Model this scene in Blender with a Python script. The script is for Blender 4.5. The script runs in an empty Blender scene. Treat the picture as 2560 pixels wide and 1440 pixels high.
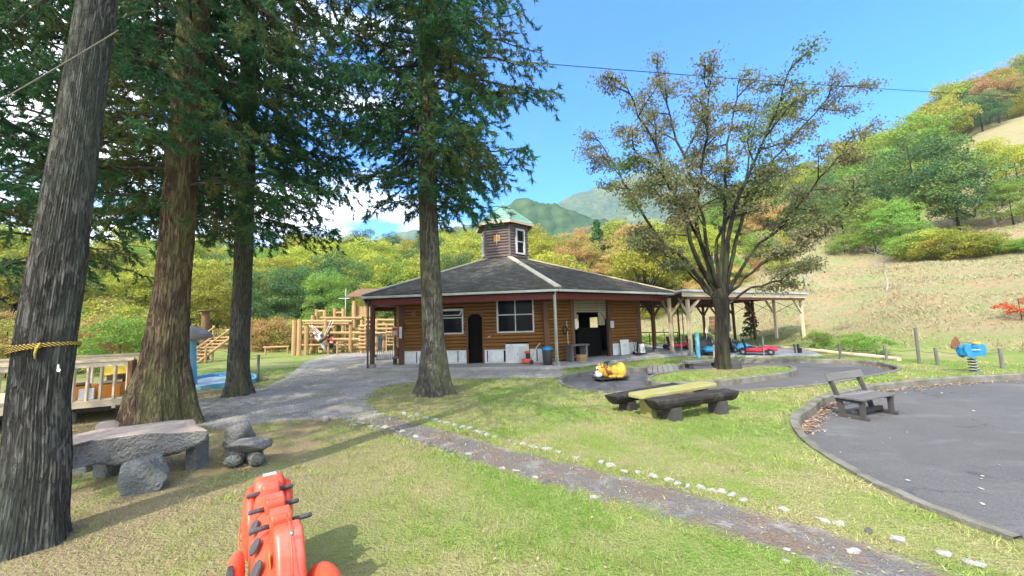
import bpy, bmesh, math, random
import numpy as np
from mathutils import Vector, Matrix, geometry
R = math.radians
SC = bpy.context.scene
COL = SC.collection
rng = np.random.default_rng(7)
random.seed(7)

# ------------------------------------------------------------------ camera
EYE, PITCH, ROLL, FPX = 1.6, R(5.55), R(1.6), 924.0
cr, sr, cp, sp = math.cos(ROLL), math.sin(ROLL), math.cos(PITCH), math.sin(PITCH)
FWD = Vector((0, cp, sp))
UP = Vector((sr, -sp * cr, cp * cr))
RIGHT = Vector((cr, sp * sr, -cp * sr))
cam_data = bpy.data.cameras.new('camera')
cam_data.lens = 36.0 * FPX / 2560
cam_data.sensor_width = 36
cam_data.clip_start = 0.05
cam_data.clip_end = 9000
cam = bpy.data.objects.new('camera', cam_data)
COL.objects.link(cam)
m = Matrix((RIGHT, UP, -FWD)).transposed().to_4x4()
m.translation = Vector((0, 0, EYE))
cam.matrix_world = m
SC.camera = cam

# ------------------------------------------------------------------ sky and sun
SUN_EL, SUN_AZ = R(46), R(-148)
GROVE = []        # azimuth from +Y towards +X: the sun stands behind the viewer's left shoulder
SKY_STRENGTH, SUN_STRENGTH, EXPOSURE = 0.15, 2.2, 1.66
HAZE = 0.00042
w = bpy.data.worlds.new('World')
SC.world = w
w.use_nodes = True
nt = w.node_tree
nt.nodes.clear()
wo = nt.nodes.new('ShaderNodeOutputWorld')
bg = nt.nodes.new('ShaderNodeBackground')
sky = nt.nodes.new('ShaderNodeTexSky')
sky.sky_type = 'NISHITA'
sky.sun_disc = False
sky.sun_elevation = SUN_EL
sky.sun_rotation = SUN_AZ
sky.air_density = 1.25
sky.dust_density = 0.3
sky.ozone_density = 3.0
bg.inputs['Strength'].default_value = SKY_STRENGTH
tc = nt.nodes.new('ShaderNodeTexCoord')
mp = nt.nodes.new('ShaderNodeMapping')
mp.inputs['Scale'].default_value = (1.0, 1.0, 3.2)
nz = nt.nodes.new('ShaderNodeTexNoise')
nz.inputs['Scale'].default_value = 2.6
nz.inputs['Detail'].default_value = 8
nz.inputs['Roughness'].default_value = 0.58
rmp = nt.nodes.new('ShaderNodeValToRGB')
rmp.color_ramp.elements[0].position = 0.47
rmp.color_ramp.elements[1].position = 0.62
sepd = nt.nodes.new('ShaderNodeSeparateXYZ')
lowr = nt.nodes.new('ShaderNodeMapRange')          # clouds gather low over the western (left) horizon
lowr.inputs['From Min'].default_value = 0.25
lowr.inputs['From Max'].default_value = 0.62
lowr.inputs['To Min'].default_value = 1.0
lowr.inputs['To Max'].default_value = 0.0
lef = nt.nodes.new('ShaderNodeMapRange')
lef.inputs['From Min'].default_value = -0.25
lef.inputs['From Max'].default_value = 0.10
lef.inputs['To Min'].default_value = 1.0
lef.inputs['To Max'].default_value = 0.0
mu1 = nt.nodes.new('ShaderNodeMath'); mu1.operation = 'MULTIPLY'
mu2 = nt.nodes.new('ShaderNodeMath'); mu2.operation = 'MULTIPLY'
mixc = nt.nodes.new('ShaderNodeMix'); mixc.data_type = 'RGBA'
mixc.inputs['B'].default_value = (8.5, 8.8, 9.3, 1)
L = nt.links.new
L(tc.outputs['Generated'], mp.inputs['Vector'])
L(mp.outputs['Vector'], nz.inputs['Vector'])
L(nz.outputs['Fac'], rmp.inputs['Fac'])
L(tc.outputs['Generated'], sepd.inputs['Vector'])
L(sepd.outputs['Z'], lowr.inputs['Value'])
L(sepd.outputs['X'], lef.inputs['Value'])
L(rmp.outputs['Color'], mu1.inputs[0]); L(lowr.outputs[0], mu1.inputs[1])
L(mu1.outputs[0], mu2.inputs[0]); L(lef.outputs[0], mu2.inputs[1])
dotn = nt.nodes.new('ShaderNodeVectorMath'); dotn.operation = 'DOT_PRODUCT'      # clear ahead and right; unseen clouds behind the viewer added to brighten shade
dotn.inputs[1].default_value = (.55, .62, .0)
clo = nt.nodes.new('ShaderNodeMapRange'); clo.inputs['From Min'].default_value = .45; clo.inputs['From Max'].default_value = -.25
L(tc.outputs['Generated'], dotn.inputs[0]); L(dotn.outputs['Value'], clo.inputs['Value'])
cn = nt.nodes.new('ShaderNodeMath'); cn.operation = 'MULTIPLY_ADD'; cn.inputs[1].default_value = .20; L(clo.outputs[0], cn.inputs[0]); L(nz.outputs['Fac'], cn.inputs[2])
cr2 = nt.nodes.new('ShaderNodeMapRange'); cr2.inputs['From Min'].default_value = .55; cr2.inputs['From Max'].default_value = .70; L(cn.outputs[0], cr2.inputs['Value'])
c3 = nt.nodes.new('ShaderNodeMath'); c3.operation = 'MULTIPLY'; L(cr2.outputs[0], c3.inputs[0])
c4 = nt.nodes.new('ShaderNodeMapRange'); c4.inputs['From Max'].default_value = .25; L(clo.outputs[0], c4.inputs['Value']); L(c4.outputs[0], c3.inputs[1])
mxx = nt.nodes.new('ShaderNodeMath'); mxx.operation = 'MAXIMUM'; L(mu2.outputs[0], mxx.inputs[0]); L(c3.outputs[0], mxx.inputs[1])
L(mxx.outputs[0], mixc.inputs['Factor'])
hs = nt.nodes.new('ShaderNodeHueSaturation')
hs.inputs['Saturation'].default_value = 1.75
L(sky.outputs[0], hs.inputs['Color'])
tint = nt.nodes.new('ShaderNodeMix'); tint.data_type = 'RGBA'; tint.blend_type = 'MULTIPLY'; tint.inputs['Factor'].default_value = 1
tint.inputs['B'].default_value = (.80, .78, 1.0, 1)
L(hs.outputs[0], tint.inputs['A'])
L(tint.outputs['Result'], mixc.inputs['A'])
L(mixc.outputs['Result'], bg.inputs['Color'])
L(bg.outputs[0], wo.inputs['Surface'])

sd = bpy.data.lights.new('sun', 'SUN')
sd.energy = SUN_STRENGTH
sd.angle = R(0.5)
sd.color = (1.0, 0.93, 0.80)
sun = bpy.data.objects.new('sun', sd)
COL.objects.link(sun)
sdir = Vector((math.sin(SUN_AZ) * math.cos(SUN_EL), math.cos(SUN_AZ) * math.cos(SUN_EL), math.sin(SUN_EL)))
sun.rotation_euler = sdir.to_track_quat('Z', 'Y').to_euler()

SC.view_settings.view_transform = 'Standard'
SC.view_settings.look = 'None'
SC.view_settings.gamma = 1
SC.view_settings.use_curve_mapping = False
SC.view_settings.exposure = EXPOSURE
SC.cycles.max_bounces = 6
SC.cycles.diffuse_bounces = 3
SC.cycles.transparent_max_bounces = 8
SC.cycles.use_denoising = True

# ------------------------------------------------------------------ survey helpers: image measurements of the site turned into metres
def ray(px, py):
    return (FWD * FPX + RIGHT * (px - 1280) + UP * (720 - py)).normalized()
def G(px, py, z=0.0):
    d = ray(px, py)
    t = (z - EYE) / d.z
    return Vector((d.x * t, d.y * t, z))
def P(px, py, Y):
    d = ray(px, py)
    t = Y / d.y
    return Vector((d.x * t, Y, EYE + d.z * t))

# ------------------------------------------------------------------ terrain
_cols = [
 (0,    [(16,0),(24,1),(45,6.5),(70,10),(120,14)]),
 (500,  [(24,0),(34,1.5),(55,8),(80,12),(130,15)]),
 (900,  [(28,0),(40,2),(60,9),(85,16),(130,19)]),
 (1250, [(30,0),(40,2),(60,9),(85,15.5),(140,19)]),
 (1600, [(28,0),(38,3),(60,10),(90,16),(140,20)]),
 (1800, [(26,0),(34,4),(50,11),(90,22),(140,31)]),
 (2040, [(19.5,0),(38,9.3),(50,12),(90,34),(150,52)]),
 (2300, [(14.0,0),(26.7,5.6),(32,7),(60,24),(110,50),(140,56)]),
 (2560, [(11.5,0),(23,5),(30,9),(55,28),(95,58),(130,66)]),
]
_az = []; _tab = []
for px, tb in _cols:
    a = math.atan2(px - 1280, FPX)
    _az.append(a)
    _tab.append(([0.0] + [y / math.cos(a) for y, z in tb], [0.0] + [z for y, z in tb]))
_az = np.array(_az)
def _wob(x, y, s, seed):
    return (np.sin(x * s + seed) * np.cos(y * s * 1.13 + seed * 2.1) + .5 * np.sin(x * s * 2.3 + y * s * 1.7 + seed * 3))
def terr(x, y):
    x = np.atleast_1d(np.asarray(x, float)); y = np.atleast_1d(np.asarray(y, float))
    r = np.hypot(x, y); a = np.arctan2(x, y)
    Z = np.stack([np.interp(r, rr, zz) for rr, zz in _tab])
    ac = np.clip(a, _az[0], _az[-1])
    i = np.clip(np.searchsorted(_az, ac) - 1, 0, len(_az) - 2)
    t = (ac - _az[i]) / (_az[i + 1] - _az[i]); t = t * t * (3 - 2 * t)
    n = np.arange(len(x))
    z = Z[i, n] * (1 - t) + Z[i + 1, n] * t
    fade = 1 - np.clip((np.abs(a) - R(95)) / R(45), 0, 1)
    z = z * fade
    z = z + np.clip(z / 3, 0, 1) * (_wob(x, y, .23, 1.0) * .35 + _wob(x, y, .7, 4.0) * .10)
    return z
def terr1(x, y): return float(terr(x, y)[0])
def hit(px, py, r0=8.0, r1=200.0):
    d = ray(px, py); t = r0
    ts = np.arange(r0, r1, .15)
    zz = EYE + d.z * ts - terr(d.x * ts, d.y * ts)
    k = np.argmax(zz < 0)
    if zz[k] >= 0: k = len(ts) - 1
    t = ts[k]
    return Vector((d.x * t, d.y * t, terr1(d.x * t, d.y * t)))

# ------------------------------------------------------------------ materials
class NT:
    def __init__(s, name):
        s.m = bpy.data.materials.new(name); s.m.use_nodes = True
        s.t = s.m.node_tree; s.n = s.t.nodes
        s.b = s.n['Principled BSDF']; s.out = s.n['Material Output']
    def new(s, typ, **kw):
        q = s.n.new(typ)
        for k, v in kw.items():
            if k.startswith('i_'):
                q.inputs[k[2:].replace('_', ' ')].default_value = v
            else: setattr(q, k, v)
        return q
    def link(s, a, b): s.t.links.new(a, b)
    def mix(s, f, a, b, blend='MIX'):
        q = s.n.new('ShaderNodeMix'); q.data_type = 'RGBA'; q.blend_type = blend
        for v, k in ((f, 'Factor'), (a, 'A'), (b, 'B')):
            if isinstance(v, (int, float)): q.inputs[k].default_value = v
            elif isinstance(v, tuple): q.inputs[k].default_value = (*v, 1)
            else: s.link(v, q.inputs[k])
        return q.outputs['Result']
    def noise(s, vec, scale, detail=4, rough=.55, lo=.35, hi=.65, dist=0):
        q = s.new('ShaderNodeTexNoise'); q.inputs['Scale'].default_value = scale; q.inputs['Detail'].default_value = detail
        q.inputs['Roughness'].default_value = rough; q.inputs['Distortion'].default_value = dist
        if vec is not None: s.link(vec, q.inputs['Vector'])
        return s.rng(q.outputs['Fac'], lo, hi)
    def rng(s, v, lo, hi, a=0, b=1):
        q = s.new('ShaderNodeMapRange')
        q.inputs['From Min'].default_value = lo; q.inputs['From Max'].default_value = hi
        q.inputs['To Min'].default_value = a; q.inputs['To Max'].default_value = b
        s.link(v, q.inputs['Value']); return q.outputs[0]
    def math(s, op, a, b=None):
        q = s.n.new('ShaderNodeMath'); q.operation = op
        for i, v in enumerate((a, b)):
            if v is None: continue
            if isinstance(v, (int, float)): q.inputs[i].default_value = v
            else: s.link(v, q.inputs[i])
        return q.outputs[0]
    def pos(s, scale=(1, 1, 1), obj=False):
        if obj: o = s.new('ShaderNodeTexCoord').outputs['Object']
        else: o = s.new('ShaderNodeNewGeometry').outputs['Position']
        q = s.new('ShaderNodeMapping'); q.inputs['Scale'].default_value = scale
        s.link(o, q.inputs['Vector']); return q.outputs[0]
    def attr(s, name):
        q = s.new('ShaderNodeAttribute'); q.attribute_name = name; return q.outputs['Fac']
    def bump(s, h, strength, dist=.02):
        q = s.new('ShaderNodeBump'); q.inputs['Strength'].default_value = strength; q.inputs['Distance'].default_value = dist
        s.link(h, q.inputs['Height']); s.link(q.outputs[0], s.b.inputs['Normal']); return q
    def rough(s, v): s.b.inputs['Roughness'].default_value = v

def simple(name, c1, c2=None, scale=6, rough=.7, bump=.15, stretch=(1, 1, 1), obj=True, spec=.4, metal=0, fine=60, dirt=None, bd=.01):
    n = NT(name); v = n.pos(stretch, obj)
    c2 = c2 or tuple(x * .75 for x in c1)
    col = n.mix(n.noise(v, scale, 5), c1, c2)
    f = n.noise(v, fine, 3, .6, .3, .7)
    col = n.mix(n.math('MULTIPLY', f, .35), col, tuple(x * .55 for x in c1))
    if dirt:
        col = n.mix(n.math('MULTIPLY', n.noise(n.pos((1, 1, 1), False), 3.1, 6, .65, .48, .72), .7), col, dirt)
    n.link(col, n.b.inputs['Base Color']); n.rough(rough)
    n.b.inputs['Specular IOR Level'].default_value = spec; n.b.inputs['Metallic'].default_value = metal
    if bump: n.bump(n.math('ADD', n.noise(v, scale * 3, 4), f), bump, bd)
    return n.m

def wood(name, c1, c2, axis=0, rough=.8, bump=.35, wear=None):
    st = [14, 14, 14]; st[axis] = 1.1
    n = NT(name); v = n.pos(tuple(st), True)
    a = n.noise(v, 1.2, 5, .6, .3, .7, .6); b = n.noise(v, 4.5, 3, .6, .3, .7)
    col = n.mix(a, c1, c2)
    col = n.mix(n.math('MULTIPLY', b, .4), col, tuple(x * .45 for x in c1))
    oi = n.new('ShaderNodeObjectInfo')
    col = n.mix(n.math('MULTIPLY', oi.outputs['Random'], .6), col, tuple(x * .55 for x in c2))
    if wear: col = n.mix(n.noise(n.pos(), 5, 6, .7, .5, .7), col, wear)
    n.link(col, n.b.inputs['Base Color']); n.rough(rough); n.b.inputs['Specular IOR Level'].default_value = .25
    n.bump(n.math('ADD', a, b), bump, .01)
    return n.m

def bark(name, c1, c2, c3, moss=None, cells=16.0, bd=.03):
    n = NT(name)
    v = n.pos((cells, cells, cells * .17), True)
    q = n.new('ShaderNodeTexNoise'); q.inputs['Scale'].default_value = 1.0; q.inputs['Detail'].default_value = 5; q.inputs['Roughness'].default_value = .62; q.inputs['Distortion'].default_value = .9
    n.link(v, q.inputs['Vector'])
    furrow = n.rng(q.outputs['Fac'], .42, .55)
    fine = n.noise(n.pos((cells * 3.2, cells * 3.2, 3.5), True), 1.0, 4, .6, .3, .7)
    pt = n.noise(n.pos((1, 1, .5), True), 2.2, 4, .6, .4, .62)
    col = n.mix(furrow, c3, n.mix(pt, c1, c2))
    col = n.mix(n.math('MULTIPLY', fine, .5), col, tuple(x * .55 for x in c1))
    if moss:
        mz = n.noise(n.pos((1.4, 1.4, .35), True), 2.0, 5, .6, .46, .62)
        col = n.mix(n.math('MULTIPLY', mz, .75), col, moss)
    n.link(col, n.b.inputs['Base Color']); n.rough(.92); n.b.inputs['Specular IOR Level'].default_value = .15
    n.bump(n.math('ADD', furrow, n.math('MULTIPLY', fine, .35)), 1.0, bd)
    return n.m

def leafmat(name, c1, c2, c3=None, trans=.3, rand=.35, scale=.5):
    n = NT(name)
    v = n.attr('v'); oi = n.new('ShaderNodeObjectInfo')
    col = n.mix(v, c1, c2)
    if c3: col = n.mix(n.noise(n.pos(), scale, 4, .6, .5, .66), col, c3)
    hsv = n.new('ShaderNodeHueSaturation')
    n.link(n.rng(oi.outputs['Random'], 0, 1, .5 - .035 * rand * 3, .5 + .02 * rand * 3), hsv.inputs['Hue'])
    n.link(n.rng(oi.outputs['Random'], 0, 1, 1 - rand, 1 + rand), hsv.inputs['Value'])
    n.link(col, hsv.inputs['Color'])
    n.link(hsv.outputs[0], n.b.inputs['Base Color'])
    n.rough(.6); n.b.inputs['Specular IOR Level'].default_value = .25
    tr = n.new('ShaderNodeBsdfTranslucent'); n.link(hsv.outputs[0], tr.inputs['Color'])
    mx = n.new('ShaderNodeMixShader'); mx.inputs[0].default_value = trans
    n.link(n.b.outputs[0], mx.inputs[1]); n.link(tr.outputs[0], mx.inputs[2]); n.link(mx.outputs[0], n.out.inputs['Surface'])
    return n.m

# ---- ground shader: straw, green patches, gravel and dirt laid by where they lie
GREEN, GREEN2, STRAW, TAN = (.130, .250, .030), (.215, .285, .058), (.320, .300, .130), (.30, .235, .130)
def lawn_colour(n):
    p = n.pos((1, 1, 0))
    big = n.noise(p, .42, 4, .6, .44, .58)
    mid = n.noise(p, 1.5, 5, .66, .40, .58)
    fine = n.noise(n.pos((1, .55, 1)), 9, 5, .7, .35, .65)
    base = n.mix(mid, GREEN2, STRAW)
    base = n.mix(n.math('MULTIPLY', big, .85), base, GREEN)
    base = n.mix(n.math('MULTIPLY', fine, .45), base, STRAW)
    thin = n.math('MULTIPLY', n.attr('thin'), n.noise(p, 1.3, 6, .72, .34, .50))
    base = n.mix(thin, base, TAN)
    return base, fine, p
def ground_material():
    n = NT('ground_cover')
    base, fine, p = lawn_colour(n)
    hill = n.attr('hill')
    hc = n.mix(n.noise(p, .45, 5, .6, .38, .62), (.28, .245, .135), (.205, .245, .09))
    hc = n.mix(n.math('MULTIPLY', n.noise(p, .55, 6, .7, .46, .62), .75), hc, (.33, .225, .12))
    hc = n.mix(n.math('MULTIPLY', n.noise(p, 2.3, 6, .7, .50, .66), .7), hc, (.24, .16, .085))
    hc = n.mix(n.math('MULTIPLY', n.noise(n.pos(), 6, 5, .7, .45, .7), .5), hc, (.42, .35, .22))
    base = n.mix(hill, base, hc)
    g = n.attr('gravel'); d = n.attr('dirt')
    gv = n.new('ShaderNodeTexVoronoi'); gv.inputs['Scale'].default_value = 26; n.link(n.pos(), gv.inputs['Vector'])
    gcol = n.mix(n.rng(gv.outputs['Color'], 0, 1), (.28, .255, .22), (.48, .44, .38))
    gcol = n.mix(n.noise(p, 1.1, 5, .6, .4, .65), gcol, (.245, .225, .195))
    gcol = n.mix(n.math('MULTIPLY', n.noise(p, .9, 4, .6, .52, .66), .75), gcol, (.25, .235, .11))
    gm = n.rng(n.math('ADD', g, n.math('MULTIPLY', n.noise(p, 4.5, 5, .7, .2, .8), .55)), .72, .92)
    base = n.mix(gm, base, gcol)
    dcol = n.mix(n.noise(p, 2.3, 6, .65, .40, .60), (.195, .145, .115), (.165, .155, .145))
    dcol = n.mix(n.math('MULTIPLY', n.noise(p, 3.2, 6, .7, .52, .70), .7), dcol, (.38, .37, .36))
    dcol = n.mix(n.math('MULTIPLY', n.noise(p, 26, 4, .7, .55, .75), .4), dcol, (.12, .085, .065))
    dm = n.rng(n.math('ADD', d, n.math('MULTIPLY', n.noise(p, 3.4, 6, .72, .2, .8), .9)), .80, 1.15)
    base = n.mix(dm, base, dcol)
    n.link(base, n.b.inputs['Base Color']); n.rough(.95); n.b.inputs['Specular IOR Level'].default_value = .1
    hgt = n.math('ADD', fine, n.math('MULTIPLY', n.noise(n.pos(), 42, 3, .6, .3, .7), .8))
    hgt = n.math('MULTIPLY', hgt, n.math('SUBTRACT', 1.0, n.math('MULTIPLY', n.math('MAXIMUM', dm, gm), .45)))
    n.bump(hgt, .9, .025)
    return n.m
M = {}
M['ground'] = ground_material()
def blade_material():
    n = NT('grass_blade')
    base, fine, p = lawn_colour(n)
    hv = n.new('ShaderNodeHueSaturation'); n.link(n.rng(n.attr('v'), 0, 1, .62, 1.6), hv.inputs['Value']); n.link(base, hv.inputs['Color'])
    n.link(hv.outputs[0], n.b.inputs['Base Color']); n.rough(.7); n.b.inputs['Specular IOR Level'].default_value = .2
    return n.m
M['blade'] = blade_material()
def asphalt():
    n = NT('asphalt'); p = n.pos()
    c = n.mix(n.noise(p, .7, 5, .6, .35, .65), (.080, .077, .076), (.115, .110, .106))
    c = n.mix(n.math('MULTIPLY', n.noise(n.pos((.5, 1.6, 1)), .9, 6, .65, .52, .72), .6), c, (.24, .22, .19))
    vv = n.new('ShaderNodeTexVoronoi'); vv.inputs['Scale'].default_value = 120; n.link(p, vv.inputs['Vector'])
    c = n.mix(n.math('MULTIPLY', n.rng(vv.outputs['Color'], .3, 1), .5), c, (.21, .205, .20))
    cv = n.new('ShaderNodeTexVoronoi'); cv.feature = 'DISTANCE_TO_EDGE'; cv.inputs['Scale'].default_value = .42
    dv = n.new('ShaderNodeVectorMath'); dv.operation = 'ADD'; nn_ = n.new('ShaderNodeTexNoise'); nn_.inputs['Scale'].default_value = 2.2; nn_.inputs['Detail'].default_value = 6; n.link(p, nn_.inputs['Vector']); n.link(p, dv.inputs[0]); n.link(nn_.outputs['Color'], dv.inputs[1]); n.link(dv.outputs[0], cv.inputs['Vector'])
    crk = n.math('MULTIPLY', n.rng(cv.outputs['Distance'], .0, .012, 1, 0), n.noise(p, .8, 3, .6, .52, .60))
    c = n.mix(n.math('MULTIPLY', n.noise(p, .35, 5, .62, .52, .56), .35), c, (.075, .072, .070))
    c = n.mix(n.math('MULTIPLY', crk, .6), c, (.03, .03, .03))
    n.link(c, n.b.inputs['Base Color']); n.rough(.85); n.b.inputs['Specular IOR Level'].default_value = .3
    n.bump(n.math('ADD', vv.outputs['Distance'], n.noise(p, 70, 2)), .5, .006); return n.m
M['asphalt'] = asphalt()
M['kerb'] = simple('weathered_kerb_concrete', (.25, .235, .20), (.15, .14, .10), 4, .9, .5, (1, 1, 1), False, .2, dirt=(.085, .09, .045))
M['concrete'] = simple('porch_concrete', (.42, .41, .38), (.33, .32, .30), 1.3, .85, .2, (1, 1, 1), False, .3, dirt=(.24, .22, .19))
M['siding'] = wood('orange_brown_siding', (.33, .155, .040), (.225, .098, .026), 0, .6, .3)
M['post_wood'] = wood('brown_post', (.24, .125, .065), (.15, .075, .045), 2)
M['grey_siding'] = wood('weathered_siding', (.27, .215, .195), (.18, .145, .135), 0, .85, .4)
M['maroon'] = simple('maroon_fascia_paint', (.20, .032, .028), (.15, .022, .022), 3, .5, .1)
M['soffit'] = wood('soffit_boards', (.30, .17, .09), (.20, .11, .06), 0)
M['gutter'] = simple('pale_gutter', (.62, .64, .60), (.52, .53, .47), 3, .4, .05, dirt=(.35, .36, .27))
M['pipe'] = simple('pale_green_downpipe', (.55, .60, .50), (.42, .46, .35), 3, .5, .05, dirt=(.24, .27, .17))
M['roofing'] = simple('asphalt_shingles', (.070, .067, .058), (.105, .100, .084), 1.2, 1, .6, (1, 1, 1), False, 0, fine=45, dirt=(.20, .18, .13))
M['hip'] = simple('cream_hip_cap', (.66, .57, .38), (.50, .44, .30), 3, .6, .1)
M['verdigris'] = simple('green_metal_roof', (.22, .40, .30), (.17, .33, .25), 2, .5, .05, metal=.1)
M['white'] = simple('white_paint', (.72, .73, .70), (.60, .62, .60), 4, .5, .05, dirt=(.46, .45, .40))
M['dado'] = simple('pale_dado_board', (.82, .85, .82), (.76, .79, .76), 2.5, .6, .08, dirt=(.40, .40, .34))
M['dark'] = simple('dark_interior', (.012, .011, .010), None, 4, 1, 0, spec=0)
M['cream_wall'] = simple('beige_siding', (.42, .36, .25), (.34, .29, .20), 4, .8, .2)
M['cream'] = wood('cream_painted_timber', (.80, .68, .47), (.68, .54, .35), 2, .7, .2)
M['shed_dark'] = wood('red_brown_timber', (.24, .11, .07), (.15, .07, .045), 2)
M['metal_blue'] = simple('blue_grey_metal_edge', (.62, .68, .74), (.55, .60, .66), 2, .35, .05, metal=.3)
M['deck'] = wood('pale_new_timber', (.78, .67, .48), (.64, .53, .36), 0, .75, .2)
M['brown_wood'] = wood('brown_flat_board', (.34, .16, .07), (.24, .11, .05), 0)
M['log'] = wood('warm_peeled_log', (.66, .43, .20), (.50, .31, .14), 0, .75, .2)
M['greywood'] = wood('grey_bench_timber', (.27, .26, .25), (.14, .135, .13), 0, .85, .4)
M['blacklog'] = wood('charred_log', (.060, .050, .045), (.028, .024, .024), 0, .85, .5, wear=(.09, .08, .06))
M['yellow_wood'] = simple('chipped_yellow_paint', (.36, .33, .10), (.31, .29, .10), 9, .8, .4, (1, 1, 1), True, .2, dirt=(.34, .34, .24))
M['stone'] = simple('grey_slab_stone', (.30, .292, .272), (.20, .195, .185), 2.4, .9, .9, (1, 1, 1), True, .2, fine=38, bd=.03)
M['stone_top'] = simple('pinkish_stone_top', (.40, .315, .26), (.34, .29, .255), 2.0, .9, .5, (1, 1, 1), True, .2, fine=30)
M['stone_green'] = simple('mossy_grey_rock', (.27, .28, .26), (.17, .18, .175), 2.6, .9, .9, (1, 1, 1), True, .2, fine=35, dirt=(.16, .17, .10), bd=.03)
M['pale_stone'] = simple('pale_river_stone', (.40, .39, .345), (.28, .275, .25), 5, .85, .4, (1, 1, 1), True, .25, dirt=(.30, .28, .20))
M['dark_stone'] = simple('dark_river_stone', (.13, .12, .11), (.08, .08, .075), 5, .85, .5)
M['red_plastic'] = simple('glossy_red_plastic', (.86, .085, .035), (.78, .095, .045), 5, .36, .03, spec=.5, fine=90, dirt=(.74, .22, .16))
M['yellow_plastic'] = simple('yellow_plastic', (.80, .46, .04), (.74, .42, .04), 2, .35, 0, spec=.5, fine=9)
M['white_plastic'] = simple('white_plastic', (.70, .72, .72), None, 2, .4, 0, fine=9)
M['brown_plastic'] = simple('red_brown_plastic', (.36, .10, .04), None, 3, .5, 0)
M['blue_plastic'] = simple('blue_plastic', (.02, .22, .50), (.03, .28, .55), 3, .4, 0, spec=.5, fine=9)
M['sky_plastic'] = simple('sky_blue_paint', (.10, .47, .66), (.16, .52, .66), 2, .5, .05, dirt=(.45, .55, .55))
M['black'] = simple('black_rubber', (.018, .018, .020), (.03, .03, .03), 5, .6, .1)
M['grip'] = simple('dark_grey_grip', (.055, .058, .062), (.09, .09, .095), 9, .65, .4)
M['steel'] = simple('bare_steel', (.45, .45, .45), (.30, .30, .30), 5, .4, .1, metal=.7)
M['paper'] = simple('white_notice', (.75, .77, .77), (.68, .70, .72), 8, .7, 0)
M['orange_plastic'] = simple('orange_crate_plastic', (.82, .30, .02), (.76, .26, .02), 3, .45, 0)
M['yellow_panel'] = simple('yellow_board', (.82, .62, .05), None, 3, .5, 0)
M['rope_yellow'] = simple('yellow_rope', (.60, .44, .06), (.40, .30, .05), 20, .8, .3)
def rope_stripe():
    n = NT('striped_rope'); tcn = n.new('ShaderNodeTexCoord'); gr = n.new('ShaderNodeTexGradient'); gr.gradient_type = 'RADIAL'; n.link(tcn.outputs['Object'], gr.inputs['Vector'])
    sp_ = n.new('ShaderNodeSeparateXYZ'); n.link(tcn.outputs['Object'], sp_.inputs[0])
    f = n.math('FRACT', n.math('ADD', n.math('MULTIPLY', gr.outputs['Fac'], 46), n.math('MULTIPLY', sp_.outputs['Z'], 55)))
    c = n.mix(n.math('GREATER_THAN', f, .52), (.62, .44, .06), (.025, .022, .02)); n.link(c, n.b.inputs['Base Color']); n.rough(.8); return n.m
M['rope_stripe'] = rope_stripe()
M['rope_black'] = simple('black_rope', (.03, .03, .03), None, 20, .8, .3)
M['rope_grey'] = simple('grey_rope', (.22, .20, .16), None, 20, .8, .3)
M['cap_grey'] = simple('grey_cement_cap', (.40, .37, .33), (.30, .28, .25), 5, .9, .4, dirt=(.22, .21, .17))
M['basin_floor'] = simple('blue_grey_basin_floor', (.30, .42, .48), (.25, .35, .40), 2, .6, .1, dirt=(.22, .25, .22))
M['glass'] = simple('dark_window_glass', (.012, .014, .016), None, 2, .12, 0, spec=.10, fine=5)
M['skin'] = simple('skin', (.55, .34, .24), None, 4, .6, 0)
M['hair'] = simple('black_hair', (.02, .017, .015), None, 20, .6, .2)
M['cloth_white'] = simple('white_cloth', (.75, .74, .72), None, 8, .9, .2)
M['cloth_red'] = simple('red_cloth', (.55, .05, .06), None, 8, .9, .2)
M['cloth_dark'] = simple('dark_cloth', (.03, .035, .05), None, 8, .9, .2)
M['orange_paint'] = simple('orange_emblem_paint', (.72, .33, .06), None, 8, .6, 0)
M['bark_cedar'] = bark('cedar_bark', (.175, .175, .155), (.215, .20, .175), (.055, .050, .045), (.135, .150, .115), 30)
M['bark_red'] = bark('mossy_red_cedar_bark', (.245, .165, .105), (.21, .185, .10), (.060, .038, .028), (.215, .215, .085), 24)
M['bark_mid'] = bark('green_tinged_cedar_bark', (.185, .175, .145), (.165, .165, .115), (.060, .052, .042), (.165, .17, .085), 26)
M['bark_dark'] = bark('dark_mottled_bark', (.034, .029, .024), (.052, .046, .032), (.014, .012, .011), (.065, .07, .034), 10, .015)  # dark bark, lowered further so backlit shade sits in the colour
M['twig'] = simple('dark_twig', (.055, .045, .038), (.08, .065, .05), 6, .9, .2)
M['pale_twig'] = simple('pale_bare_twig', (.46, .42, .36), (.36, .32, .27), 6, .9, .1)
M['cedar_leaf'] = leafmat('cedar_foliage', (.028, .100, .042), (.070, .195, .070), (.16, .17, .04), .38, .12, .55)
M['leaf_yg'] = leafmat('yellow_green_foliage', (.30, .34, .035), (.46, .46, .07), (.18, .28, .04), .35, .2, .15)
M['leaf_g'] = leafmat('fresh_green_foliage', (.13, .27, .04), (.26, .40, .07), (.32, .38, .06), .3, .15, .2)
M['leaf_dk'] = leafmat('dark_green_foliage', (.045, .12, .045), (.12, .22, .06), (.18, .24, .05), .25, .15, .2)
M['leaf_or'] = leafmat('autumn_foliage', (.42, .25, .085), (.54, .38, .14), (.36, .34, .08), .3, .15, .25)
M['leaf_pk'] = leafmat('pinkish_bare_twigs', (.48, .27, .15), (.55, .38, .22), None, .3, .2)
M['leaf_bronze'] = leafmat('bronze_leaves', (.13, .185, .055), (.27, .215, .12), (.14, .22, .055), .35, .1, .45)
M['leaf_red'] = leafmat('red_maple_leaves', (.55, .09, .03), (.60, .18, .05), None, .3, .1)
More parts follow.
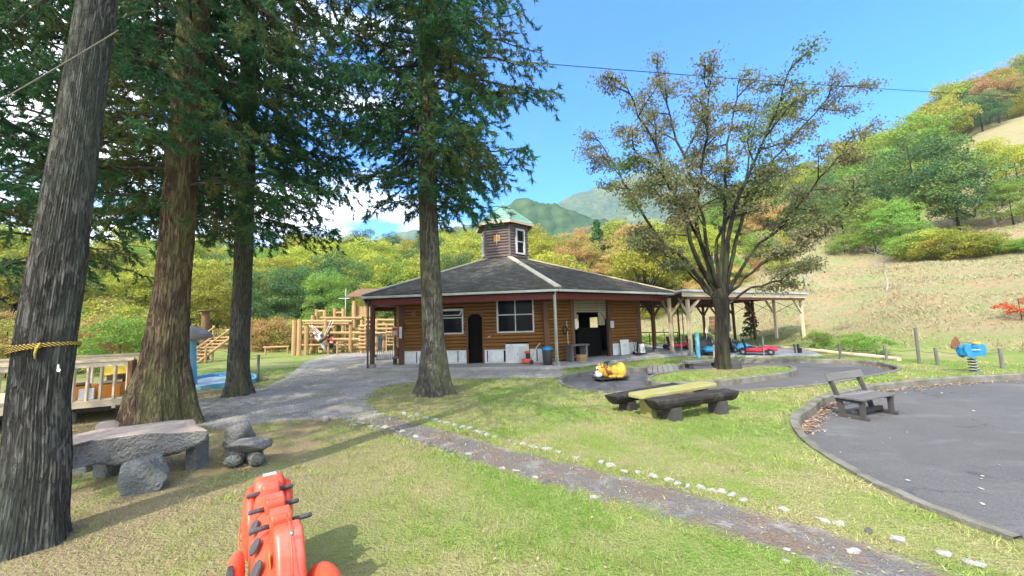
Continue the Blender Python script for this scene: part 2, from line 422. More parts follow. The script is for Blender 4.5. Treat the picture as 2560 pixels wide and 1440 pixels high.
M['leaf_conifer'] = leafmat('conifer_foliage', (.03, .095, .03), (.075, .16, .04), (.12, .19, .04), .2, .2, .3)
M['leaf_litter'] = leafmat('leaf_litter', (.30, .16, .09), (.48, .37, .24), None, .1, .1)
M['pale_leaf'] = leafmat('pale_fallen_leaves', (.72, .68, .55), (.62, .50, .30), None, .1, .1)
def mountain_mat():
    n = NT('forested_mountain'); v = n.pos()
    vr = n.new('ShaderNodeTexVoronoi'); vr.inputs['Scale'].default_value = .11; n.link(v, vr.inputs['Vector'])
    c = n.mix(n.noise(v, .012, 6, .65, .38, .62), (.045, .090, .050), (.085, .135, .060))
    c = n.mix(n.math('MULTIPLY', n.noise(v, .02, 5, .65, .52, .66), .6), c, (.20, .20, .07))
    c = n.mix(n.math('MULTIPLY', n.rng(vr.outputs['Distance'], .2, .8), .6), c, (.02, .06, .03))
    n.link(c, n.b.inputs['Base Color']); n.rough(1); n.b.inputs['Specular IOR Level'].default_value = 0
    n.bump(vr.outputs['Distance'], 1.0, 3.0); n.t.nodes[-1].invert = True
    return n.m
M['mountain'] = mountain_mat()
# ------------------------------------------------------------------ mesh builder
def basis(d):
    d = Vector(d).normalized()
    a = Vector((0, 0, 1)) if abs(d.z) < .95 else Vector((1, 0, 0))
    s = d.cross(a).normalized(); t = s.cross(d).normalized()
    return d, s, t
class MB:
    def __init__(s): s.v = []; s.f = []; s.mi = []; s.cur = 0
    def add(s, vs, fs):
        k = len(s.v); s.v.extend([tuple(x) for x in vs]); s.f.extend([tuple(i + k for i in f) for f in fs]); s.mi.extend([s.cur] * len(fs)); return s
    def hexa(s, c): return s.add(c, [(0, 3, 2, 1), (4, 5, 6, 7), (0, 1, 5, 4), (1, 2, 6, 5), (2, 3, 7, 6), (3, 0, 4, 7)])
    def box(s, c, size, rz=0, rx=0, ry=0):
        mm = Matrix.Rotation(rz, 3, 'Z') @ Matrix.Rotation(ry, 3, 'Y') @ Matrix.Rotation(rx, 3, 'X')
        hx, hy, hz = [q / 2 for q in size]; c = Vector(c)
        return s.hexa([c + mm @ Vector(q) for q in ((-hx, -hy, -hz), (hx, -hy, -hz), (hx, hy, -hz), (-hx, hy, -hz), (-hx, -hy, hz), (hx, -hy, hz), (hx, hy, hz), (-hx, hy, hz))])
    def bar(s, a, b, w_, h_):
        a = Vector(a); b = Vector(b); d, u, v = basis(b - a); u = u * w_ / 2; v = v * h_ / 2
        return s.hexa([a - u - v, a + u - v, b + u - v, b - u - v, a - u + v, a + u + v, b + u + v, b - u + v])
    def tube(s, pts, rad, n=8, cap=True, flat=1.0):
        pts = [Vector(p) for p in pts]
        if not hasattr(rad, '__len__'): rad = [rad] * len(pts)
        vs = []; fs = []; pu = None
        for i, p in enumerate(pts):
            d = (pts[min(i + 1, len(pts) - 1)] - pts[max(i - 1, 0)])
            d, u, v = basis(d)
            if pu is not None:
                u = (pu - d * pu.dot(d)).normalized(); v = u.cross(d).normalized()
            pu = u
            for k in range(n):
                a = 2 * math.pi * k / n
                vs.append(p + (u * math.cos(a) + v * math.sin(a) * flat) * rad[i])
        for i in range(len(pts) - 1):
            for k in range(n):
                k2 = (k + 1) % n
                fs.append((i * n + k, i * n + k2, (i + 1) * n + k2, (i + 1) * n + k))
        if cap:
            fs.append(tuple(range(n))[::-1]); fs.append(tuple((len(pts) - 1) * n + k for k in range(n)))
        return s.add(vs, fs)
    def lathe(s, c, prof, n=20):
        c = Vector(c); vs = []; fs = []
        for r_, z in prof:
            for k in range(n):
                a = 2 * math.pi * k / n; vs.append(c + Vector((r_ * math.cos(a), r_ * math.sin(a), z)))
        for i in range(len(prof) - 1):
            for k in range(n):
                k2 = (k + 1) % n; fs.append((i * n + k, i * n + k2, (i + 1) * n + k2, (i + 1) * n + k))
        fs.append(tuple(range(n))[::-1]); fs.append(tuple((len(prof) - 1) * n + k for k in range(n)))
        return s.add(vs, fs)
    def prism(s, poly, z0, z1):
        n = len(poly); vs = [(p[0], p[1], z0) for p in poly] + [(p[0], p[1], z1) for p in poly]
        fs = [tuple(range(n))[::-1], tuple(range(n, 2 * n))] + [(i, (i + 1) % n, n + (i + 1) % n, n + i) for i in range(n)]
        return s.add(vs, fs)
    def ball(s, c, r_, n=10, mm=None):
        c = Vector(c); r_ = Vector(r_) if hasattr(r_, '__len__') else Vector((r_,) * 3)
        vs = [Vector((0, 0, -1))]; fs = []; k = n // 2
        for i in range(1, k):
            ph = -math.pi / 2 + math.pi * i / k
            for j in range(n):
                a = 2 * math.pi * j / n; vs.append(Vector((math.cos(ph) * math.cos(a), math.cos(ph) * math.sin(a), math.sin(ph))))
        vs.append(Vector((0, 0, 1)))
        for j in range(n): fs.append((0, 1 + (j + 1) % n, 1 + j))
        for i in range(k - 2):
            for j in range(n):
                a = 1 + i * n; fs.append((a + j, a + (j + 1) % n, a + n + (j + 1) % n, a + n + j))
        a = 1 + (k - 2) * n; L_ = len(vs) - 1
        for j in range(n): fs.append((a + j, a + (j + 1) % n, L_))
        out = []
        for q in vs:
            q = Vector((q.x * r_.x, q.y * r_.y, q.z * r_.z))
            if mm is not None: q = mm @ q
            out.append(c + q)
        return s.add(out, fs)
    def build(s, name, mat, parent=None, smooth=False, bevel=0, sub=0, origin=None):
        me = bpy.data.meshes.new(name)
        vs = s.v
        if origin is not None:
            o_ = Vector(origin); vs = [tuple(Vector(q) - o_) for q in vs]
        me.from_pydata(vs, [], s.f)
        for mt in (mat if isinstance(mat, (list, tuple)) else [mat]): me.materials.append(mt)
        if isinstance(mat, (list, tuple)): me.polygons.foreach_set('material_index', s.mi)
        if smooth: me.polygons.foreach_set('use_smooth', [True] * len(me.polygons))
        me.update()
        o = bpy.data.objects.new(name, me); COL.objects.link(o)
        if origin is not None: o.location = origin
        if parent is not None: o.parent = parent
        if bevel:
            b = o.modifiers.new('bevel', 'BEVEL'); b.width = bevel; b.segments = 2; b.limit_method = 'ANGLE'
        if sub:
            b = o.modifiers.new('sub', 'SUBSURF'); b.levels = sub; b.render_levels = sub
        return o

def tag(o, label=None, cat=None, group=None, kind=None):
    if label: o['label'] = label
    if cat: o['category'] = cat
    if group: o['group'] = group
    if kind: o['kind'] = kind
    return o
def thing(name, label, cat, loc=(0, 0, 0), rz=0, group=None):
    o = bpy.data.objects.new(name, None); COL.objects.link(o); o.empty_display_size = .1
    o.location = loc; o.rotation_euler = (0, 0, rz)
    return tag(o, label, cat, group)
def kids(o): return [c for c in list(bpy.data.objects) if c.parent == o]
def copy_tree(o, loc, rz=None, label=None, scale=None, mats=None):
    def rec(src, par):
        c = src.copy(); COL.objects.link(c)
        if par is not None: c.parent = par
        for ch in src['_k'] if False else CH.get(src.name, []): rec(ch, c)
        return c
    c = rec(o, None); c.location = loc
    if rz is not None: c.rotation_euler = (0, 0, rz)
    if scale is not None: c.scale = scale if hasattr(scale, '__len__') else (scale,) * 3
    if label: c['label'] = label
    return c
CH = {}
def index_children():
    CH.clear()
    for o in bpy.data.objects:
        if o.parent is not None: CH.setdefault(o.parent.name, []).append(o)

def rock_mesh(seed, n=14, rough=.16, power=.72, flat_top=None):
    r_ = random.Random(seed); bm = bmesh.new(); bmesh.ops.create_icosphere(bm, subdivisions=n, radius=1)
    planes = [(Vector((r_.gauss(0, 1), r_.gauss(0, 1), r_.gauss(0, .8))).normalized(), r_.uniform(power, power + .22)) for _ in range(11)]
    off = r_.uniform(0, 50)
    for v in bm.verts:
        p = v.co.copy()
        for nn, dd in planes:
            t = p.dot(nn)
            if t > dd: p -= nn * (t - dd) * .92
        q = p * 2.1 + Vector((off, 0, 0))
        from mathutils import noise
        p += p.normalized() * noise.fractal(q, 1.0, 2.0, 4) * rough
        if flat_top is not None and p.z > flat_top: p.z = flat_top + (p.z - flat_top) * .12
        v.co = p
    return bm
def rock(name, mat, loc, size, rz, seed, parent=None, sub=3, rough=.14, power=.7, flat_top=None, smooth=True):
    bm = rock_mesh(seed, sub, rough, power, flat_top)
    me = bpy.data.meshes.new(name); bm.to_mesh(me); bm.free(); me.materials.append(mat)
    me.transform(Matrix.Diagonal((*size, 1)))
    if smooth: me.polygons.foreach_set('use_smooth', [True] * len(me.polygons))
    o = bpy.data.objects.new(name, me); COL.objects.link(o); o.location = loc; o.rotation_euler = (0, 0, rz)
    if parent is not None: o.parent = parent
    return o

def np_mesh(name, V, F, mat, vals=None, parent=None, smooth=False, attrs=None):
    """V (n,3) ; F (m,k) ; vals per face -> attribute 'v'"""
    V = np.asarray(V, np.float32); F = np.asarray(F, np.int32); k = F.shape[1]
    me = bpy.data.meshes.new(name)
    me.vertices.add(len(V)); me.vertices.foreach_set('co', V.ravel())
    me.loops.add(F.size); me.loops.foreach_set('vertex_index', F.ravel())
    me.polygons.add(len(F)); me.polygons.foreach_set('loop_start', np.arange(0, F.size, k, dtype=np.int32))
    me.polygons.foreach_set('loop_total', np.full(len(F), k, np.int32))
    if smooth: me.polygons.foreach_set('use_smooth', np.ones(len(F), bool))
    me.update(calc_edges=True)
    if vals is not None:
        a = me.attributes.new('v', 'FLOAT', 'FACE'); a.data.foreach_set('value', np.asarray(vals, np.float32))
    for kk, vv in (attrs or {}).items():
        a = me.attributes.new(kk, 'FLOAT', 'POINT'); a.data.foreach_set('value', np.asarray(vv, np.float32))
    me.materials.append(mat)
    o = bpy.data.objects.new(name, me); COL.objects.link(o)
    if parent is not None: o.parent = parent
    return o

def unit(a): return a / np.maximum(np.linalg.norm(a, axis=-1, keepdims=True), 1e-9)
def leaves(C, D, length, width, vals, g):
    """diamond leaves at C pointing along D"""
    n = len(C); D = unit(D)
    S = unit(np.cross(D, unit(g.normal(size=(n, 3)))))
    L_ = (np.asarray(length) * np.ones(n))[:, None]; W_ = (np.asarray(width) * np.ones(n))[:, None]
    V = np.stack([C, C + D * L_ * .45 + S * W_ / 2, C + D * L_, C + D * L_ * .45 - S * W_ / 2], 1).reshape(-1, 3)
    F = np.arange(n * 4).reshape(n, 4)
    return V, F, vals
def needles(C, D, length, width, vals, g):
    n = len(C); D = unit(D); S = unit(np.cross(D, unit(g.normal(size=(n, 3)))))
    L_ = (np.asarray(length) * np.ones(n))[:, None]; W_ = (np.asarray(width) * np.ones(n))[:, None]
    V = np.stack([C + S * W_ / 2, C - S * W_ / 2, C + D * L_], 1).reshape(-1, 3)
    return V, np.arange(n * 3).reshape(n, 3), vals

# ------------------------------------------------------------------ ground with everything that lies in it
def px_poly(pts, z=0): return [tuple(G(a, b, z)[:2]) for a, b in pts]
def smooth_poly(pts, n=5, closed=True):
    out = []; N = len(pts)
    for i in range(N if closed else N - 1):
        p0 = pts[(i - 1) % N] if closed or i > 0 else pts[0]
        p1 = pts[i]; p2 = pts[(i + 1) % N]; p3 = pts[(i + 2) % N] if closed or i + 2 < N else pts[-1]
        for k in range(n):
            t = k / n
            out.append(tuple(.5 * (2 * p1[j] + (p2[j] - p0[j]) * t + (2 * p0[j] - 5 * p1[j] + 4 * p2[j] - p3[j]) * t * t + (3 * p1[j] - p0[j] - 3 * p2[j] + p3[j]) * t ** 3) for j in (0, 1)))
    if not closed: out.append(tuple(pts[-1]))
    return out
def inside(X, Y, poly):
    X = np.asarray(X); Y = np.asarray(Y); r_ = np.zeros(X.shape, bool); n = len(poly)
    for i in range(n):
        x0, y0 = poly[i]; x1, y1 = poly[(i + 1) % n]
        c = ((y0 > Y) != (y1 > Y)) & (X < (x1 - x0) * (Y - y0) / ((y1 - y0) if y1 != y0 else 1e-12) + x0)
        r_ ^= c
    return r_
def dist_poly(X, Y, poly, closed=True):
    X = np.asarray(X); Y = np.asarray(Y); d = np.full(X.shape, 1e9); n = len(poly)
    for i in range(n if closed else n - 1):
        x0, y0 = poly[i]; x1, y1 = poly[(i + 1) % n]; dx, dy = x1 - x0, y1 - y0
        t = np.clip(((X - x0) * dx + (Y - y0) * dy) / (dx * dx + dy * dy + 1e-12), 0, 1)
        d = np.minimum(d, np.hypot(X - x0 - t * dx, Y - y0 - t * dy))
    return d
LOW = -.12
track = smooth_poly(px_poly([(1405, 954), (1414, 943), (1445, 934), (1500, 926), (1581, 922), (1660, 917), (1699, 914), (1717, 909), (1808, 901), (1900, 899), (1989, 899), (2125, 902), (2193, 907), (2229, 915), (2242, 923), (2216, 932), (2150, 944), (2080, 957), (1960, 970), (1853, 977), (1720, 981), (1595, 981), (1490, 979), (1427, 968)]), 3)
island = smooth_poly(px_poly([(1617, 948), (1636, 937), (1694, 928), (1790, 922), (1898, 916), (1966, 916), (1993, 923), (1966, 934), (1853, 948), (1762, 957), (1672, 960), (1627, 956)]), 3)
yard = smooth_poly(px_poly([(2900, 915), (2700, 928), (2560, 937), (2403, 945), (2299, 953), (2216, 962), (2175, 969), (2078, 991), (2051, 1004), (2030, 1022), (2003, 1040), (1998, 1055), (2008, 1078), (2035, 1108), (2080, 1140), (2180, 1197), (2300, 1252), (2420, 1298), (2560, 1348)]), 3, False)
yard = yard + [(6.0, .9), (14.0, -1.5), (21, 1.0), (22.0, 7.0)]
gravel = px_poly([(860, 880), (800, 893), (760, 905), (740, 925), (700, 950), (650, 972), (560, 990), (470, 1000), (470, 1062), (540, 1072), (700, 1052), (860, 1048), (930, 1054), (965, 1060), (985, 1045), (945, 1030), (915, 1005), (925, 985), (960, 965), (1030, 955), (1140, 948), (1400, 944), (1420, 930), (1380, 915), (1100, 876), (1000, 872)])
dirt_line = px_poly([(930, 1046), (990, 1066), (1060, 1085), (1180, 1118), (1260, 1148), (1400, 1183), (1550, 1218), (1700, 1262), (1850, 1305), (2000, 1350), (2200, 1420), (2400, 1490), (2560, 1560)])
def buffer_line(line, w0, w1):
    Lf, Rt = [], []
    for i, p in enumerate(line):
        a = line[max(i - 1, 0)]; b = line[min(i + 1, len(line) - 1)]
        d = Vector((b[0] - a[0], b[1] - a[1])).normalized(); t = i / (len(line) - 1); ww = w0 + (w1 - w0) * t
        Lf.append((p[0] - d.y * ww, p[1] + d.x * ww)); Rt.append((p[0] + d.y * ww, p[1] - d.x * ww))
    return Lf + Rt[::-1]
dirt = buffer_line(dirt_line, .30, .27)

rads = [.7]
while rads[-1] < 45: rads.append(rads[-1] * 1.036)
rads[-1] = 45.0
NA = 190
allp = []
for i, r_ in enumerate(rads):
    for k in range(NA):
        a = 2 * math.pi * (k + .5 * (i % 2 if i < len(rads) - 1 else 0)) / NA
        j = 0 if i == len(rads) - 1 else .2
        rr = r_ * (1 + random.uniform(-1, 1) * .018 * j * 2)
        allp.append((rr * math.sin(a), rr * math.cos(a)))
pts = np.array(allp)
polys = [track, island, yard, dirt, gravel]
keep = np.ones(len(pts), bool)
for pl in polys[:3]: keep &= dist_poly(pts[:, 0], pts[:, 1], pl) > .05
verts2 = [Vector(p) for p in pts[keep]]
edges2 = []
for pl in polys:
    k = len(verts2); verts2 += [Vector(p) for p in pl]; edges2 += [(k + i, k + (i + 1) % len(pl)) for i in range(len(pl))]
ov, oe, of, _, _, _ = geometry.delaunay_2d_cdt(verts2, edges2, [], 0, 1e-5)
V2 = np.array([tuple(v) for v in ov]); F2 = np.array([tuple(f) for f in of])
cen = V2[F2].mean(1)
in_track = inside(cen[:, 0], cen[:, 1], track) & ~inside(cen[:, 0], cen[:, 1], island)
in_yard = inside(cen[:, 0], cen[:, 1], yard)
in_dirt = inside(cen[:, 0], cen[:, 1], dirt)
in_grav = inside(cen[:, 0], cen[:, 1], gravel) & ~in_dirt
def ground_attrs(X, Y):
    def soft(poly, wd):
        d = dist_poly(X, Y, poly); s = np.where(inside(X, Y, poly), d, -d)
        return np.clip(s / wd * .5 + .5, 0, 1)
    g_ = soft(gravel, .35); d_ = soft(dirt, .22)
    r_ = np.hypot(X, Y)
    thin = np.clip(1 - (X + 3.0) / 2.6 + .0 * Y, 0, 1) * np.clip(1.6 - (Y - 2) / 8, 0, 1)
    thin = np.maximum(thin, np.clip(1 - (Y - 1.2) / 1.5, 0, 1) * np.clip((2.6 - X) / 1.5, 0, .75))
    for tx, ty, tr in ((-3.92, 3.05, 1.5), (-6.2, 6.5, 1.9), (-7.0, 9.5, 1.7), (-1.87, 9.0, .9), (6.6, 11.6, .9)):
        thin = np.maximum(thin, np.clip(1.5 - np.hypot(X - tx, Y - ty) / tr, 0, 1))
    h_ = np.clip((terr(X, Y) - .15) / .8, 0, 1)
    return {'gravel': g_, 'dirt': d_, 'thin': np.clip(thin, 0, 1), 'hill': h_}
A2 = ground_attrs(V2[:, 0], V2[:, 1])
Z2 = terr(V2[:, 0], V2[:, 1]) + .012 * _wob(V2[:, 0], V2[:, 1], 1.7, 2.0) * (1 - A2['hill'])
def sub_ground(name, mask, mat, z=None, kind='structure', extra=None):
    f = F2[mask]; used, inv = np.unique(f, return_inverse=True)
    v = np.column_stack([V2[used], Z2[used] if z is None else np.full(len(used), z)])
    at = {k: q[used] for k, q in A2.items()}
    return tag(np_mesh(name, v, inv.reshape(-1, 3), mat, None, None, True, at), kind=kind)
asph = in_track | in_yard
hillm = (Z2[F2].mean(1) > .30) & ~asph & ~in_dirt & ~in_grav
sub_ground('asphalt_track', in_track, M['asphalt'], LOW)
sub_ground('asphalt_yard', in_yard, M['asphalt'], LOW)
sub_ground('dirt_path', in_dirt & ~asph, M['ground'])
sub_ground('gravel_path', in_grav & ~asph, M['ground'])
# lawn and near hillside; the hillside object continues to the horizon with rings of quads
sub_ground('lawn', ~(asph | in_dirt | in_grav | hillm), M['ground'])
Vn = V2; hid = F2[hillm]
ring_r = [45.0]
while ring_r[-1] < 3200: ring_r.append(ring_r[-1] * (1.03 if ring_r[-1] < 170 else 1.25))
an = 2 * math.pi * np.arange(NA) / NA
RR, AA = np.meshgrid(ring_r, an, indexing='ij')
HX = (RR * np.sin(AA)).ravel(); HY = (RR * np.cos(AA)).ravel()
HZ = terr(HX, HY)
HZ = np.where(RR.ravel() > 200, HZ * np.exp(-(RR.ravel() - 200) / 400), HZ)
used, inv = np.unique(hid, return_inverse=True)
hv = np.column_stack([V2[used], Z2[used]]); hf3 = inv.reshape(-1, 3)
k0 = len(hv); idx = np.arange(len(ring_r) * NA).reshape(len(ring_r), NA)
q = np.stack([idx[:-1], np.roll(idx, -1, 1)[:-1], np.roll(idx, -1, 1)[1:], idx[1:]], -1).reshape(-1, 4)
t3 = np.concatenate([q[:, [0, 2, 1]], q[:, [0, 3, 2]]]) + k0
HV = np.concatenate([hv, np.column_stack([HX, HY, HZ])])
HA = ground_attrs(HV[:, 0], HV[:, 1])
HA['gravel'][k0:] = 0; HA['dirt'][k0:] = 0
tag(np_mesh('hillside', HV, np.concatenate([hf3, t3]), M['ground'], None, None, True, HA), kind='structure')

def kerb(name, poly, width, closed=True, inward=-1, top=.035):
    """ribbon whose inner face stands on the asphalt, its body on the lawn side"""
    n = len(poly); mb = MB(); rows = []
    area = sum(poly[i][0] * poly[(i + 1) % n][1] - poly[(i + 1) % n][0] * poly[i][1] for i in range(n))
    sgn = (1 if area > 0 else -1) * inward
    for i in range(n):
        a = poly[(i - 1) % n] if closed or i else poly[0]; b = poly[(i + 1) % n] if closed or i < n - 1 else poly[-1]
        d = Vector((b[0] - a[0], b[1] - a[1])).normalized(); nx, ny = -d.y * sgn, d.x * sgn
        x, y = poly[i]; j = .006 * math.sin(i * 1.7) + random.uniform(-.008, .008)
        tz = top + terr1(x, y) + .004 * math.sin(i * 2.3) + random.uniform(-.006, .004)
        rows.append([(x - nx * .012, y - ny * .012, LOW - .03), (x + nx * j, y + ny * j, tz - .02), (x + nx * (.02 + j), y + ny * (.02 + j), tz), (x + nx * width, y + ny * width, tz), (x + nx * width, y + ny * width, tz - .15)])
    vs = [p for r_ in rows for p in r_]; fs = []
    for i in range(n if closed else n - 1):
        j = (i + 1) % n
        for k in range(4): fs.append((i * 5 + k, j * 5 + k, j * 5 + k + 1, i * 5 + k + 1))
    mb.add(vs, fs)
    return tag(mb.build(name, M['kerb'], smooth=False), kind='structure')
kerb('track_kerb', track, .105)
kerb('island_kerb', island, .105, inward=1)
kerb('yard_kerb', yard[:len(yard) - 4], .11, False, -1)
# ------------------------------------------------------------------ the hexagonal rest house
V3d = lambda p, z: Vector((p[0], p[1], z))
VC = [Vector(p) for p in ((1.55, 13.2), (7.05, 16.75), (4.9, 25.4), (-2.05, 26.4), (-7.3, 19.2), (-5.45, 14.1))]  # eave corners, anticlockwise seen from above
CC = Vector((-.1, 19.8)); KW = .82
WC = [CC + (v - CC) * KW for v in VC]
house = thing('rest_house', 'hexagonal wooden rest house with dark shingle roof and a small lookout turret', 'building', (CC.x, CC.y, 0))
def hb(mb, name, mat, parent=None, **k):
    """build a part whose own origin is the house's"""
    par = parent or house
    o = mb.build(name, mat, None, **k)
    o.data.transform(Matrix.Translation((-CC.x, -CC.y, 0))); o.parent = par
    return o
def poly_out(pts, c, k): return [c + (p - c) * k for p in pts]
mb = MB(); mb.prism(poly_out(VC, CC, 1.035), -.15, .10); hb(mb, 'porch_slab', M['concrete'], bevel=.015)

def wall_boxes(mb, A, B, ops, z0, z1, th, off=0.0):
    """solid wall from A to B with rectangular holes (s0,s1,za,zb)"""
    d = (B - A); Ln = d.length; d = d / Ln; nrm = Vector((d.y, -d.x))
    xs = sorted({0, Ln, *[o[0] for o in ops], *[o[1] for o in ops]})
    for a, b in zip(xs, xs[1:]):
        if b - a < 1e-4: continue
        mid = (a + b) / 2; cuts = sorted([(o[2], o[3]) for o in ops if o[0] <= mid <= o[1]]); z = z0
        for za, zb in cuts + [(z1, z1)]:
            if za - z > 1e-3:
                c = A + d * mid + nrm * off
                mb.box((c.x, c.y, (z + za) / 2), (b - a, th, za - z), math.atan2(d.y, d.x))
            z = max(z, zb)
def planks(A, B, ops, z0, z1, pitch, depth, mat, parent, name='plank', proud=.03):
    d = (B - A); Ln = d.length; d = d / Ln; nrm = Vector((d.y, -d.x)); z = z0
    rz = math.atan2(d.y, d.x)
    while z < z1 - .02:
        h = min(pitch, z1 - z); segs = [(0, Ln)]
        for s0, s1, za, zb in ops:
            if za < z + h * .6 and zb > z + h * .4:
                ns = []
                for a, b in segs:
                    if s1 <= a or s0 >= b: ns.append((a, b)); continue
                    if s0 - a > .03: ns.append((a, s0))
                    if b - s1 > .03: ns.append((s1, b))
                segs = ns
        for a, b in segs:
            mb = MB(); hl = (b - a) / 2 - .002; j = random.uniform(-.004, .004)
            prof = [(0, 0), (-depth * .55 + j, 0.004), (-depth + j, h * .3), (-depth * .95 + j, h * .62), (-depth * .25, h - .012), (0, h - .012)]
            vs = [(x_, y_, z_) for x_ in (-hl, hl) for y_, z_ in prof]; n = len(prof)
            mb.add(vs, [tuple(range(n)), tuple(range(n, 2 * n))[::-1]] + [(i, i + n, (i + 1) % n + n, (i + 1) % n) for i in range(n)])
            o = mb.build(name, mat); c = A + d * ((a + b) / 2) + nrm * proud
            o.location = (c.x - CC.x, c.y - CC.y, z); o.rotation_euler = (0, 0, rz); o.parent = parent
        z += pitch
def frame_local(A, B):
    d = (B - A).normalized(); nrm = Vector((d.y, -d.x))
    def f(s, o, z): c = A + d * s + nrm * o; return Vector((c.x, c.y, z))
    return f, math.atan2(d.y, d.x)

Z0, ZT = .10, 2.70
A0, B0 = WC[5], WC[0]; LF = (B0 - A0).length
A1, B1 = WC[0], WC[1]; LR = (B1 - A1).length
tf = lambda t: t * LF
tr = lambda t: t * LR
front_ops = [(tf(.265), tf(.44), 1.26, 2.27), (tf(.466), tf(.576), Z0, 2.06), (tf(.673), tf(.926), 1.26, 2.66)]
right_ops = [(tr(.26), tr(.63), Z0, 2.0)]
b45A, b45B = WC[1], WC[2]
back_ops = [((b45B - b45A).length - .95, (b45B - b45A).length - .10, Z0, 2.1), ((b45B - b45A).length - 3.55, (b45B - b45A).length - 2.4, 1.0, 1.85)]
walls = []
for i in range(6):
    A, B = WC[(i - 1) % 6], WC[i]
    ops = {0: front_ops, 1: right_ops, 2: back_ops}.get(i, [])
    mb = MB(); wall_boxes(mb, A, B, ops, Z0, ZT, .09, -.05)
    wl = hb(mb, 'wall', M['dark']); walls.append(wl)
# front wall cladding
DADO = .62
cup = (tf(.7295), tf(.885), Z0, .83)
planks(A0, B0, front_ops + [cup], DADO, ZT, .132, .062, M['siding'], walls[0])
planks(A1, B1, [(tr(.26), tr(.63), 0, 3)], DADO, ZT, .132, .062, M['siding'], walls[1])
planks(A1, B1, [(tr(.64), LR, 0, 3), (tr(.26), tr(.63), 0, 3)], Z0 + .02, DADO, .132, .062, M['siding'], walls[1])
planks(WC[4], WC[5], [], DADO, ZT, .132, .062, M['siding'], walls[5])
# beige siding over the wide opening
f1, rz1 = frame_local(A1, B1)
planks(A1, B1, [(0, tr(.26), 0, 3), (tr(.63), LR, 0, 3)], 2.0, ZT, .075, .02, M['cream_wall'], walls[1], 'board', -.01)
mb = MB(); mb.box(f1(tr(.595), -.12, 1.72), (tr(.07), .04, .56), rz1); hb(mb, 'board_screen', M['cream_wall'])
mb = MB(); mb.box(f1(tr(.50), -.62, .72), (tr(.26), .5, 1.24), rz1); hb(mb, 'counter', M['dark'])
mb = MB()
for s, sg in ((tr(.26), 1), (tr(.63), -1)):
    a = f1(s, -.03, 1.70); b = f1(s + sg * .3, -.03, 2.0); c = f1(s, -.03, 2.0)
    nn = Vector((math.cos(rz1 - math.pi / 2), math.sin(rz1 - math.pi / 2), 0)) * .04
    mb.add([a, b, c, a - nn, b - nn, c - nn], [(0, 1, 2), (5, 4, 3), (0, 3, 4, 1), (1, 4, 5, 2), (2, 5, 3, 0)])
hb(mb, 'opening_corner', M['cream_wall'])
f0, rz0 = frame_local(A0, B0)
# dado boards
for s0, s1 in ((.012, .10), (.105, .26), (.265, .395), (.40, .462), (.582, .60), (.605, .715), (.89, .935), (.94, .985)):
    mb = MB(); mb.box(f0(tf((s0 + s1) / 2), .03, (Z0 + DADO) / 2 + .02), (tf(s1 - s0) - .015, .03, DADO - Z0 - .07), rz0); hb(mb, 'dado_board', M['dado'], bevel=.004)
mb = MB()
for s0, s1 in ((.01, .463), (.580, .725), (.887, .985)):
    mb.box(f0(tf((s0 + s1) / 2), .04, DADO - .012), (tf(s1 - s0), .06, .035), rz0)
    mb.box(f0(tf((s0 + s1) / 2), .02, Z0 + .025), (tf(s1 - s0), .05, .05), rz0)
hb(mb, 'dado_rail', M['white'])
for s0, s1 in ((.655, .97),):
    mb = MB(); mb.box(f1(tr((s0 + s1) / 2), .035, .37), (tr(s1 - s0), .03, .50), rz1); hb(mb, 'dado_board', M['dado'], bevel=.004)
# wall posts
for i, (wv, sz) in enumerate(((WC[0], .22), (WC[5], .22), (WC[1], .2), (WC[4], .2))):
    c = wv + (wv - CC).normalized() * .05
    mb = MB(); mb.box((c.x, c.y, (Z0 + ZT) / 2), (sz, sz, ZT - Z0), rz0 + .3); hb(mb, 'wall_post', M['post_wood'], bevel=.012)
for s in (.245, .645):
    mb = MB(); mb.box(f1(tr(s), .05, 1.4), (.19, .14, 2.6), rz1); hb(mb, 'wall_post', M['post_wood'], bevel=.01)
# windows
def window(f, rz, s0, s1, z0, z1, nx, nz, fw=.055, parent=None, split=None):
    wroot = MB(); zc = (z0 + z1) / 2; sc = (s0 + s1) / 2
    for z in (z0 + fw / 2, z1 - fw / 2): wroot.box(f(sc, .045, z), (s1 - s0, .10, fw), rz)
    for s in (s0 + fw / 2, s1 - fw / 2): wroot.box(f(s, .045, zc), (fw, .10, z1 - z0 - 2 * fw), rz)
    wn = hb(wroot, 'window', M['white'], parent, bevel=.004)
    mbm = MB()
    for i in range(1, nx): mbm.box(f(s0 + (s1 - s0) * i / nx, .04, zc), (.035, .05, z1 - z0 - 2 * fw), rz)
    for i in range(1, nz):
        zz = z0 + (z1 - z0) * (split or i / nz)
        mbm.box(f(sc, .046, zz), (s1 - s0 - 2 * fw, .055, .04), rz)
    mm = mbm.build('window_bar', M['white']); mm.data.transform(Matrix.Translation((-CC.x, -CC.y, 0))); mm.parent = wn
    xs = [s0 + fw + (s1 - s0 - 2 * fw) * i / nx for i in range(nx + 1)]; zs = [z0 + fw + (z1 - z0 - 2 * fw) * i / nz for i in range(nz + 1)]
    for i in range(nx):
        for j in range(nz):
            g_ = MB(); g_.box(f((xs[i] + xs[i + 1]) / 2, .012, (zs[j] + zs[j + 1]) / 2), (xs[i + 1] - xs[i], .008, zs[j + 1] - zs[j]), rz)
            gp = g_.build('pane', M['glass']); gp.data.transform(Matrix.Translation((-CC.x, -CC.y, 0))); gp.parent = wn
    return wn
w1 = window(f0, rz0, tf(.265), tf(.44), 1.26, 2.27, 1, 2, split=.64)
mb = MB()   # top-hung sash standing ajar
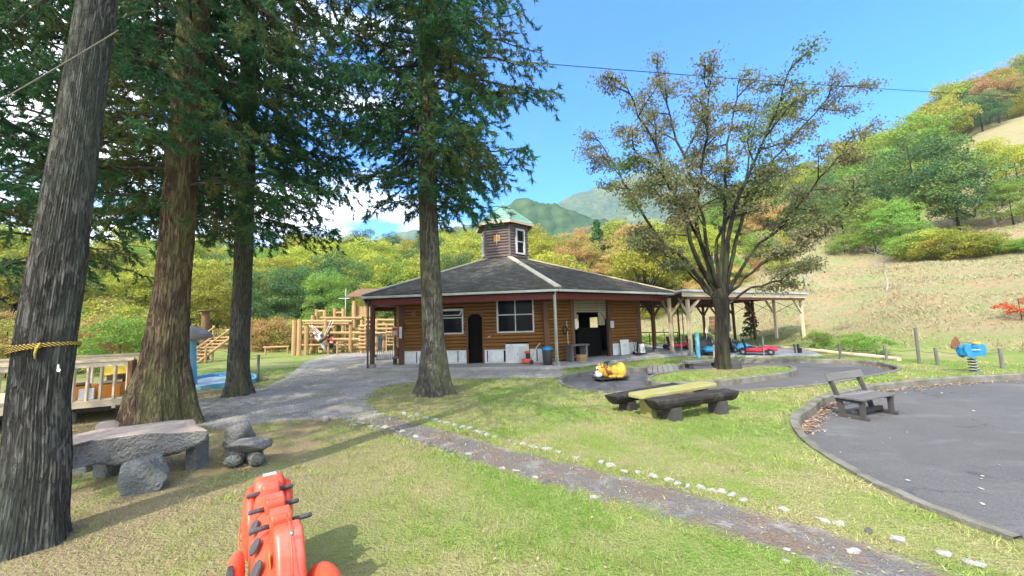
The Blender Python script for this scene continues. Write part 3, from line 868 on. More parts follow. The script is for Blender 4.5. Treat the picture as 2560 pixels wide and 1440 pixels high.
for a, b in (((tf(.28), .07, 2.20), (tf(.43), .07, 2.20)), ((tf(.28), .30, 2.0), (tf(.43), .30, 2.0)), ((tf(.283), .07, 2.20), (tf(.283), .30, 2.0)), ((tf(.427), .07, 2.20), (tf(.427), .30, 2.0))): mb.bar(f0(*a), f0(*b), .035, .035)
hb(mb, 'open_sash', M['white'], None)
window(f0, rz0, tf(.673), tf(.926), 1.26, 2.66, 2, 2)
# arched doorway trim
mb = MB(); s0, s1 = tf(.466), tf(.576); ch = .16
pts = [f0(s0, .06, Z0), f0(s0, .06, 2.06 - ch), f0(s0 + ch, .06, 2.06), f0(s1 - ch, .06, 2.06), f0(s1, .06, 2.06 - ch), f0(s1, .06, Z0)]
for a, b in zip(pts, pts[1:]): mb.bar(a, b, .05, .07)
hb(mb, 'door_frame', M['post_wood'])
for s, sg in ((s0, 1), (s1, -1)):
    mb = MB(); a = f0(s, .03, 2.06 - ch); b = f0(s + sg * ch, .03, 2.07); c = f0(s, .03, 2.07); nn = Vector((0, .05, 0))
    mb.add([a, b, c, a + nn, b + nn, c + nn], [(0, 1, 2), (5, 4, 3), (0, 3, 4, 1), (1, 4, 5, 2), (2, 5, 3, 0)]); hb(mb, 'door_corner', M['siding'])
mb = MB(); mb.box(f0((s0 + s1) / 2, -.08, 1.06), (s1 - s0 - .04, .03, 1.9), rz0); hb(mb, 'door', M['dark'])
# meter cupboard with double doors
mb = MB(); mb.box(f0(tf(.807), .08, .455), (tf(.155), .14, .74), rz0); cb = hb(mb, 'cupboard', M['dado'], bevel=.006)
for s in (.770, .8445):
    mb = MB(); mb.box(f0(tf(s), .16, .455), (tf(.070), .02, .68), rz0); d_ = hb(mb, 'cupboard_door', M['dado'], bevel=.004)
    mb = MB(); mb.box(f0(tf(s), .172, .47), (tf(.052), .008, .52), rz0); q = hb(mb, 'door_panel', M['white'], bevel=.002)
    q.parent = d_; q.matrix_parent_inverse = Matrix.Identity(4); q.location = (0, 0, 0)
mb = MB(); mb.box(f0(tf(.812), .185, .45), (.02, .03, .09), rz0); hb(mb, 'cupboard_handle', M['steel'])
mb = MB(); mb.box(f0(tf(.085), .07, 2.12), (.16, .05, .2), rz0)
for k in range(4): mb.box(f0(tf(.085), .10, 2.05 + k * .045), (.13, .02, .015), rz0)
hb(mb, 'wall_vent', M['grey_siding'])
mb = MB(); mb.ball(f0(tf(.617), .07, 1.12), (.06, .03, .035), 8); mb.tube([f0(tf(.617), .07, 1.12), f0(tf(.632), .09, 1.17)], .012, 6); hb(mb, 'wall_tap', M['cream'], smooth=True)
# eave structure
ZE = 2.76; EO = poly_out(VC, CC, 1.04)
mb = MB()
for i in range(6):
    a, b = VC[i], VC[(i + 1) % 6]; a = CC + (a - CC) * .985; b = CC + (b - CC) * .985
    mb.bar(V3d(a, 2.56), V3d(b, 2.56), .10, .21)
hb(mb, 'eave_beam', M['maroon'])
mb = MB(); mb.prism(poly_out(VC, CC, .97), 2.665, 2.70); hb(mb, 'soffit', M['soffit'])
for i in range(6):
    a, b = EO[i], EO[(i + 1) % 6]; mb = MB()
    mb.bar(V3d(a, ZE - .025), V3d(b, ZE - .025), .10, .085); hb(mb, 'gutter', M['gutter'], bevel=.015)
CU = Vector((-.33, 19.8)); CR = 1.31; angs = [R(11.7 + 60 * k) for k in range(6)]
CV = [Vector((CU.x + CR * math.sin(a), CU.y - CR * math.cos(a))) for a in angs]      # k=0 faces the camera, going right
ZR = 4.92
RI = [CU + (c - CU) * 1.0 for c in CV]
roof = MB()
for i in range(6):
    a, b, c, d = EO[i], EO[(i + 1) % 6], RI[(i + 1) % 6], RI[i]
    q = [V3d(a, ZE + .02), V3d(b, ZE + .02), V3d(c, ZR), V3d(d, ZR)]
    nn = Vector((0, 0, .05))
    roof.add([p for p in q] + [p + nn for p in q], [(0, 3, 2), (0, 2, 1), (4, 5, 6), (4, 6, 7), (0, 1, 5, 4), (1, 2, 6, 5), (2, 3, 7, 6), (3, 0, 4, 7)])
rf = hb(roof, 'roof', M['roofing'])
for i in range(6):
    # shingle courses: thin raised strips that step down each slope
    a, b, c, d = EO[i], EO[(i + 1) % 6], RI[(i + 1) % 6], RI[i]
    if i in (2, 3): continue
    mb = MB(); N = 26
    for k in range(N):
        t = (k + .5) / N; p = V3d(a, ZE + .075).lerp(V3d(d, ZR + .055), t); q = V3d(b, ZE + .075).lerp(V3d(c, ZR + .055), t)
        mb.bar(p, q, .012, .010)
    o = hb(mb, 'shingle_courses', M['roofing'], rf); o['kind'] = 'stuff'
for i in range(6):
    mb = MB(); mb.bar(V3d(EO[i], ZE + .10), V3d(RI[i], ZR + .075), .26, .05); hb(mb, 'hip_cap', M['hip'])
# porch posts with downpipes
def round_(c, r_, z0, z1): m_ = MB(); m_.tube([(c.x, c.y, z0), (c.x, c.y, z1)], r_, 12); return m_
for i, sz in ((0, .11), (5, .13), (4, .09), (3, .11), (2, .11)):
    c = CC + (VC[i] - CC) * .985
    mb = MB(); mb.box((c.x, c.y, 1.35), (sz, sz, 2.5), rz0); p_ = hb(mb, 'porch_post', M['pipe'] if i == 0 else M['post_wood'], bevel=.008)
    mb = MB(); mb.box((c.x, c.y, .16), (.22, .22, .14), rz0); q = hb(mb, 'post_foot', M['cap_grey'], bevel=.01)
c = CC + (VC[0] - CC) * .998; mb = MB(); mb.tube([(c.x - .04, c.y - .06, .02), (c.x - .04, c.y - .06, 2.45), (c.x - .02, c.y - .08, 2.6), (c.x, c.y - .13, 2.72)], .036, 10); hb(mb, 'downpipe', M['pipe'], smooth=True)
c = CC + (VC[5] - CC) * 1.0; mb = MB(); mb.tube([(c.x - .02, c.y - .10, .0), (c.x - .02, c.y - .10, 2.6)], .035, 10); hb(mb, 'downpipe', M['grey_siding'], smooth=True)
# porch braces
for i, j in ((5, 5), (4, 4), (0, 0)):
    c = CC + (VC[i] - CC) * .97; wv = WC[i]
    mb = MB(); mb.bar(V3d(c, 2.55), V3d(wv, 2.5), .09, .12); hb(mb, 'porch_rafter', M['maroon'])
# turret
zc0, zc1 = 4.80, 6.80
tw = MB(); tw.prism([CU + (c - CU) * .95 for c in CV], zc0, zc1); twr = hb(tw, 'turret', M['dark'])
for i in range(6):
    a, b = CV[i], CV[(i + 1) % 6]; Ls = (b - a).length
    # faces: i=0 right of the corner that points at the viewer; i=5 left (front face); i=4 sliver
    # walk a->b anticlockwise seen from above so that the outside is on the right
    ops = [(Ls * .30, Ls * .78, 5.18, 6.52)] if i in (0, 4) else []
    if i in (1, 2, 3): continue
    planks(a, b, ops, zc0 + .06, zc1 - .02, .150, .06, M['grey_siding'], twr, proud=-.02)
    f, rz = frame_local(a, b)
    if ops:
        s0, s1, z0, z1 = ops[0]
        wn = window(f, rz, s0, s1, z0, z1, 1, 2, .085, None)
    if i == 5:
        mb = MB()   # flat orange butterfly-like emblem with a pale stick
        mb.box(f(Ls * .43, .055, 6.0), (.16, .02, .34), rz, ); mb.box(f(Ls * .57, .055, 6.0), (.16, .02, .34), rz)
        hb(mb, 'emblem', M['orange_paint'], bevel=.03)
        mb = MB(); mb.tube([f(Ls * .50, .08, 5.62), f(Ls * .50, .08, 6.2)], .022, 8); hb(mb, 'emblem_stick', M['white'], smooth=True)
    mb = MB(); mb.bar(V3d(a, zc0 + .1), V3d(a, zc1), .09, .09); hb(mb, 'corner_board', M['grey_siding'])
apex = Vector((CU.x, CU.y, 8.12)); ER = [CU + (c - CU) * 1.24 for c in CV]
for i in range(6):
    a, b = V3d(ER[i], 6.84), V3d(ER[(i + 1) % 6], 6.84)
    mb = MB(); nn = Vector((0, 0, .04)); mb.add([a, b, apex, a + nn, b + nn, apex + nn], [(0, 2, 1), (3, 4, 5), (0, 1, 4, 3), (1, 2, 5, 4), (2, 0, 3, 5)])
    for k in range(1, 8):
        t = k / 8; p = a.lerp(apex, t) + Vector((0, 0, .05)); q = b.lerp(apex, t) + Vector((0, 0, .05)); mb.bar(p, q, .02, .02)
    mb.bar(a + nn * 1.6, apex + nn * 1.6, .05, .05)
    hb(mb, 'turret_roof', M['verdigris'])
    mb = MB(); mb.bar(a - Vector((0, 0, .05)), b - Vector((0, 0, .05)), .07, .13); hb(mb, 'turret_fascia', M['cream'])
mb = MB(); mb.prism([CU + (c - CU) * 1.15 for c in CV], 6.80, 6.83); hb(mb, 'turret_soffit', M['soffit'])
mb = MB(); mb.lathe((CU.x, CU.y, 8.1), [(.10, 0), (.07, .1), (.02, .2)], 8); hb(mb, 'finial', M['verdigris'])

# ------------------------------------------------------------------ shed beside it
FL, FR, BR, BL = Vector((7.25, 15.85)), Vector((16.25, 20.5)), Vector((13.9, 25.4)), Vector((7.2, 22.2))
shed = thing('open_shed', 'long open timber shed with cream fascia and braced posts beside the rest house', 'shed', (11.5, 19.5, 0))
def shb(mb, name, mat, parent=None, **k):
    o = mb.build(name, mat, None, **k); o.data.transform(Matrix.Translation((-11.5, -19.5, 0))); o.parent = parent or shed; return o
fd = (FR - FL).normalized()
mb = MB(); mb.hexa([V3d(FL, 2.80), V3d(FR, 2.80), V3d(BR, 2.62), V3d(BL, 2.62), V3d(FL, 2.86), V3d(FR, 2.86), V3d(BR, 2.68), V3d(BL, 2.68)]); shb(mb, 'shed_roof', M['metal_blue'])
o_ = Vector((fd.y, -fd.x)) * .05
for k in range(6):
    a = FL.lerp(FR, k / 6) + o_; b = FL.lerp(FR, (k + 1) / 6 - .0015) + o_
    mb = MB(); mb.bar(V3d(a, 2.66), V3d(b, 2.66), .035, .19); shb(mb, 'fascia_board', M['cream'], bevel=.003)
mb = MB(); mb.bar(V3d(FL + o_ * 1.5 - fd * .05, 2.82), V3d(FR + o_ * 1.5 + fd * .1, 2.82), .12, .09); shb(mb, 'roof_edge', M['metal_blue'], bevel=.01)
# rafters seen from below
for k in range(16):
    t = (k + .5) / 16; mb = MB(); mb.bar(V3d(FL.lerp(FR, t), 2.70), V3d(BL.lerp(BR, t), 2.53), .06, .12); shb(mb, 'rafter', M['post_wood'])
for k in range(6):
    t = (k + .2) / 6; mb = MB(); mb.bar(V3d(FL.lerp(BL, t), 2.765 - .17 * t), V3d(FR.lerp(BR, t), 2.765 - .17 * t), .16, .02); shb(mb, 'ceiling_board', M['soffit'])
sposts = [(7.62, 16.1, 'cream'), (7.08, 16.72, 'cream'), (6.72, 17.85, 'shed_dark'), (7.1, 21.3, 'shed_dark'),
          (16.0, 20.55, 'cream'), (15.35, 21.75, 'cream'), (14.8, 22.85, 'shed_dark'), (14.25, 24.0, 'shed_dark'), (13.8, 25.1, 'shed_dark')]
for k in range(1, 5):
    t = k / 5; p = BL.lerp(BR, t) + Vector((0, -.3)); sposts.append((p.x, p.y, 'shed_dark'))
for x, y, mt in sposts:
    mb = MB(); mb.box((x, y, 1.32), (.125, .125, 2.5), .47); shb(mb, 'post', M[mt], bevel=.006)
    mb = MB(); mb.box((x, y, .09), (.22, .22, .2), .47); shb(mb, 'post_foot', M['concrete'], bevel=.01)
def brace(a, b, mt, w_=.085): mb = MB(); mb.bar(a, b, w_, w_); shb(mb, 'brace', M[mt])
brace((7.62, 16.1, 1.9), (8.45, 16.52, 2.6), 'cream', .10)
for (x, y, mt) in sposts[:4]:
    brace((x, y, 1.75), (x - .05, y + .75, 2.55), mt); 
    if y > 16.5: brace((x, y, 1.75), (x + .65, y + .05, 2.55), mt)
for (x, y, mt) in sposts[4:9]:
    brace((x, y, 1.75), (x - .75, y - .38, 2.58), mt)
for a, b in zip(sposts[4:8], sposts[5:9]):
    mb = MB()
    mb.tube([(a[0], a[1], 1.8), (b[0], b[1], 2.5)], .014, 6); mb.tube([(a[0], a[1], 2.5), (b[0], b[1], 1.8)], .014, 6); shb(mb, 'wire_brace', M['shed_dark'])
for i, (x, y, mt) in enumerate(sposts[9:]):
    brace((x, y, 1.75), (x + .6, y + .28, 2.5), mt); brace((x, y, 1.75), (x - .6, y - .28, 2.5), mt)
mb = MB(); mb.bar(V3d(FL + fd * .3, 2.52), V3d(FR - fd * .2, 2.52), .10, .14); shb(mb, 'front_beam', M['shed_dark'])
mb = MB(); mb.bar(V3d(BL, 2.42), V3d(BR, 2.42), .10, .14); shb(mb, 'back_beam', M['shed_dark'])
mb = MB(); mb.tube([(9.35, 21.0, .1), (9.35, 21.0, 2.3), (9.6, 21.05, 2.4), (9.9, 21.05, 2.4)], .05, 8); shb(mb, 'downpipe', M['maroon'], smooth=True)
mb = MB(); mb.tube([(9.55, 20.9, .1), (9.55, 20.9, 2.5)], .035, 8); shb(mb, 'downpipe', M['gutter'], smooth=True)

# concrete apron from porch to shed
apr = px_poly([(1395, 919), (1480, 914), (1560, 904), (1640, 894), (1730, 892), (1900, 893), (2055, 890), (2030, 878), (1975, 868), (1900, 861)]) + [(13.8, 25.4), (7.0, 23.0), (5.2, 21.5), (5.5, 17.0)]
mb = MB(); mb.prism(apr, -.1, .030); tag(mb.build('concrete_apron', M['concrete']), kind='structure')
# low timber edging along the foot of the slope
edge = px_poly([(1912, 869), (2010, 877), (2110, 888), (2250, 903)])
t_ = thing('log_edging', 'low weathered log edging between the shed and the rope fence', 'edging', (*edge[0], 0))
for a, b in zip(edge, edge[1:]):
    mb = MB(); a3, b3 = Vector((*a, .05)), Vector((*b, .05)); mb.tube([a3, a3.lerp(b3, .5) + Vector((0, 0, .01)), a3.lerp(b3, .99)], [.085, .09, .08], 10)
    o = mb.build('edging_log', M['cream']); o.data.transform(Matrix.Translation((-edge[0][0], -edge[0][1], 0))); o.parent = t_
# ------------------------------------------------------------------ park furniture
def sub(mb, name, mat, root, parent=None, **k):
    """part built in world metres, stored relative to its thing"""
    o = mb.build(name, mat, None, **k)
    o.data.transform(root.matrix_basis.inverted() if root.rotation_euler[2] else Matrix.Translation(-Vector(root.location)))
    o.parent = parent or root
    return o
def dirv(a, b): d = Vector((b[0] - a[0], b[1] - a[1])); return d.normalized()

# picnic table: yellow top between two charred half-log benches
def log_bench(a, b, z, wd, th, label, feet=(.2, .78)):
    a = Vector(a); b = Vector(b); d = (b - a); L_ = d.length; rz = math.atan2(d.y, d.x)
    t = thing('log_bench', label, 'bench', (a.x, a.y, 0), rz, 'charred log benches at the yellow table')
    prof = [(-.5, 0), (.5, 0), (.5, -.35), (.36, -.8), (.12, -1), (-.12, -1), (-.36, -.8), (-.5, -.35)]
    mb = MB(); N = 10; vs = []; n = len(prof)
    for i in range(N + 1):
        x = L_ * i / N
        for y_, z_ in prof:
            k = 1 + .05 * math.sin(i * 2.1 + y_ * 7); bev = .8 if i in (0,) else 1
            vs.append((x + (z_ * -.10 if i == 0 else (z_ * .05 if i == N else 0)), y_ * wd * k, z + z_ * th * k * (1 if z_ else 1) + .004 * math.sin(i * 1.9)))
    fs = [tuple(range(n))[::-1], tuple(N * n + k for k in range(n))] + [(i * n + k, i * n + (k + 1) % n, (i + 1) * n + (k + 1) % n, (i + 1) * n + k) for i in range(N) for k in range(n)]
    mb.add(vs, fs); mb.build('seat', M['blacklog'], t, bevel=.015)
    for f in feet:
        mb = MB(); mb.box((L_ * f, 0, (z - th) / 2 - .02), (.20, wd * .8, z - th + .08), 0); mb.build('leg', M['greywood_dk'], t, bevel=.01)
    return t
M['greywood_dk'] = wood('dark_stump_wood', (.11, .10, .095), (.07, .065, .06), 2, .9, .5)
log_bench((2.10, 5.95), (3.80, 6.62), .355, .30, .17, 'charred half log bench on the near side of the yellow picnic table', (.24, .80))
log_bench((1.66, 6.62), (3.35, 7.72), .30, .30, .16, 'charred half log bench on the far side of the yellow picnic table', (.22, .8))
ta, tb_ = Vector((1.93, 6.20)), Vector((3.72, 7.15)); d = tb_ - ta; rz = math.atan2(d.y, d.x); L_ = d.length
t = thing('picnic_table', 'low narrow picnic table with chipped yellow paint between two charred log benches', 'table', (ta.x, ta.y, 0), rz)
mb = MB(); mb.prism([(0, -.14), (.06, -.2), (L_ - .12, -.19), (L_, -.10), (L_ - .02, .12), (L_ - .14, .18), (.08, .17), (0, .1)], .34, .40); mb.build('tabletop', M['yellow_wood'], t, bevel=.012)
for f in (.16, .84):
    mb = MB(); mb.box((L_ * f, 0, .15), (.13, .24, .38)); mb.build('leg', M['yellow_wood'], t, bevel=.012)

# grey slatted bench with backrest standing in the asphalt yard
ba, bb = Vector((5.60, 6.22)), Vector((6.46, 6.58)); d = bb - ba; rz = math.atan2(d.y, d.x); L_ = d.length + .06
t = thing('park_bench', 'small weathered grey wooden bench with backrest on the edge of the asphalt yard', 'bench', (ba.x, ba.y, LOW), rz)
SH = .33
for k in range(3):
    mb = MB(); mb.box((L_ / 2, -.02 + k * .135, SH), (L_ + .06, .125, .035)); mb.build('seat_slat', M['greywood'], t, bevel=.006)
for x in (.06, L_ - .06):
    mb = MB(); mb.box((x, -.03, SH / 2 - .01), (.065, .065, SH - .02)); mb.build('leg', M['greywood_dk'], t, bevel=.006)
    mb = MB(); mb.bar((x, .22, 0), (x, .30, .34), .065, .065); mb.bar((x, .30, .34), (x, .42, .70), .06, .06); mb.build('back_post', M['greywood_dk'], t, bevel=.006)
    mb = MB(); mb.box((x, .12, SH - .045), (.05, .40, .05)); mb.build('seat_bearer', M['greywood_dk'], t, bevel=.005)
    mb = MB(); mb.box((x, .10, .03), (.06, .42, .05)); mb.build('foot_rail', M['greywood_dk'], t, bevel=.006)
mb = MB(); mb.box((L_ / 2, .105, .09), (L_ - .12, .06, .06)); mb.build('stretcher', M['greywood_dk'], t, bevel=.006)
mb = MB(); mb.box((L_ / 2, .375, .64), (L_ + .10, .035, .13), 0, -.30); mb.build('backrest', M['greywood'], t, bevel=.008)

# plank bench that rings the foot of the tree on the island, and a stump
t = thing('tree_bench', 'low weathered plank bench beside the trunk of the spreading tree', 'bench', (*G(1760, 925)[:2], 0))
a, b = G(1712, 918), G(1803, 913)
mb = MB(); mb.bar(Vector((a.x, a.y, .16)), Vector((b.x, b.y, .16)), .34, .09); sub(mb, 'plank', M['greywood'], t, bevel=.01)
for f in (.12, .85):
    p = a.lerp(b, f); mb = MB(); mb.box((p.x, p.y, .05), (.16, .26, .18), .1); sub(mb, 'leg', M['greywood_dk'], t, bevel=.01)
p = G(1836, 921)
t = tag(MB().lathe((0, 0, 0), [(.22, -.05), (.21, .02), (.20, .16), (.17, .20)], 14).build('tree_stump', M['greywood_dk'], smooth=False), 'short round stump on the right of the spreading tree', 'stump'); t.location = (p.x, p.y, .02)
# little plank ramp over the kerb
a, b = G(1625, 921, .03), G(1690, 918, .03)
t = thing('plank_ramp', 'small plank ramp bridging the track kerb below the porch', 'ramp', (a.x, a.y, 0))
for k in range(6):
    p = a.lerp(b, k / 5); mb = MB(); mb.bar(p + Vector((-.16, -.42, -.10)), p + Vector((.12, .35, .03)), .145, .03); sub(mb, 'plank', M['greywood'], t, bevel=.004)

# yellow animal shaped ride-on cart on the track
c = G(1527, 951, LOW); RZ = math.radians(14)
t = thing('animal_ride_cart', 'yellow animal shaped ride on cart with white muzzle parked on the track', 'ride-on cart', (c.x, c.y, LOW), RZ)
mb = MB(); mb.prism([(-.50, -.20), (-.44, -.25), (.44, -.25), (.50, -.2), (.50, .2), (.44, .25), (-.44, .25), (-.50, .20)], .075, .105); mb.build('platform', M['black'], t, bevel=.01)
for x in (-.36, .36):
    for y in (-.19, .19):
        mb = MB(); mb.tube([(x, y - .025, .045), (x, y + .025, .045)], .045, 12); mb.build('wheel', M['black'], t)
mb = MB(); mb.ball((.10, .02, .22), (.36, .19, .15), 16); mb.ball((-.12, .0, .26), (.20, .16, .17), 14); mb.build('body', M['yellow_plastic'], t, smooth=True)
mb = MB(); mb.ball((.34, 0, .31), (.13, .19, .20), 16); mb.build('backrest', M['yellow_plastic'], t, smooth=True)
for y in (-.17, .17):
    mb = MB(); mb.ball((.27, y, .25), (.15, .06, .17), 12); mb.ball((.20, y * 1.1, .13), (.13, .06, .05), 10); mb.build('hind_leg', M['yellow_plastic'], t, smooth=True)
    mb = MB(); mb.ball((-.02, y * 1.05, .14), (.15, .055, .055), 10); mb.build('foreleg', M['yellow_plastic'], t, smooth=True)
mb = MB(); mb.ball((-.31, 0, .31), (.13, .14, .14), 16); mb.build('head', M['yellow_plastic'], t, smooth=True)
mb = MB(); mb.ball((-.39, 0, .20), (.13, .13, .105), 16); mb.build('muzzle', M['white_plastic'], t, smooth=True)
mb = MB(); mb.ball((-.51, 0, .24), (.025, .035, .022), 8); mb.build('nose', M['black'], t, smooth=True)
mb = MB(); mb.ball((-.41, 0, .36), (.045, .07, .07), 10); mb.build('brow', M['white_plastic'], t, smooth=True)
for y in (-.085, .085):
    mb = MB(); mb.ball((-.43, y * .6, .345), (.02, .022, .028), 8); mb.build('eye', M['black'], t, smooth=True)
    mb = MB(); mb.tube([(-.30, y, .40), (-.30, y * 1.25, .46), (-.29, y * 1.2, .51)], [.045, .035, .008], 8); mb.build('ear', M['yellow_plastic'], t, smooth=True)
mb = MB()
for k in range(5):
    a = -1.1 + k * .25; mb.tube([(-.22 + k * .01, -.13 + .01 * k, .38 - .02 * k), (-.17 + k * .02, -.185, .27), (-.12 + k * .035, -.165, .16)], [.03, .035, .012], 6)
mb.ball((-.16, 0, .37), (.08, .13, .07), 10); mb.build('mane', M['brown_plastic'], t, smooth=True)
mb = MB(); mb.tube([(-.06, 0, .36), (-.10, 0, .53)], .014, 8); sc_ = mb.build('steering_column', M['black'], t)
mb = MB(); mb.tube([(-.10 + .075 * math.cos(a) , .085 * math.sin(a), .53 + .02 * math.cos(a)) for a in np.linspace(0, 2 * math.pi, 15)], .013, 6, cap=False); mb.lathe((-.10, 0, .50), [(.04, 0), (.02, .03)], 8); mb.build('steering_wheel', M['black'], t, smooth=True)

# blue spring horse
c = G(2436, 931); t = thing('spring_horse', 'blue spring rider with a brown flat horse head on a coiled spring', 'spring rider', (c.x, c.y, 0), math.radians(8))
mb = MB(); pts = [(.075 * math.cos(a) - .02 * a / 30, .075 * math.sin(a), .03 + a / 30 * .34) for a in np.linspace(0, 31, 110)]; mb.tube(pts, .014, 6); mb.build('spring', M['black'], t, smooth=True)
mb = MB(); mb.tube([(pts[i][0] * 1.03, pts[i][1] * 1.03, pts[i][2] + .012) for i in range(0, 110)], .006, 5); mb.build('spring_coating', M['white_plastic'], t, smooth=True)
mb = MB(); mb.box((.02, 0, .012), (.30, .18, .03)); mb.build('base_plate', M['steel'], t, bevel=.004)
def plate(poly, y0, y1):
    n = len(poly); m_ = MB(); vs = [(x, y0, z) for x, z in poly] + [(x, y1, z) for x, z in poly]
    m_.add(vs, [tuple(range(n)), tuple(range(n, 2 * n))[::-1]] + [(i, i + n, (i + 1) % n + n, (i + 1) % n) for i in range(n)]); return m_
bodyp = [(-.36, .72), (-.30, .76), (-.20, .74), (-.15, .66), (-.08, .60), (.05, .585), (.10, .60), (.13, .70), (.20, .74), (.30, .72), (.34, .62), (.31, .48), (.24, .42), (.10, .43), (-.05, .42), (-.17, .38), (-.28, .42), (-.34, .56)]
for y in (-.10, .07): plate(bodyp, y, y + .03).build('side_panel', M['blue_plastic'], t, bevel=.006)
mb = MB(); mb.box((-.02, 0, .59), (.26, .26, .03)); mb.build('seat', M['sky_plastic'], t, bevel=.008)
mb = MB(); mb.box((.22, 0, .60), (.16, .16, .22)); mb.box((-.24, 0, .56), (.14, .16, .24)); mb.build('body_core', M['blue_plastic'], t, bevel=.04)
plate([(-.62, .70), (-.60, .64), (-.52, .62), (-.45, .68), (-.38, .72), (-.33, .78), (-.40, .90), (-.44, .95), (-.48, .90), (-.54, .86)], -.02, .02).build('head', M['brown_wood'] if 'brown_wood' in M else M['soffit'], t, bevel=.006)
mb = MB(); mb.tube([(-.16, -.16, .78), (-.16, .16, .78)], .014, 8); mb.tube([(-.18, 0, .70), (-.16, 0, .79)], .012, 6); mb.build('handle', M['steel'], t)
mb = MB(); mb.box((.20, 0, .755), (.12, .10, .05)); mb.build('saddle_back', M['yellow_plastic'], t, bevel=.01)

# rope fence
rp = [((1989, 884), .42, 'beside the small black box'), ((2101, 898), .55, 'before the gap between clipped bushes'), ((2218, 902), .52, 'by the wide clipped bush'), ((2299, 909), 1.12, 'the tallest one'), ((2345, 913), .52, 'just right of the tallest post'), ((2507, 921), .55, 'right of the blue spring horse'), ((2640, 930), .5, 'at the far end')]
prev = None
for i, ((px, py), h, desc) in enumerate(rp[:6]):
    p = G(px, py); p.z = terr1(p.x, p.y)
    lean = random.uniform(-.06, .03)
    mb = MB(); mb.tube([(0, 0, -.05), (lean * .5, .0, h * .5), (lean, 0, h)], [.042, .040, .036], 9)
    o = mb.build('fence_post', M['fence_wood'] if 'fence_wood' in M else M['greywood'], origin=None); o.location = p
    tag(o, 'rope fence post, ' + desc, 'fence post', 'posts of the rope fence below the slope')
    if prev is not None:
        a = prev; b = p + Vector((lean * .8, 0, min(h, .55) * .8)); n = 7
        mb = MB(); mb.tube([a.lerp(b, k / n) - Vector((0, 0, .07 * math.sin(math.pi * k / n))) for k in range(n + 1)], .010, 5)
        q = mb.build('fence_rope', M['rope_grey'], origin=a); tag(q, 'thin grey rope running to the post ' + desc, 'rope', 'ropes of the rope fence')
    prev = p + Vector((lean * .8, 0, min(h, .55) * .8))
p = G(2000, 884); mb = MB(); mb.box((0, 0, .12), (.12, .10, .24)); mb.box((-.05, 0, .2), (.05, .08, .4)); o = mb.build('utility_box', M['black'], bevel=.01); o.location = (p.x, p.y, 0); tag(o, 'small black utility box by the right end of the shed', 'box')

# ------------------------------------------------------------------ red plastic rider in front
t = thing('red_rocker', 'glossy red plastic multi seat playground rider with three pairs of dark handles in front', 'playground rider', (0, 0, 0))
def ridge(name, loop, w_, mat, bev=.03):
    """loop of points in (along,z) at a station line, with width w_ across"""
    pass
# the rider runs from the far head H to the near tail T
H_ = P(672, 1250, 2.62); T_ = P(742, 1480, 1.42)
ax = Vector((T_.x - H_.x, T_.y - H_.y, 0)); AL = ax.length; ax.normalize(); sd_ = Vector((-ax.y, ax.x, 0)); sd_ = -sd_ if sd_.x < 0 else sd_   # sd_ points to the viewer's right
O_ = Vector((H_.x, H_.y, 0))
def Q(s, w_, z): return O_ + ax * s + sd_ * w_ * .76 + Vector((0, 0, z - .085 + .03 * s))
def blk(profile, w0, w1, mat, name, bev=.02, sub_=0, sh=0):
    m_ = MB(); n = len(profile)
    m_.add([Q(s, w0 + sh, z) for s, z in profile] + [Q(s, w1 + sh, z) for s, z in profile], [tuple(range(n)), tuple(range(n, 2 * n))[::-1]] + [(i, i + n, (i + 1) % n + n, (i + 1) % n) for i in range(n)])
    o = m_.build(name, mat, t, smooth=True)
    bm = bmesh.new(); bm.from_mesh(o.data); bmesh.ops.recalc_face_normals(bm, faces=bm.faces); bm.to_mesh(o.data); bm.free()
    b = o.modifiers.new('bevel', 'BEVEL'); b.width = bev; b.segments = 4; b.limit_method = 'ANGLE'; b.angle_limit = R(35)
    wn = o.modifiers.new('wn', 'WEIGHTED_NORMAL'); wn.keep_sharp = False
    return o
RP = M['red_plastic']
# main body: a long hull, wider below
def hull(stations, name, mat, n=16, p=2.6):
    m_ = MB(); vs = []
    for s, w0, zc, hw, hh in stations:
        for k in range(n):
            a = 2 * math.pi * k / n; ca, sa = math.cos(a), math.sin(a)
            e = 2 / p; x = math.copysign(abs(ca) ** e, ca) * hw; z = math.copysign(abs(sa) ** e, sa) * hh
            vs.append(Q(s, w0 + x, zc + z))
    N = len(stations); fs = [tuple(range(n)), tuple((N - 1) * n + k for k in range(n))[::-1]]
    fs += [(i * n + k, (i + 1) * n + k, (i + 1) * n + (k + 1) % n, i * n + (k + 1) % n) for i in range(N - 1) for k in range(n)]
    m_.add(vs, fs); o = m_.build(name, mat, t, smooth=True)
    bm = bmesh.new(); bm.from_mesh(o.data); bmesh.ops.recalc_face_normals(bm, faces=bm.faces); bm.to_mesh(o.data); bm.free()
    o.modifiers.new('sub', 'SUBSURF').levels = 1; o.modifiers['sub'].render_levels = 2
    return o
hull([(-.08, 0, .40, .06, .14), (-.05, 0, .42, .13, .22), (.06, 0, .42, .155, .25), (.22, 0, .40, .15, .24), (.5, 0, .36, .15, .22), (.85, 0, .33, .16, .22), (1.25, 0, .32, .17, .22), (1.5, 0, .31, .15, .2), (1.56, 0, .3, .1, .14)], 'body', RP)
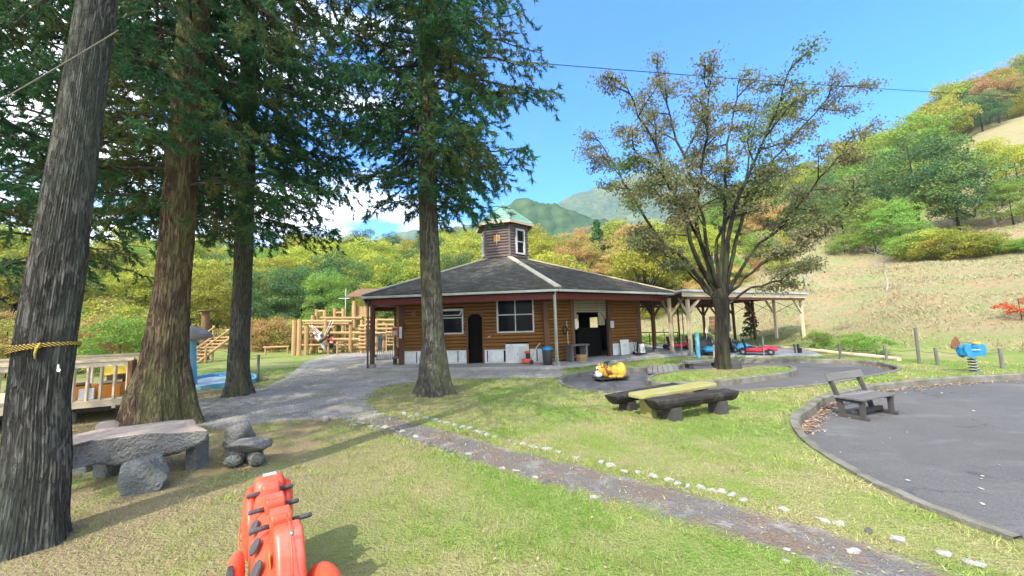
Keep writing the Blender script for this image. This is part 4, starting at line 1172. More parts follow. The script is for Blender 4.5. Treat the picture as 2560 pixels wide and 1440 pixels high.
# nose cap with pale sticker
hull([(-.10, 0, .62, .07, .05), (-.075, 0, .62, .115, .085), (0, 0, .62, .125, .10), (.08, 0, .60, .12, .10), (.11, 0, .58, .09, .07)], 'head', RP, p=3.4)
hull([(-.10, -.12, .54, .02, .07), (-.06, -.13, .52, .05, .14), (.05, -.14, .48, .055, .18), (.20, -.14, .42, .045, .15), (.26, -.14, .4, .02, .08)], 'cheek', RP)
hull([(-.10, .12, .54, .02, .07), (-.06, .13, .53, .05, .13), (.04, .135, .50, .055, .16), (.14, .13, .46, .04, .12), (.2, .13, .45, .02, .06)], 'cheek', RP)
m_ = MB(); m_.add([Q(-.055, -.05, .704), Q(-.055, .05, .704), Q(.015, .05, .709), Q(.015, -.05, .709), Q(-.055, -.05, .709), Q(-.055, .05, .709), Q(.015, .05, .714), Q(.015, -.05, .714)], [(0, 1, 2, 3), (4, 5, 6, 7)[::-1], (0, 1, 5, 4), (1, 2, 6, 5), (2, 3, 7, 6), (3, 0, 4, 7)]); m_.build('sticker', M['white_plastic'], t)
# spine blocks, each carrying a bar
def block(s, w_, z0, z1, ln, wd):
    return blk([(s - ln * .45, z0), (s - ln * .5, z1 - .02), (s - ln * .40, z1), (s + ln * .40, z1), (s + ln * .5, z1 - .03), (s + ln * .75, z0)], w_ - wd / 2, w_ + wd / 2, RP, 'spine_block', .018)
block(.10, .0, .45, .690, .14, .125)
block(.32, .015, .40, .672, .15, .13)
block(.56, .03, .38, .665, .16, .135)
blk([(.74, .35), (.76, .66), (.80, .69), (.90, .69), (1.0, .60), (1.06, .50), (1.22, .44), (1.3, .30)], -.04, .125, RP, 'spine_block', .025)
for s, w_, z, l0, l1 in ((.10, 0, .635, .17, .17), (.34, .015, .615, .175, .165), (.585, .03, .605, .185, .20)):
    for sg, ll in ((-1, l0), (1, l1)):
        m_ = MB(); m_.tube([Q(s, w_ + sg * .055, z), Q(s, w_ + sg * (ll - .01), z), Q(s, w_ + sg * ll, z)], [.0135, .0135, .010], 12); h = m_.build('handle', M['grip'], t, smooth=True)
        m_ = MB(); m_.tube([Q(s, w_ + sg * .062, z), Q(s, w_ + sg * .070, z)], .022, 12); m_.build('collar', RP, h, smooth=True)
# flank with footrest trough on the left, bulging mudguard on the right
hull([(.42, -.21, .40, .03, .05), (.46, -.22, .38, .055, .11), (.60, -.235, .33, .06, .14), (.9, -.245, .28, .065, .14), (1.3, -.25, .25, .065, .14), (1.5, -.25, .22, .05, .1)], 'foot_rest', RP)
m_ = MB(); m_.tube([Q(.62, -.255, .478), Q(.8, -.262, .445), Q(1.0, -.268, .432), Q(1.2, -.27, .418)], [.012, .030, .030, .02], 10, flat=.35); m_.build('worn_tread', M['worn'] if 'worn' in M else M['grip'], t, smooth=True)
hull([(.84, .17, .30, .02, .06), (.87, .20, .33, .07, .15), (1.0, .235, .34, .10, .20), (1.15, .25, .32, .10, .19), (1.3, .24, .28, .07, .14), (1.36, .22, .26, .02, .06)], 'mudguard', RP)
hull([(.86, -.11, .42, .02, .04), (.90, -.115, .44, .06, .08), (1.05, -.12, .43, .085, .12), (1.25, -.12, .40, .08, .12), (1.36, -.12, .36, .03, .06)], 'seat', RP)
# dark oval stickers along the flank
for s, z in ((.44, .560), (.64, .540), (.86, .525)):
    m_ = MB(); n = 16; vs = []
    for off in (.002, .010):
        for k in range(n):
            a = 2 * math.pi * k / n; vs.append(Q(s + .060 * math.cos(a) - .01 * math.sin(a), -.120 + .030 * math.sin(a) - off, z + .026 * math.sin(a) + off))
    m_.add(vs, [tuple(range(n)), tuple(range(n, 2 * n))[::-1]] + [(i, i + n, (i + 1) % n + n, (i + 1) % n) for i in range(n)]); m_.build('flank_sticker', M['grip'], t)
m_ = MB(); m_.add([Q(.80, -.058, .56), Q(.86, -.058, .60), Q(.93, -.056, .55), Q(.88, -.060, .47)], [(0, 1, 2, 3)]); m_.build('yellow_sticker', M['yellow_plastic'], t)
for s, w_, z in ((.06, -.165, .50), (.20, -.165, .47), (.45, .155, .44), (.70, .16, .42), (.95, .05, .685), (1.05, -.04, .50)):
    m_ = MB(); m_.ball(Q(s, w_, z), .011, 8); m_.build('bolt', M['steel'], t, smooth=True)
m_ = MB(); m_.tube([Q(-.02, -.20, .44), Q(.1, -.205, .40), Q(.25, -.20, .36)], .004, 6); m_.tube([Q(.75, .045, .705), Q(.9, .045, .705), Q(1.0, .045, .63), Q(1.1, .045, .50)], .0035, 6); m_.build('mould_seam', RP, t, smooth=True)
for s in (.3, 1.2):
    m_ = MB(); c = Q(s, 0, 0); m_.tube([(c.x + .07 * math.cos(a), c.y + .07 * math.sin(a), .01 + a / 25 * .16) for a in np.linspace(0, 25, 80)], .012, 6); m_.build('spring', M['black'], t, smooth=True)

# ------------------------------------------------------------------ stone table and seats
t = thing('stone_table', 'massive grey stone slab table with a pinkish top under the left cedars', 'stone table', (-4.2, 4.2, 0))
ZT_ = .50
fe = [G(120, 1128, ZT_), G(210, 1104, ZT_), (G(290, 1092, ZT_)), G(385, 1082, ZT_), G(470, 1078, ZT_), G(524, 1074, ZT_)]
be = [G(500, 1060, ZT_ + .01), G(488, 1043, ZT_ + .02), G(440, 1046, ZT_ + .02), G(380, 1058, ZT_), G(250, 1072, ZT_), G(130, 1096, ZT_)]
loop = fe + be
thk = [.22, .27, .31, .30, .24, .15, .14, .14, .18, .2, .2, .2]
# dense loop with jittered rim, three rings deep
def dense(lp, th, n=5):
    o1 = []; o2 = []
    N = len(lp)
    for i in range(N):
        for k in range(n):
            f = k / n; p = Vector(lp[i]).lerp(Vector(lp[(i + 1) % N]), f); o1.append(p); o2.append(th[i] * (1 - f) + th[(i + 1) % N] * f)
    return o1, o2
lp, th = dense(loop, thk); cx = sum((p.x for p in lp)) / len(lp); cy = sum((p.y for p in lp)) / len(lp)
from mathutils import noise as mnoise
rings = []
for j, (ins, dz) in enumerate(((.80, 0), (.93, .004), (.985, -.01), (1.0, -.25), (.995, -.55), (.96, -.85), (.86, -1.0), (.5, -1.02))):
    rg = []
    for i, p in enumerate(lp):
        nz_ = mnoise.fractal(Vector((p.x * 2.4, p.y * 2.4, j * .35)), 1, 2, 4) * .045
        z = ZT_ + (dz if j < 3 else dz * th[i]) + mnoise.noise(Vector((p.x * 3, p.y * 3, j))) * (.008 if j < 2 else .02)
        k = ins + (nz_ if j > 1 else nz_ * .3)
        rg.append(Vector((cx + (p.x - cx) * k, cy + (p.y - cy) * k, z)))
    rings.append(rg)
n = len(lp)
top = MB(); top.add([p for r_ in rings[:3] for p in r_], [tuple(range(n))] + [(j * n + i, j * n + (i + 1) % n, (j + 1) * n + (i + 1) % n, (j + 1) * n + i) for j in range(2) for i in range(n)])
sidm = MB(); sidm.add([p for r_ in rings[2:] for p in r_], [tuple(5 * n + i for i in range(n))[::-1]] + [(j * n + i, j * n + (i + 1) % n, (j + 1) * n + (i + 1) % n, (j + 1) * n + i) for j in range(5) for i in range(n)])
for mb_, nm, mt in ((top, 'tabletop', 'stone_top'), (sidm, 'slab', 'stone')):
    o = sub(mb_, nm, M[mt], t, smooth=True)
    bm = bmesh.new(); bm.from_mesh(o.data); bmesh.ops.triangulate(bm, faces=bm.faces); 
    bmesh.ops.recalc_face_normals(bm, faces=bm.faces); bm.to_mesh(o.data); bm.free()
for (px, py, w_, h) in ((238, 1200, .24, .26), (462, 1183, .12, .36), (330, 1125, .2, .3), (180, 1185, .25, .2)):
    p = G(px, py); mb = MB(); mb.box((p.x, p.y + .16, h / 2 - .02), (w_, .22, h), random.uniform(-.3, .3)); sub(mb, 'leg', M['stone_green'], t, bevel=.02)
c = G(345, 1240)
o = rock('rock_seat', M['stone_green'], (c.x - .10, c.y + .14, .09), (.345, .29, .42), -.15, 14, flat_top=.50, power=.40, rough=.05, sub=4); tag(o, 'large angular grey boulder seat in front of the stone table', 'rock seat')
c = G(586, 1130); o = rock('rock_seat', M['stone'], (c.x - .03, c.y + .12, .17), (.20, .22, .24), .4, 5, flat_top=.75); tag(o, 'dark upright rock behind the flat seat right of the stone table', 'rock seat')
c = G(610, 1165)
t = thing('flat_rock_seat', 'flat topped rock seat propped on smaller stones right of the stone table', 'rock seat', (c.x, c.y, 0))
o = rock('slab', M['stone'], (0, .06, .24), (.29, .20, .12), .1, 21, t, flat_top=.4, power=.5)
o = rock('end_stone', M['stone'], (-.16, .10, .11), (.12, .15, .16), .3, 22, t)
for k, (x, y, s) in enumerate(((-.08, -.07, .10), (.17, -.02, .10), (.04, .12, .12))): rock('prop_stone', M['stone_green'], (x, y, .08), (s, s * .9, s * .85), k, 31 + k, t, 2)
c = G(278, 1080); o = rock('rock_seat', M['stone_top'], (c.x, c.y, .08), (.22, .16, .16), .2, 44, flat_top=.6); tag(o, 'small pinkish rock behind the stone table by the deck', 'rock seat')

# ------------------------------------------------------------------ border stones of the dirt path
up7 = [(455,12),(505,40),(560,22),(625,47),(690,60),(735,75),(780,85),(840,97),(905,113),(960,123),(1005,147),(1050,160),(1088,177),(1155,190),(1265,218),(1365,247),(1420,265),(1470,273),(1540,285),(1635,308),(1765,350),(1960,382),(2035,413),(2140,455),(2240,455),(2350,488),(2475,522),(2545,543)]
lo7 = [(40,68),(130,58),(110,82),(150,90),(70,105),(205,112),(255,115),(310,122),(372,133),(405,150),(445,152),(550,188),(640,235),(690,258),(745,280),(805,300),(945,325),(1205,432),(1315,450),(1375,470),(1460,505),(1540,535),(1735,608),(1905,650),(1995,675)]
up8 = [(62,345),(155,355),(245,378),(310,380),(385,408),(475,448),(765,520),(1060,600),(1185,625),(1400,675),(1620,745),(1970,850),(2210,920)]
lo8 = [(500,820),(800,835),(780,915),(1290,835)]
big = {(1155,190): ('greenish rounded stone in the upper row of path stones', .75), (1540,285): ('long pale stone in the middle of the upper row of path stones', 1.25), (1765,350): ('block shaped pale stone standing alone in the upper row of path stones', 1.0), (2035,413): ('bright white wedge shaped stone in the upper row of path stones', 1.2), (2350,488): ('big round pale boulder in the upper row of path stones', 1.25),
       (1185,625): ('white stone with a dark half beside the path in the lower right', .95), (1400,675): ('flat black stone beside the path in the lower right', 1.3), (1620,745): ('large white and grey stone on the path edge in the lower right', 1.75), (2210,920): ('long flat white stone at the lower right corner of the path', 1.9), (765,520): ('lone curved pale stone where the upper stone row ends', 1.1), (310,122): ('largest pale stone at the head of the lower row of path stones', 1.25), (1540,535): ('dark grey round stone in the lower row of path stones', 1.1), (1995,675): ('speckled grey stone at the near end of the lower row of path stones', 1.3)}
def stones(lst, ox, oy, sc, row, seed):
    for i, (x, y) in enumerate(lst):
        px, py = ox + x / sc, oy + y / sc
        p = G(px, py); dist = p.y
        lab, k = big.get((x, y), (None, .78 + .25 * random.random()))
        s = (11.5 / 924 * dist) * k
        s = max(s, .05)
        mt = M['pale_stone'] if row == 'upper' or i < 12 else random.choice([M['pale_stone'], M['stone_green']])
        if lab and ('black' in lab or 'dark grey' in lab): mt = M['dark_stone']
        o = rock('path_stone', mt, (p.x, p.y, s * -.02), (s * 1.08, s * random.uniform(.55, .85), s * random.uniform(.42, .62)), random.uniform(-.9, .9), seed + i, None, 2, .20, .55, smooth=False)
        tag(o, lab or f'small pale rounded stone in the {row} border row of the dirt path', 'stone', f'small stones of the {row} border row' if not lab else 'notable border stones of the path')
stones(up7, 860, 1030, 3.048, 'upper', 100); stones(lo7, 860, 1030, 3.048, 'lower', 200)
stones(up8, 1700, 1100, 2.977, 'upper', 300); stones(lo8, 1700, 1100, 2.977, 'lower', 400)
p = G(815, 1052); o = rock('path_stone', M['stone_top'], (p.x, p.y, .03), (.08, .07, .06), 0, 77, None, 2); tag(o, 'tan round stone lying alone left of the path stones', 'stone', 'notable border stones of the path')

# ------------------------------------------------------------------ timber deck on the left
D0, D1 = Vector((-11.0, 5.15)), Vector((-7.25, 7.15)); dd = (D1 - D0).normalized(); dn = Vector((-dd.y, dd.x)); DL = (D1 - D0).length
t = thing('timber_deck', 'raised pale timber deck with baluster railing at the left edge', 'deck', (D1.x, D1.y, 0))
def dp(s, o, z): q = D0 + dd * s + dn * o; return Vector((q.x, q.y, z))
for k in range(17):
    mb = MB(); mb.bar(dp(0, .07 + k * .15, .415), dp(DL, .07 + k * .15, .415), .14, .035); sub(mb, 'floor_board', M['deck'], t, bevel=.003)
mb = MB(); mb.bar(dp(0, -.02, .36), dp(DL, -.02, .36), .04, .12); sub(mb, 'edge_board', M['deck'], t, bevel=.003)
mb = MB(); mb.bar(dp(0, .3, .27), dp(DL, .3, .27), .09, .16); mb.bar(dp(0, 2.2, .27), dp(DL, 2.2, .27), .09, .16); sub(mb, 'joist_beam', M['greywood_dk'], t)
for k in range(7):
    mb = MB(); s = .3 + k * .62; mb.bar(dp(s, -.06, .29), dp(s, 2.5, .29), .05, .06); sub(mb, 'joist', M['deck'], t)
for s in (.5, 1.9, 3.35):
    for o_2 in (.3, 2.2):
        mb = MB(); mb.tube([dp(s, o_2, -.05), dp(s, o_2, .22)], .075, 12); sub(mb, 'deck_leg', M['greywood'], t)
for z, w_, h_ in ((1.13, .09, .045), (1.06, .04, .085)):
    mb = MB(); mb.bar(dp(0, .0, z), dp(DL, .0, z), w_, h_); sub(mb, 'rail', M['deck'], t, bevel=.004)
    mb = MB(); mb.bar(dp(0, 2.55, z), dp(DL, 2.55, z), w_, h_); sub(mb, 'rail', M['deck'], t, bevel=.004)
for k in range(24):
    s = .08 + k * (DL - .16) / 23
    mb = MB(); mb.bar(dp(s, .0, .40), dp(s, .0, 1.04), .035, .04); sub(mb, 'baluster', M['deck'], t)
    if k % 2: mb = MB(); mb.bar(dp(s, 2.55, .40), dp(s, 2.55, 1.04), .035, .04); sub(mb, 'baluster', M['deck'], t)
for o_2 in (0, 2.55):
    mb = MB(); mb.bar(dp(DL - .03, o_2, .1), dp(DL - .03, o_2, 1.12), .09, .09); sub(mb, 'rail_post', M['post_wood'], t, bevel=.005)
def crate(c, rz, mat, label):
    o = thing('firewood_crate', label, 'crate', (c.x, c.y, .435), rz, 'crates on the deck'); o.scale = (.74, .8, .9)
    for sy in (-.19, .19): mb = MB(); mb.box((0, sy, .13), (.50, .015, .25), 0, -.08 * (1 if sy > 0 else -1)); mb.build('side', mat, o, bevel=.004)
    for sx in (-.25, .25): mb = MB(); mb.box((sx, 0, .13), (.015, .37, .25)); mb.build('end_panel', mat, o, bevel=.004)
    mb = MB(); mb.box((0, 0, .012), (.48, .36, .02)); mb.build('bottom', mat, o)
    mb = MB()
    for sy in (-.20, .20): mb.box((0, sy, .25), (.53, .03, .025))
    mb.build('rim', mat, o)
    for k in range(7):
        a = random.uniform(-.4, .4); y = random.uniform(-.11, .11); z = .18 + .02 * k
        mb = MB(); mb.bar((-.2 * math.cos(a), y - .2 * math.sin(a), z), (.22 * math.cos(a), y + .2 * math.sin(a), z + random.uniform(-.03, .05)), .05, .045); mb.build('firewood', M['soffit'] if k % 3 else M['deck'], o)
    return o
rzd = math.atan2(dd.y, dd.x)
crate(dp(3.40, .34, 0), rzd, M['orange_plastic'], 'dark orange plastic crate of split firewood, left of the pair on the deck')
crate(dp(3.80, .36, 0), rzd + .1, M['orange_plastic'], 'orange yellow plastic crate of firewood, right of the pair on the deck')
c = dp(3.60, .10, 0); o = MB().box((0, 0, .10), (.20, .05, .20)).build('white_label_box', M['white'], bevel=.004); o.location = (c.x, c.y, .435); o.rotation_euler = (0, 0, rzd); tag(o, 'small white box leaning on the orange crates', 'box')
c = dp(3.74, .95, 0); o = MB().lathe((0, 0, 0), [(.16, 0), (.15, .05), (.145, .34), (.14, .36)], 14).build('chopping_block', M['post_wood']); o.location = (c.x, c.y, .435); tag(o, 'round brown chopping block standing on the deck', 'chopping block')
c = dp(3.50, 2.3, 0); t = thing('yellow_table', 'bright yellow board table with grey legs at the back of the deck', 'table', (c.x, c.y, .435), rzd)
MB().box((0, 0, .42), (.95, .03, .34)).build('panel', M['yellow_panel'], t, bevel=.005)
for x in (-.4, .4): MB().box((x, .03, .22), (.05, .05, .44)).build('leg', M['greywood_dk'], t)

# mushroom shaped fountain in a blue basin
c = G(484, 968); FX, FY = c.x - .42, c.y + .35
basin = smooth_poly(px_poly([(455, 975), (470, 955), (515, 944), (560, 941), (620, 942), (642, 948), (640, 956), (600, 965), (540, 972), (490, 978)]), 4)
t = thing('paddling_basin', 'shallow blue rimmed concrete basin behind the slim cedar', 'basin', (basin[0][0], basin[0][1], 0))
bc = Vector((sum(p[0] for p in basin) / len(basin), sum(p[1] for p in basin) / len(basin)))
n = len(basin); out = [tuple(bc + (Vector(p) - bc) * 1.0) for p in basin]; inn = [tuple(bc + (Vector(p) - bc) * .90) for p in basin]
mb = MB(); mb.add([(x, y, -.05) for x, y in out] + [(x, y, .14) for x, y in out] + [(x, y, .14) for x, y in inn] + [(x, y, .03) for x, y in inn], [(j * n + i, j * n + (i + 1) % n, (j + 1) * n + (i + 1) % n, (j + 1) * n + i) for j in range(3) for i in range(n)])
sub(mb, 'rim', M['sky_plastic'], t)
mb = MB(); mb.add([(x, y, .035) for x, y in inn], [tuple(range(n))]); sub(mb, 'basin_floor', M['basin_floor'] if 'basin_floor' in M else M['dado'], t)
t = thing('mushroom_fountain', 'sky blue pillar with a grey mushroom cap behind the leaning cedar', 'fountain', (FX - .08, FY, 0)); t.scale = (.95, .95, .90)
mb = MB(); mb.lathe((0, 0, 0), [(.26, -.1), (.24, .3), (.20, .9), (.17, 1.35), (.19, 1.62)], 18); mb.build('stem', M['sky_plastic'], t, smooth=True)
mb = MB(); mb.lathe((0, 0, 0), [(.16, 1.50), (.40, 1.55), (.58, 1.60), (.60, 1.66), (.52, 1.78), (.36, 1.90), (.16, 1.99), (.03, 2.02)], 22); mb.build('cap', M['cap_grey'], t, smooth=True)
mb = MB(); mb.tube([(0, 0, 2.0), (0, 0, 2.28)], .018, 8); mb.tube([(0, 0, 2.22), (.08, 0, 2.27), (.14, 0, 2.2)], .014, 6); mb.build('spout', M['black'], t)
p = G(644, 955); o = MB().box((0, 0, .42), (.055, .055, .86)).build('marker_post', M['greywood']); o.location = (p.x, p.y, 0); tag(o, 'slim wooden marker post at the edge of the blue basin', 'post')

# ------------------------------------------------------------------ log playground behind
def logp(a, b, r_, mat='log', n=9): m_ = MB(); m_.tube([a, b], r_, n); return m_
# stair climber between the trees
c = G(518, 905); t = thing('log_stairs', 'log stair climber with sloping handrails between the two left cedars', 'climbing frame', (c.x, c.y, 0))
for sx in (-.55, .55):
    sub(logp(Vector(c) + Vector((sx - .3, -1.0, 0)), Vector(c) + Vector((sx + .1, .9, 1.35)), .07), 'stringer', M['log'], t)
    sub(logp(Vector(c) + Vector((sx - .25, -.7, .75)), Vector(c) + Vector((sx + .15, .9, 1.9)), .045), 'handrail', M['log'], t)
    for oy, h in ((-.7, .8), (.9, 2.0)): sub(logp(Vector(c) + Vector((sx + .1 * oy, oy, 0)), Vector(c) + Vector((sx + .1 * oy, oy, h)), .06), 'post', M['log'], t)
for k in range(8):
    f = k / 7; y = -.9 + 1.7 * f; z = .08 + 1.2 * f; x = -.28 + .36 * f
    sub(logp(Vector(c) + Vector((x - .55, y, z)), Vector(c) + Vector((x + .55, y, z)), .055), 'step', M['log'], t)
for k in range(4): sub(logp(Vector(c) + Vector((.2, .95, .5 + .4 * k)), Vector(c) + Vector((1.6, .95, .5 + .4 * k)), .05), 'crossbar', M['log'], t)
sub(logp(Vector(c) + Vector((1.6, .95, 0)), Vector(c) + Vector((1.6, .95, 1.95)), .07), 'post', M['log'], t)
p = G(517, 905); p = Vector(((513 - 1280) / FPX * 22.0, 22.0, 0)); o = MB().lathe((0, 0, 0), [(.34, -.1), (.27, .8), (.22, 2.6), (.23, 2.66), (.5, 2.72), (.5, 2.78)], 14).build('totem_stump', M['soffit'], smooth=False); o.location = p; o.scale = (.85, .85, 1.05); tag(o, 'tall brown round pillar with a flat disc top behind the log stairs', 'pillar')

# low rails
def lowrail(name, a, b, h, label, posts, rr=.06, cat='balance beam'):
    a = Vector(a); b = Vector(b); t = thing(name, label, cat, (a.x, a.y, 0), 0, 'low log rails by the climbing fort')
    sub(logp(Vector((a.x, a.y, h)), Vector((b.x, b.y, h)), rr), 'beam', M['log'], t)
    for f in posts:
        p = a.lerp(b, f); sub(logp((p.x, p.y, -.05), (p.x, p.y, h + (.12 if f in (.3, .02) else -.02)), rr * .95), 'post', M['log'], t)
lowrail('low_rail', G(658, 888)[:2], G(722, 885)[:2], .50, 'short log rail standing left of the climbing fort', (.08, .95))
lowrail('low_rail', G(655, 880)[:2], G(745, 876)[:2], .60, 'longer darker log rail behind the short one left of the fort', (.1, .45))
lowrail('balance_beam', G(760, 888)[:2], G(822, 886)[:2], .62, 'log balance beam left of the child in the red top', (.03, .97))
lowrail('balance_beam', G(842, 887)[:2], G(890, 876)[:2], .72, 'log balance beam running back to the right of the child', (.02, .5, .93))
# fort
FD = 23.6
def fp(px, z, dy=0): q = G(px, 889); Y = FD + dy; return Vector(((px - 1280) / FPX * Y * 1.002, Y, z))
def zpx(px, py, Y): return P(px, py, Y).z
t = thing('climbing_fort', 'large log climbing fort with roofed tower and ladder walls behind the gravel path', 'climbing frame', (fp(850, 0).x, FD, 0))
def fpost(px, ytop, dy=0, r_=.13, mt='log'): sub(logp(fp(px, -.1, dy), fp(px, zpx(px, ytop, FD + dy), dy), r_), 'post', M[mt], t)
def fbeam(p0, p1, y, dy=0, r_=.10, mt='log'): sub(logp(fp(p0, zpx(p0, y, FD + dy), dy), fp(p1, zpx(p1, y, FD + dy), dy), r_), 'crossbar', M[mt], t)
for px, yt in ((737, 801), (750, 799), (768, 815)): fpost(px, yt, 0, .14)
for px, yt, dy in ((782, 788, 1.4), (792, 773, 1.6), (812, 775, 1.6), (837, 771, 1.6), (858, 771, 1.6), (815, 797, .6), (877, 800, .8), (885, 752, 2.0), (905, 800, .5), (941, 800, 2.0), (960, 805, 2.2)): fpost(px, yt, dy, .12)
for p0, p1, y, dy in ((750, 880, 803, .6), (765, 880, 810, .9), (752, 836, 818, .7), (755, 905, 832, .8), (765, 905, 848, .8), (752, 905, 863, .9), (800, 905, 795, 1.2), (790, 815, 778, 1.6), (865, 915, 822, 1.0), (835, 860, 782, 1.6), (915, 985, 812, 2.0), (915, 985, 800, 2.1), (918, 990, 822, 1.9), (800, 900, 872, 1.3), (935, 985, 833, 1.8)): fbeam(p0, p1, y, dy, .085)
for i, px in enumerate((900, 912)):
    for k in range(7): 
        if i == 0: fbeam(897, 915, 815 + k * 9, .3, .07)
# ladder net on the right, seen under the porch
for k in range(6): fbeam(963 + (k % 2), 984, 822 + k * 8, 1.0, .05)
fpost(966, 810, 1.0, .05); fpost(984, 806, 1.0, .05)
# tower cabin with roof
Ya = 2.2
for px in (882, 914, 932): 
    for dd_ in (Ya, Ya + 1.6): fpost(px, 741, dd_, .09)
x0, x1 = fp(882, 0, Ya).x, fp(932, 0, Ya).x; z0, z1 = zpx(900, 790, FD + Ya), zpx(900, 766, FD + Ya)
for k in range(15):
    x = x0 + (x1 - x0) * (k + .5) / 15; mb = MB(); mb.box((x, FD + Ya, (z0 + z1) / 2), ((x1 - x0) / 15 - .015, .05, z1 - z0)); sub(mb, 'board', M['log'], t)
mb = MB(); mb.box(((x0 + x1) / 2, FD + Ya + .8, z0), (x1 - x0, 1.7, .10)); sub(mb, 'tower_floor', M['log'], t)
ze, zr = zpx(900, 744, FD + Ya), zpx(900, 730, FD + Ya + .8); xr0, xr1 = fp(870, 0, Ya).x, fp(945, 0, Ya).x
mb = MB(); mb.add([(xr0, FD + Ya - .5, ze), (xr1, FD + Ya - .5, ze), (xr1 - .2, FD + Ya + .8, zr + .15), (xr0 + .3, FD + Ya + .8, zr + .15), (xr0, FD + Ya + 2.1, ze), (xr1, FD + Ya + 2.1, ze),
                   (xr0, FD + Ya - .5, ze + .06), (xr1, FD + Ya - .5, ze + .06), (xr1 - .2, FD + Ya + .8, zr + .21), (xr0 + .3, FD + Ya + .8, zr + .21), (xr0, FD + Ya + 2.1, ze + .06), (xr1, FD + Ya + 2.1, ze + .06)],
                  [(0, 3, 2, 1), (3, 4, 5, 2), (6, 7, 8, 9), (9, 8, 11, 10), (0, 1, 7, 6), (5, 4, 10, 11), (0, 6, 9, 3), (3, 9, 10, 4), (1, 2, 8, 7), (2, 5, 11, 8)]); sub(mb, 'tower_roof', M['fort_roof'] if 'fort_roof' in M else M['soffit'], t)
# slide
p = G(948, 878); t = thing('slide', 'small blue slide at the right end of the climbing fort', 'slide', (p.x, p.y, 0))
mb = MB(); a = Vector((p.x - .9, p.y + 1.5, 1.5)); b = Vector((p.x + .2, p.y + .3, .15)); mb.bar(a, b, .5, .04); sub(mb, 'chute', M['blue_plastic'], t)
for o3 in (-.25, .25):
    off = Vector((.77, .7, 0)).normalized() * o3; mb = MB(); mb.bar(a + off + Vector((0, 0, .08)), b + off + Vector((0, 0, .08)), .05, .16); sub(mb, 'side_wall', M['sky_plastic'], t)
# white cross-shaped pole
p = fp(863, 0, 5); t = thing('white_pole', 'slim white pole with a short crossarm rising behind the climbing fort', 'pole', p)
MB().tube([(0, 0, 0), (0, 0, zpx(863, 722, FD + 5))], .036, 8).build('pole', M['white'], t); MB().tube([(-.55, 0, zpx(863, 746, FD + 5)), (.3, 0, zpx(863, 746, FD + 5))], .026, 8).build('crossarm', M['white'], t)
# swing ropes that the white figure hangs in
t = thing('rope_swing', 'pale rope swing slung from the front beam of the climbing fort', 'swing', fp(790, 0, .3))
for a, b in (((772, 812), (797, 832)), ((779, 812), (800, 830)), ((835, 800), (818, 832)), ((828, 800), (812, 838))):
    pa = fp(a[0], zpx(a[0], a[1], FD + .5), .5); pb = fp(b[0], zpx(b[0], b[1], FD), 0); m_ = MB(); m_.tube([pa, pb], .017, 6); sub(m_, 'rope', M['rope_grey_light'] if 'rope_grey_light' in M else M['white'], t)

# ------------------------------------------------------------------ people
def person(label, loc, rz, pose, clothes, scale=1.0):
    """pose: dict joint -> (x,y,z) metres for a standing height of about 1.7; clothes: list of (name, joints filter) ; the body is one skinned mesh"""
    t = thing('person', label, 'person', loc, rz); t.scale = (scale,) * 3
    J = pose; E = [('pel', 'sp'), ('sp', 'ch'), ('ch', 'nk'), ('nk', 'hd'), ('hd', 'ht'), ('ch', 'shl'), ('shl', 'ell'), ('ell', 'wrl'), ('wrl', 'hal'), ('ch', 'shr'), ('shr', 'elr'), ('elr', 'wrr'), ('wrr', 'har'), ('pel', 'hil'), ('hil', 'knl'), ('knl', 'anl'), ('anl', 'tol'), ('pel', 'hir'), ('hir', 'knr'), ('knr', 'anr'), ('anr', 'tor')]
    Rr = dict(pel=.13, sp=.12, ch=.14, nk=.055, hd=.095, ht=.085, shl=.065, shr=.065, ell=.045, elr=.045, wrl=.03, wrr=.03, hal=.035, har=.035, hil=.085, hir=.085, knl=.058, knr=.058, anl=.04, anr=.04, tol=.04, tor=.04)
    names = list(Rr); me = bpy.data.meshes.new('body'); me.from_pydata([J[k] for k in names], [(names.index(a), names.index(b)) for a, b in E], [])
    o = bpy.data.objects.new('body', me); COL.objects.link(o); o.parent = t
    sk = o.modifiers.new('skin', 'SKIN'); 
    if not me.skin_vertices: 
        pass
    sv = me.skin_vertices[0].data
    for i, k in enumerate(names): sv[i].radius = (Rr[k], Rr[k]); sv[i].use_root = (k == 'pel')
    o.modifiers.new('sub', 'SUBSURF').render_levels = 2; o.modifiers['sub'].levels = 2
    me.materials.append(M['skin'])
    def sleeve(nm, joints, mat, grow):
        m_ = MB(); m_.tube([J[j] for j in joints], [Rr[j] * grow + .012 for j in joints], 10); q = m_.build(nm, M[mat], t, smooth=True); return q
    for nm, joints, mat, grow in clothes: sleeve(nm, joints, mat, grow)
    mb = MB(); h = Vector(J['hd']); tp = Vector(J['ht']); mb.ball(h.lerp(tp, .55) + Vector((0, .02, .01)), (.108, .115, .115), 10); mb.build('hair', M['hair'], t, smooth=True)
    fw = -.095
    for sx in (-.035, .035): mb = MB(); mb.ball((h.x + sx, h.y + fw, h.z + .02), .012, 6); mb.build('eye', M['black'], t)
    return t
stand = dict(pel=(0, 0, .92), sp=(0, 0, 1.06), ch=(0, .0, 1.28), nk=(0, 0, 1.42), hd=(0, 0, 1.52), ht=(0, 0, 1.62), shl=(-.17, 0, 1.36), ell=(-.25, .02, 1.12), wrl=(-.22, -.10, .92), hal=(-.20, -.14, .85), shr=(.17, 0, 1.36), elr=(.26, .02, 1.12), wrr=(.24, -.10, .92), har=(.22, -.14, .85), hil=(-.09, 0, .86), knl=(-.10, -.01, .48), anl=(-.11, .02, .09), tol=(-.12, -.12, .04), hir=(.09, 0, .86), knr=(.11, -.01, .48), anr=(.12, .02, .09), tor=(.13, -.12, .04))
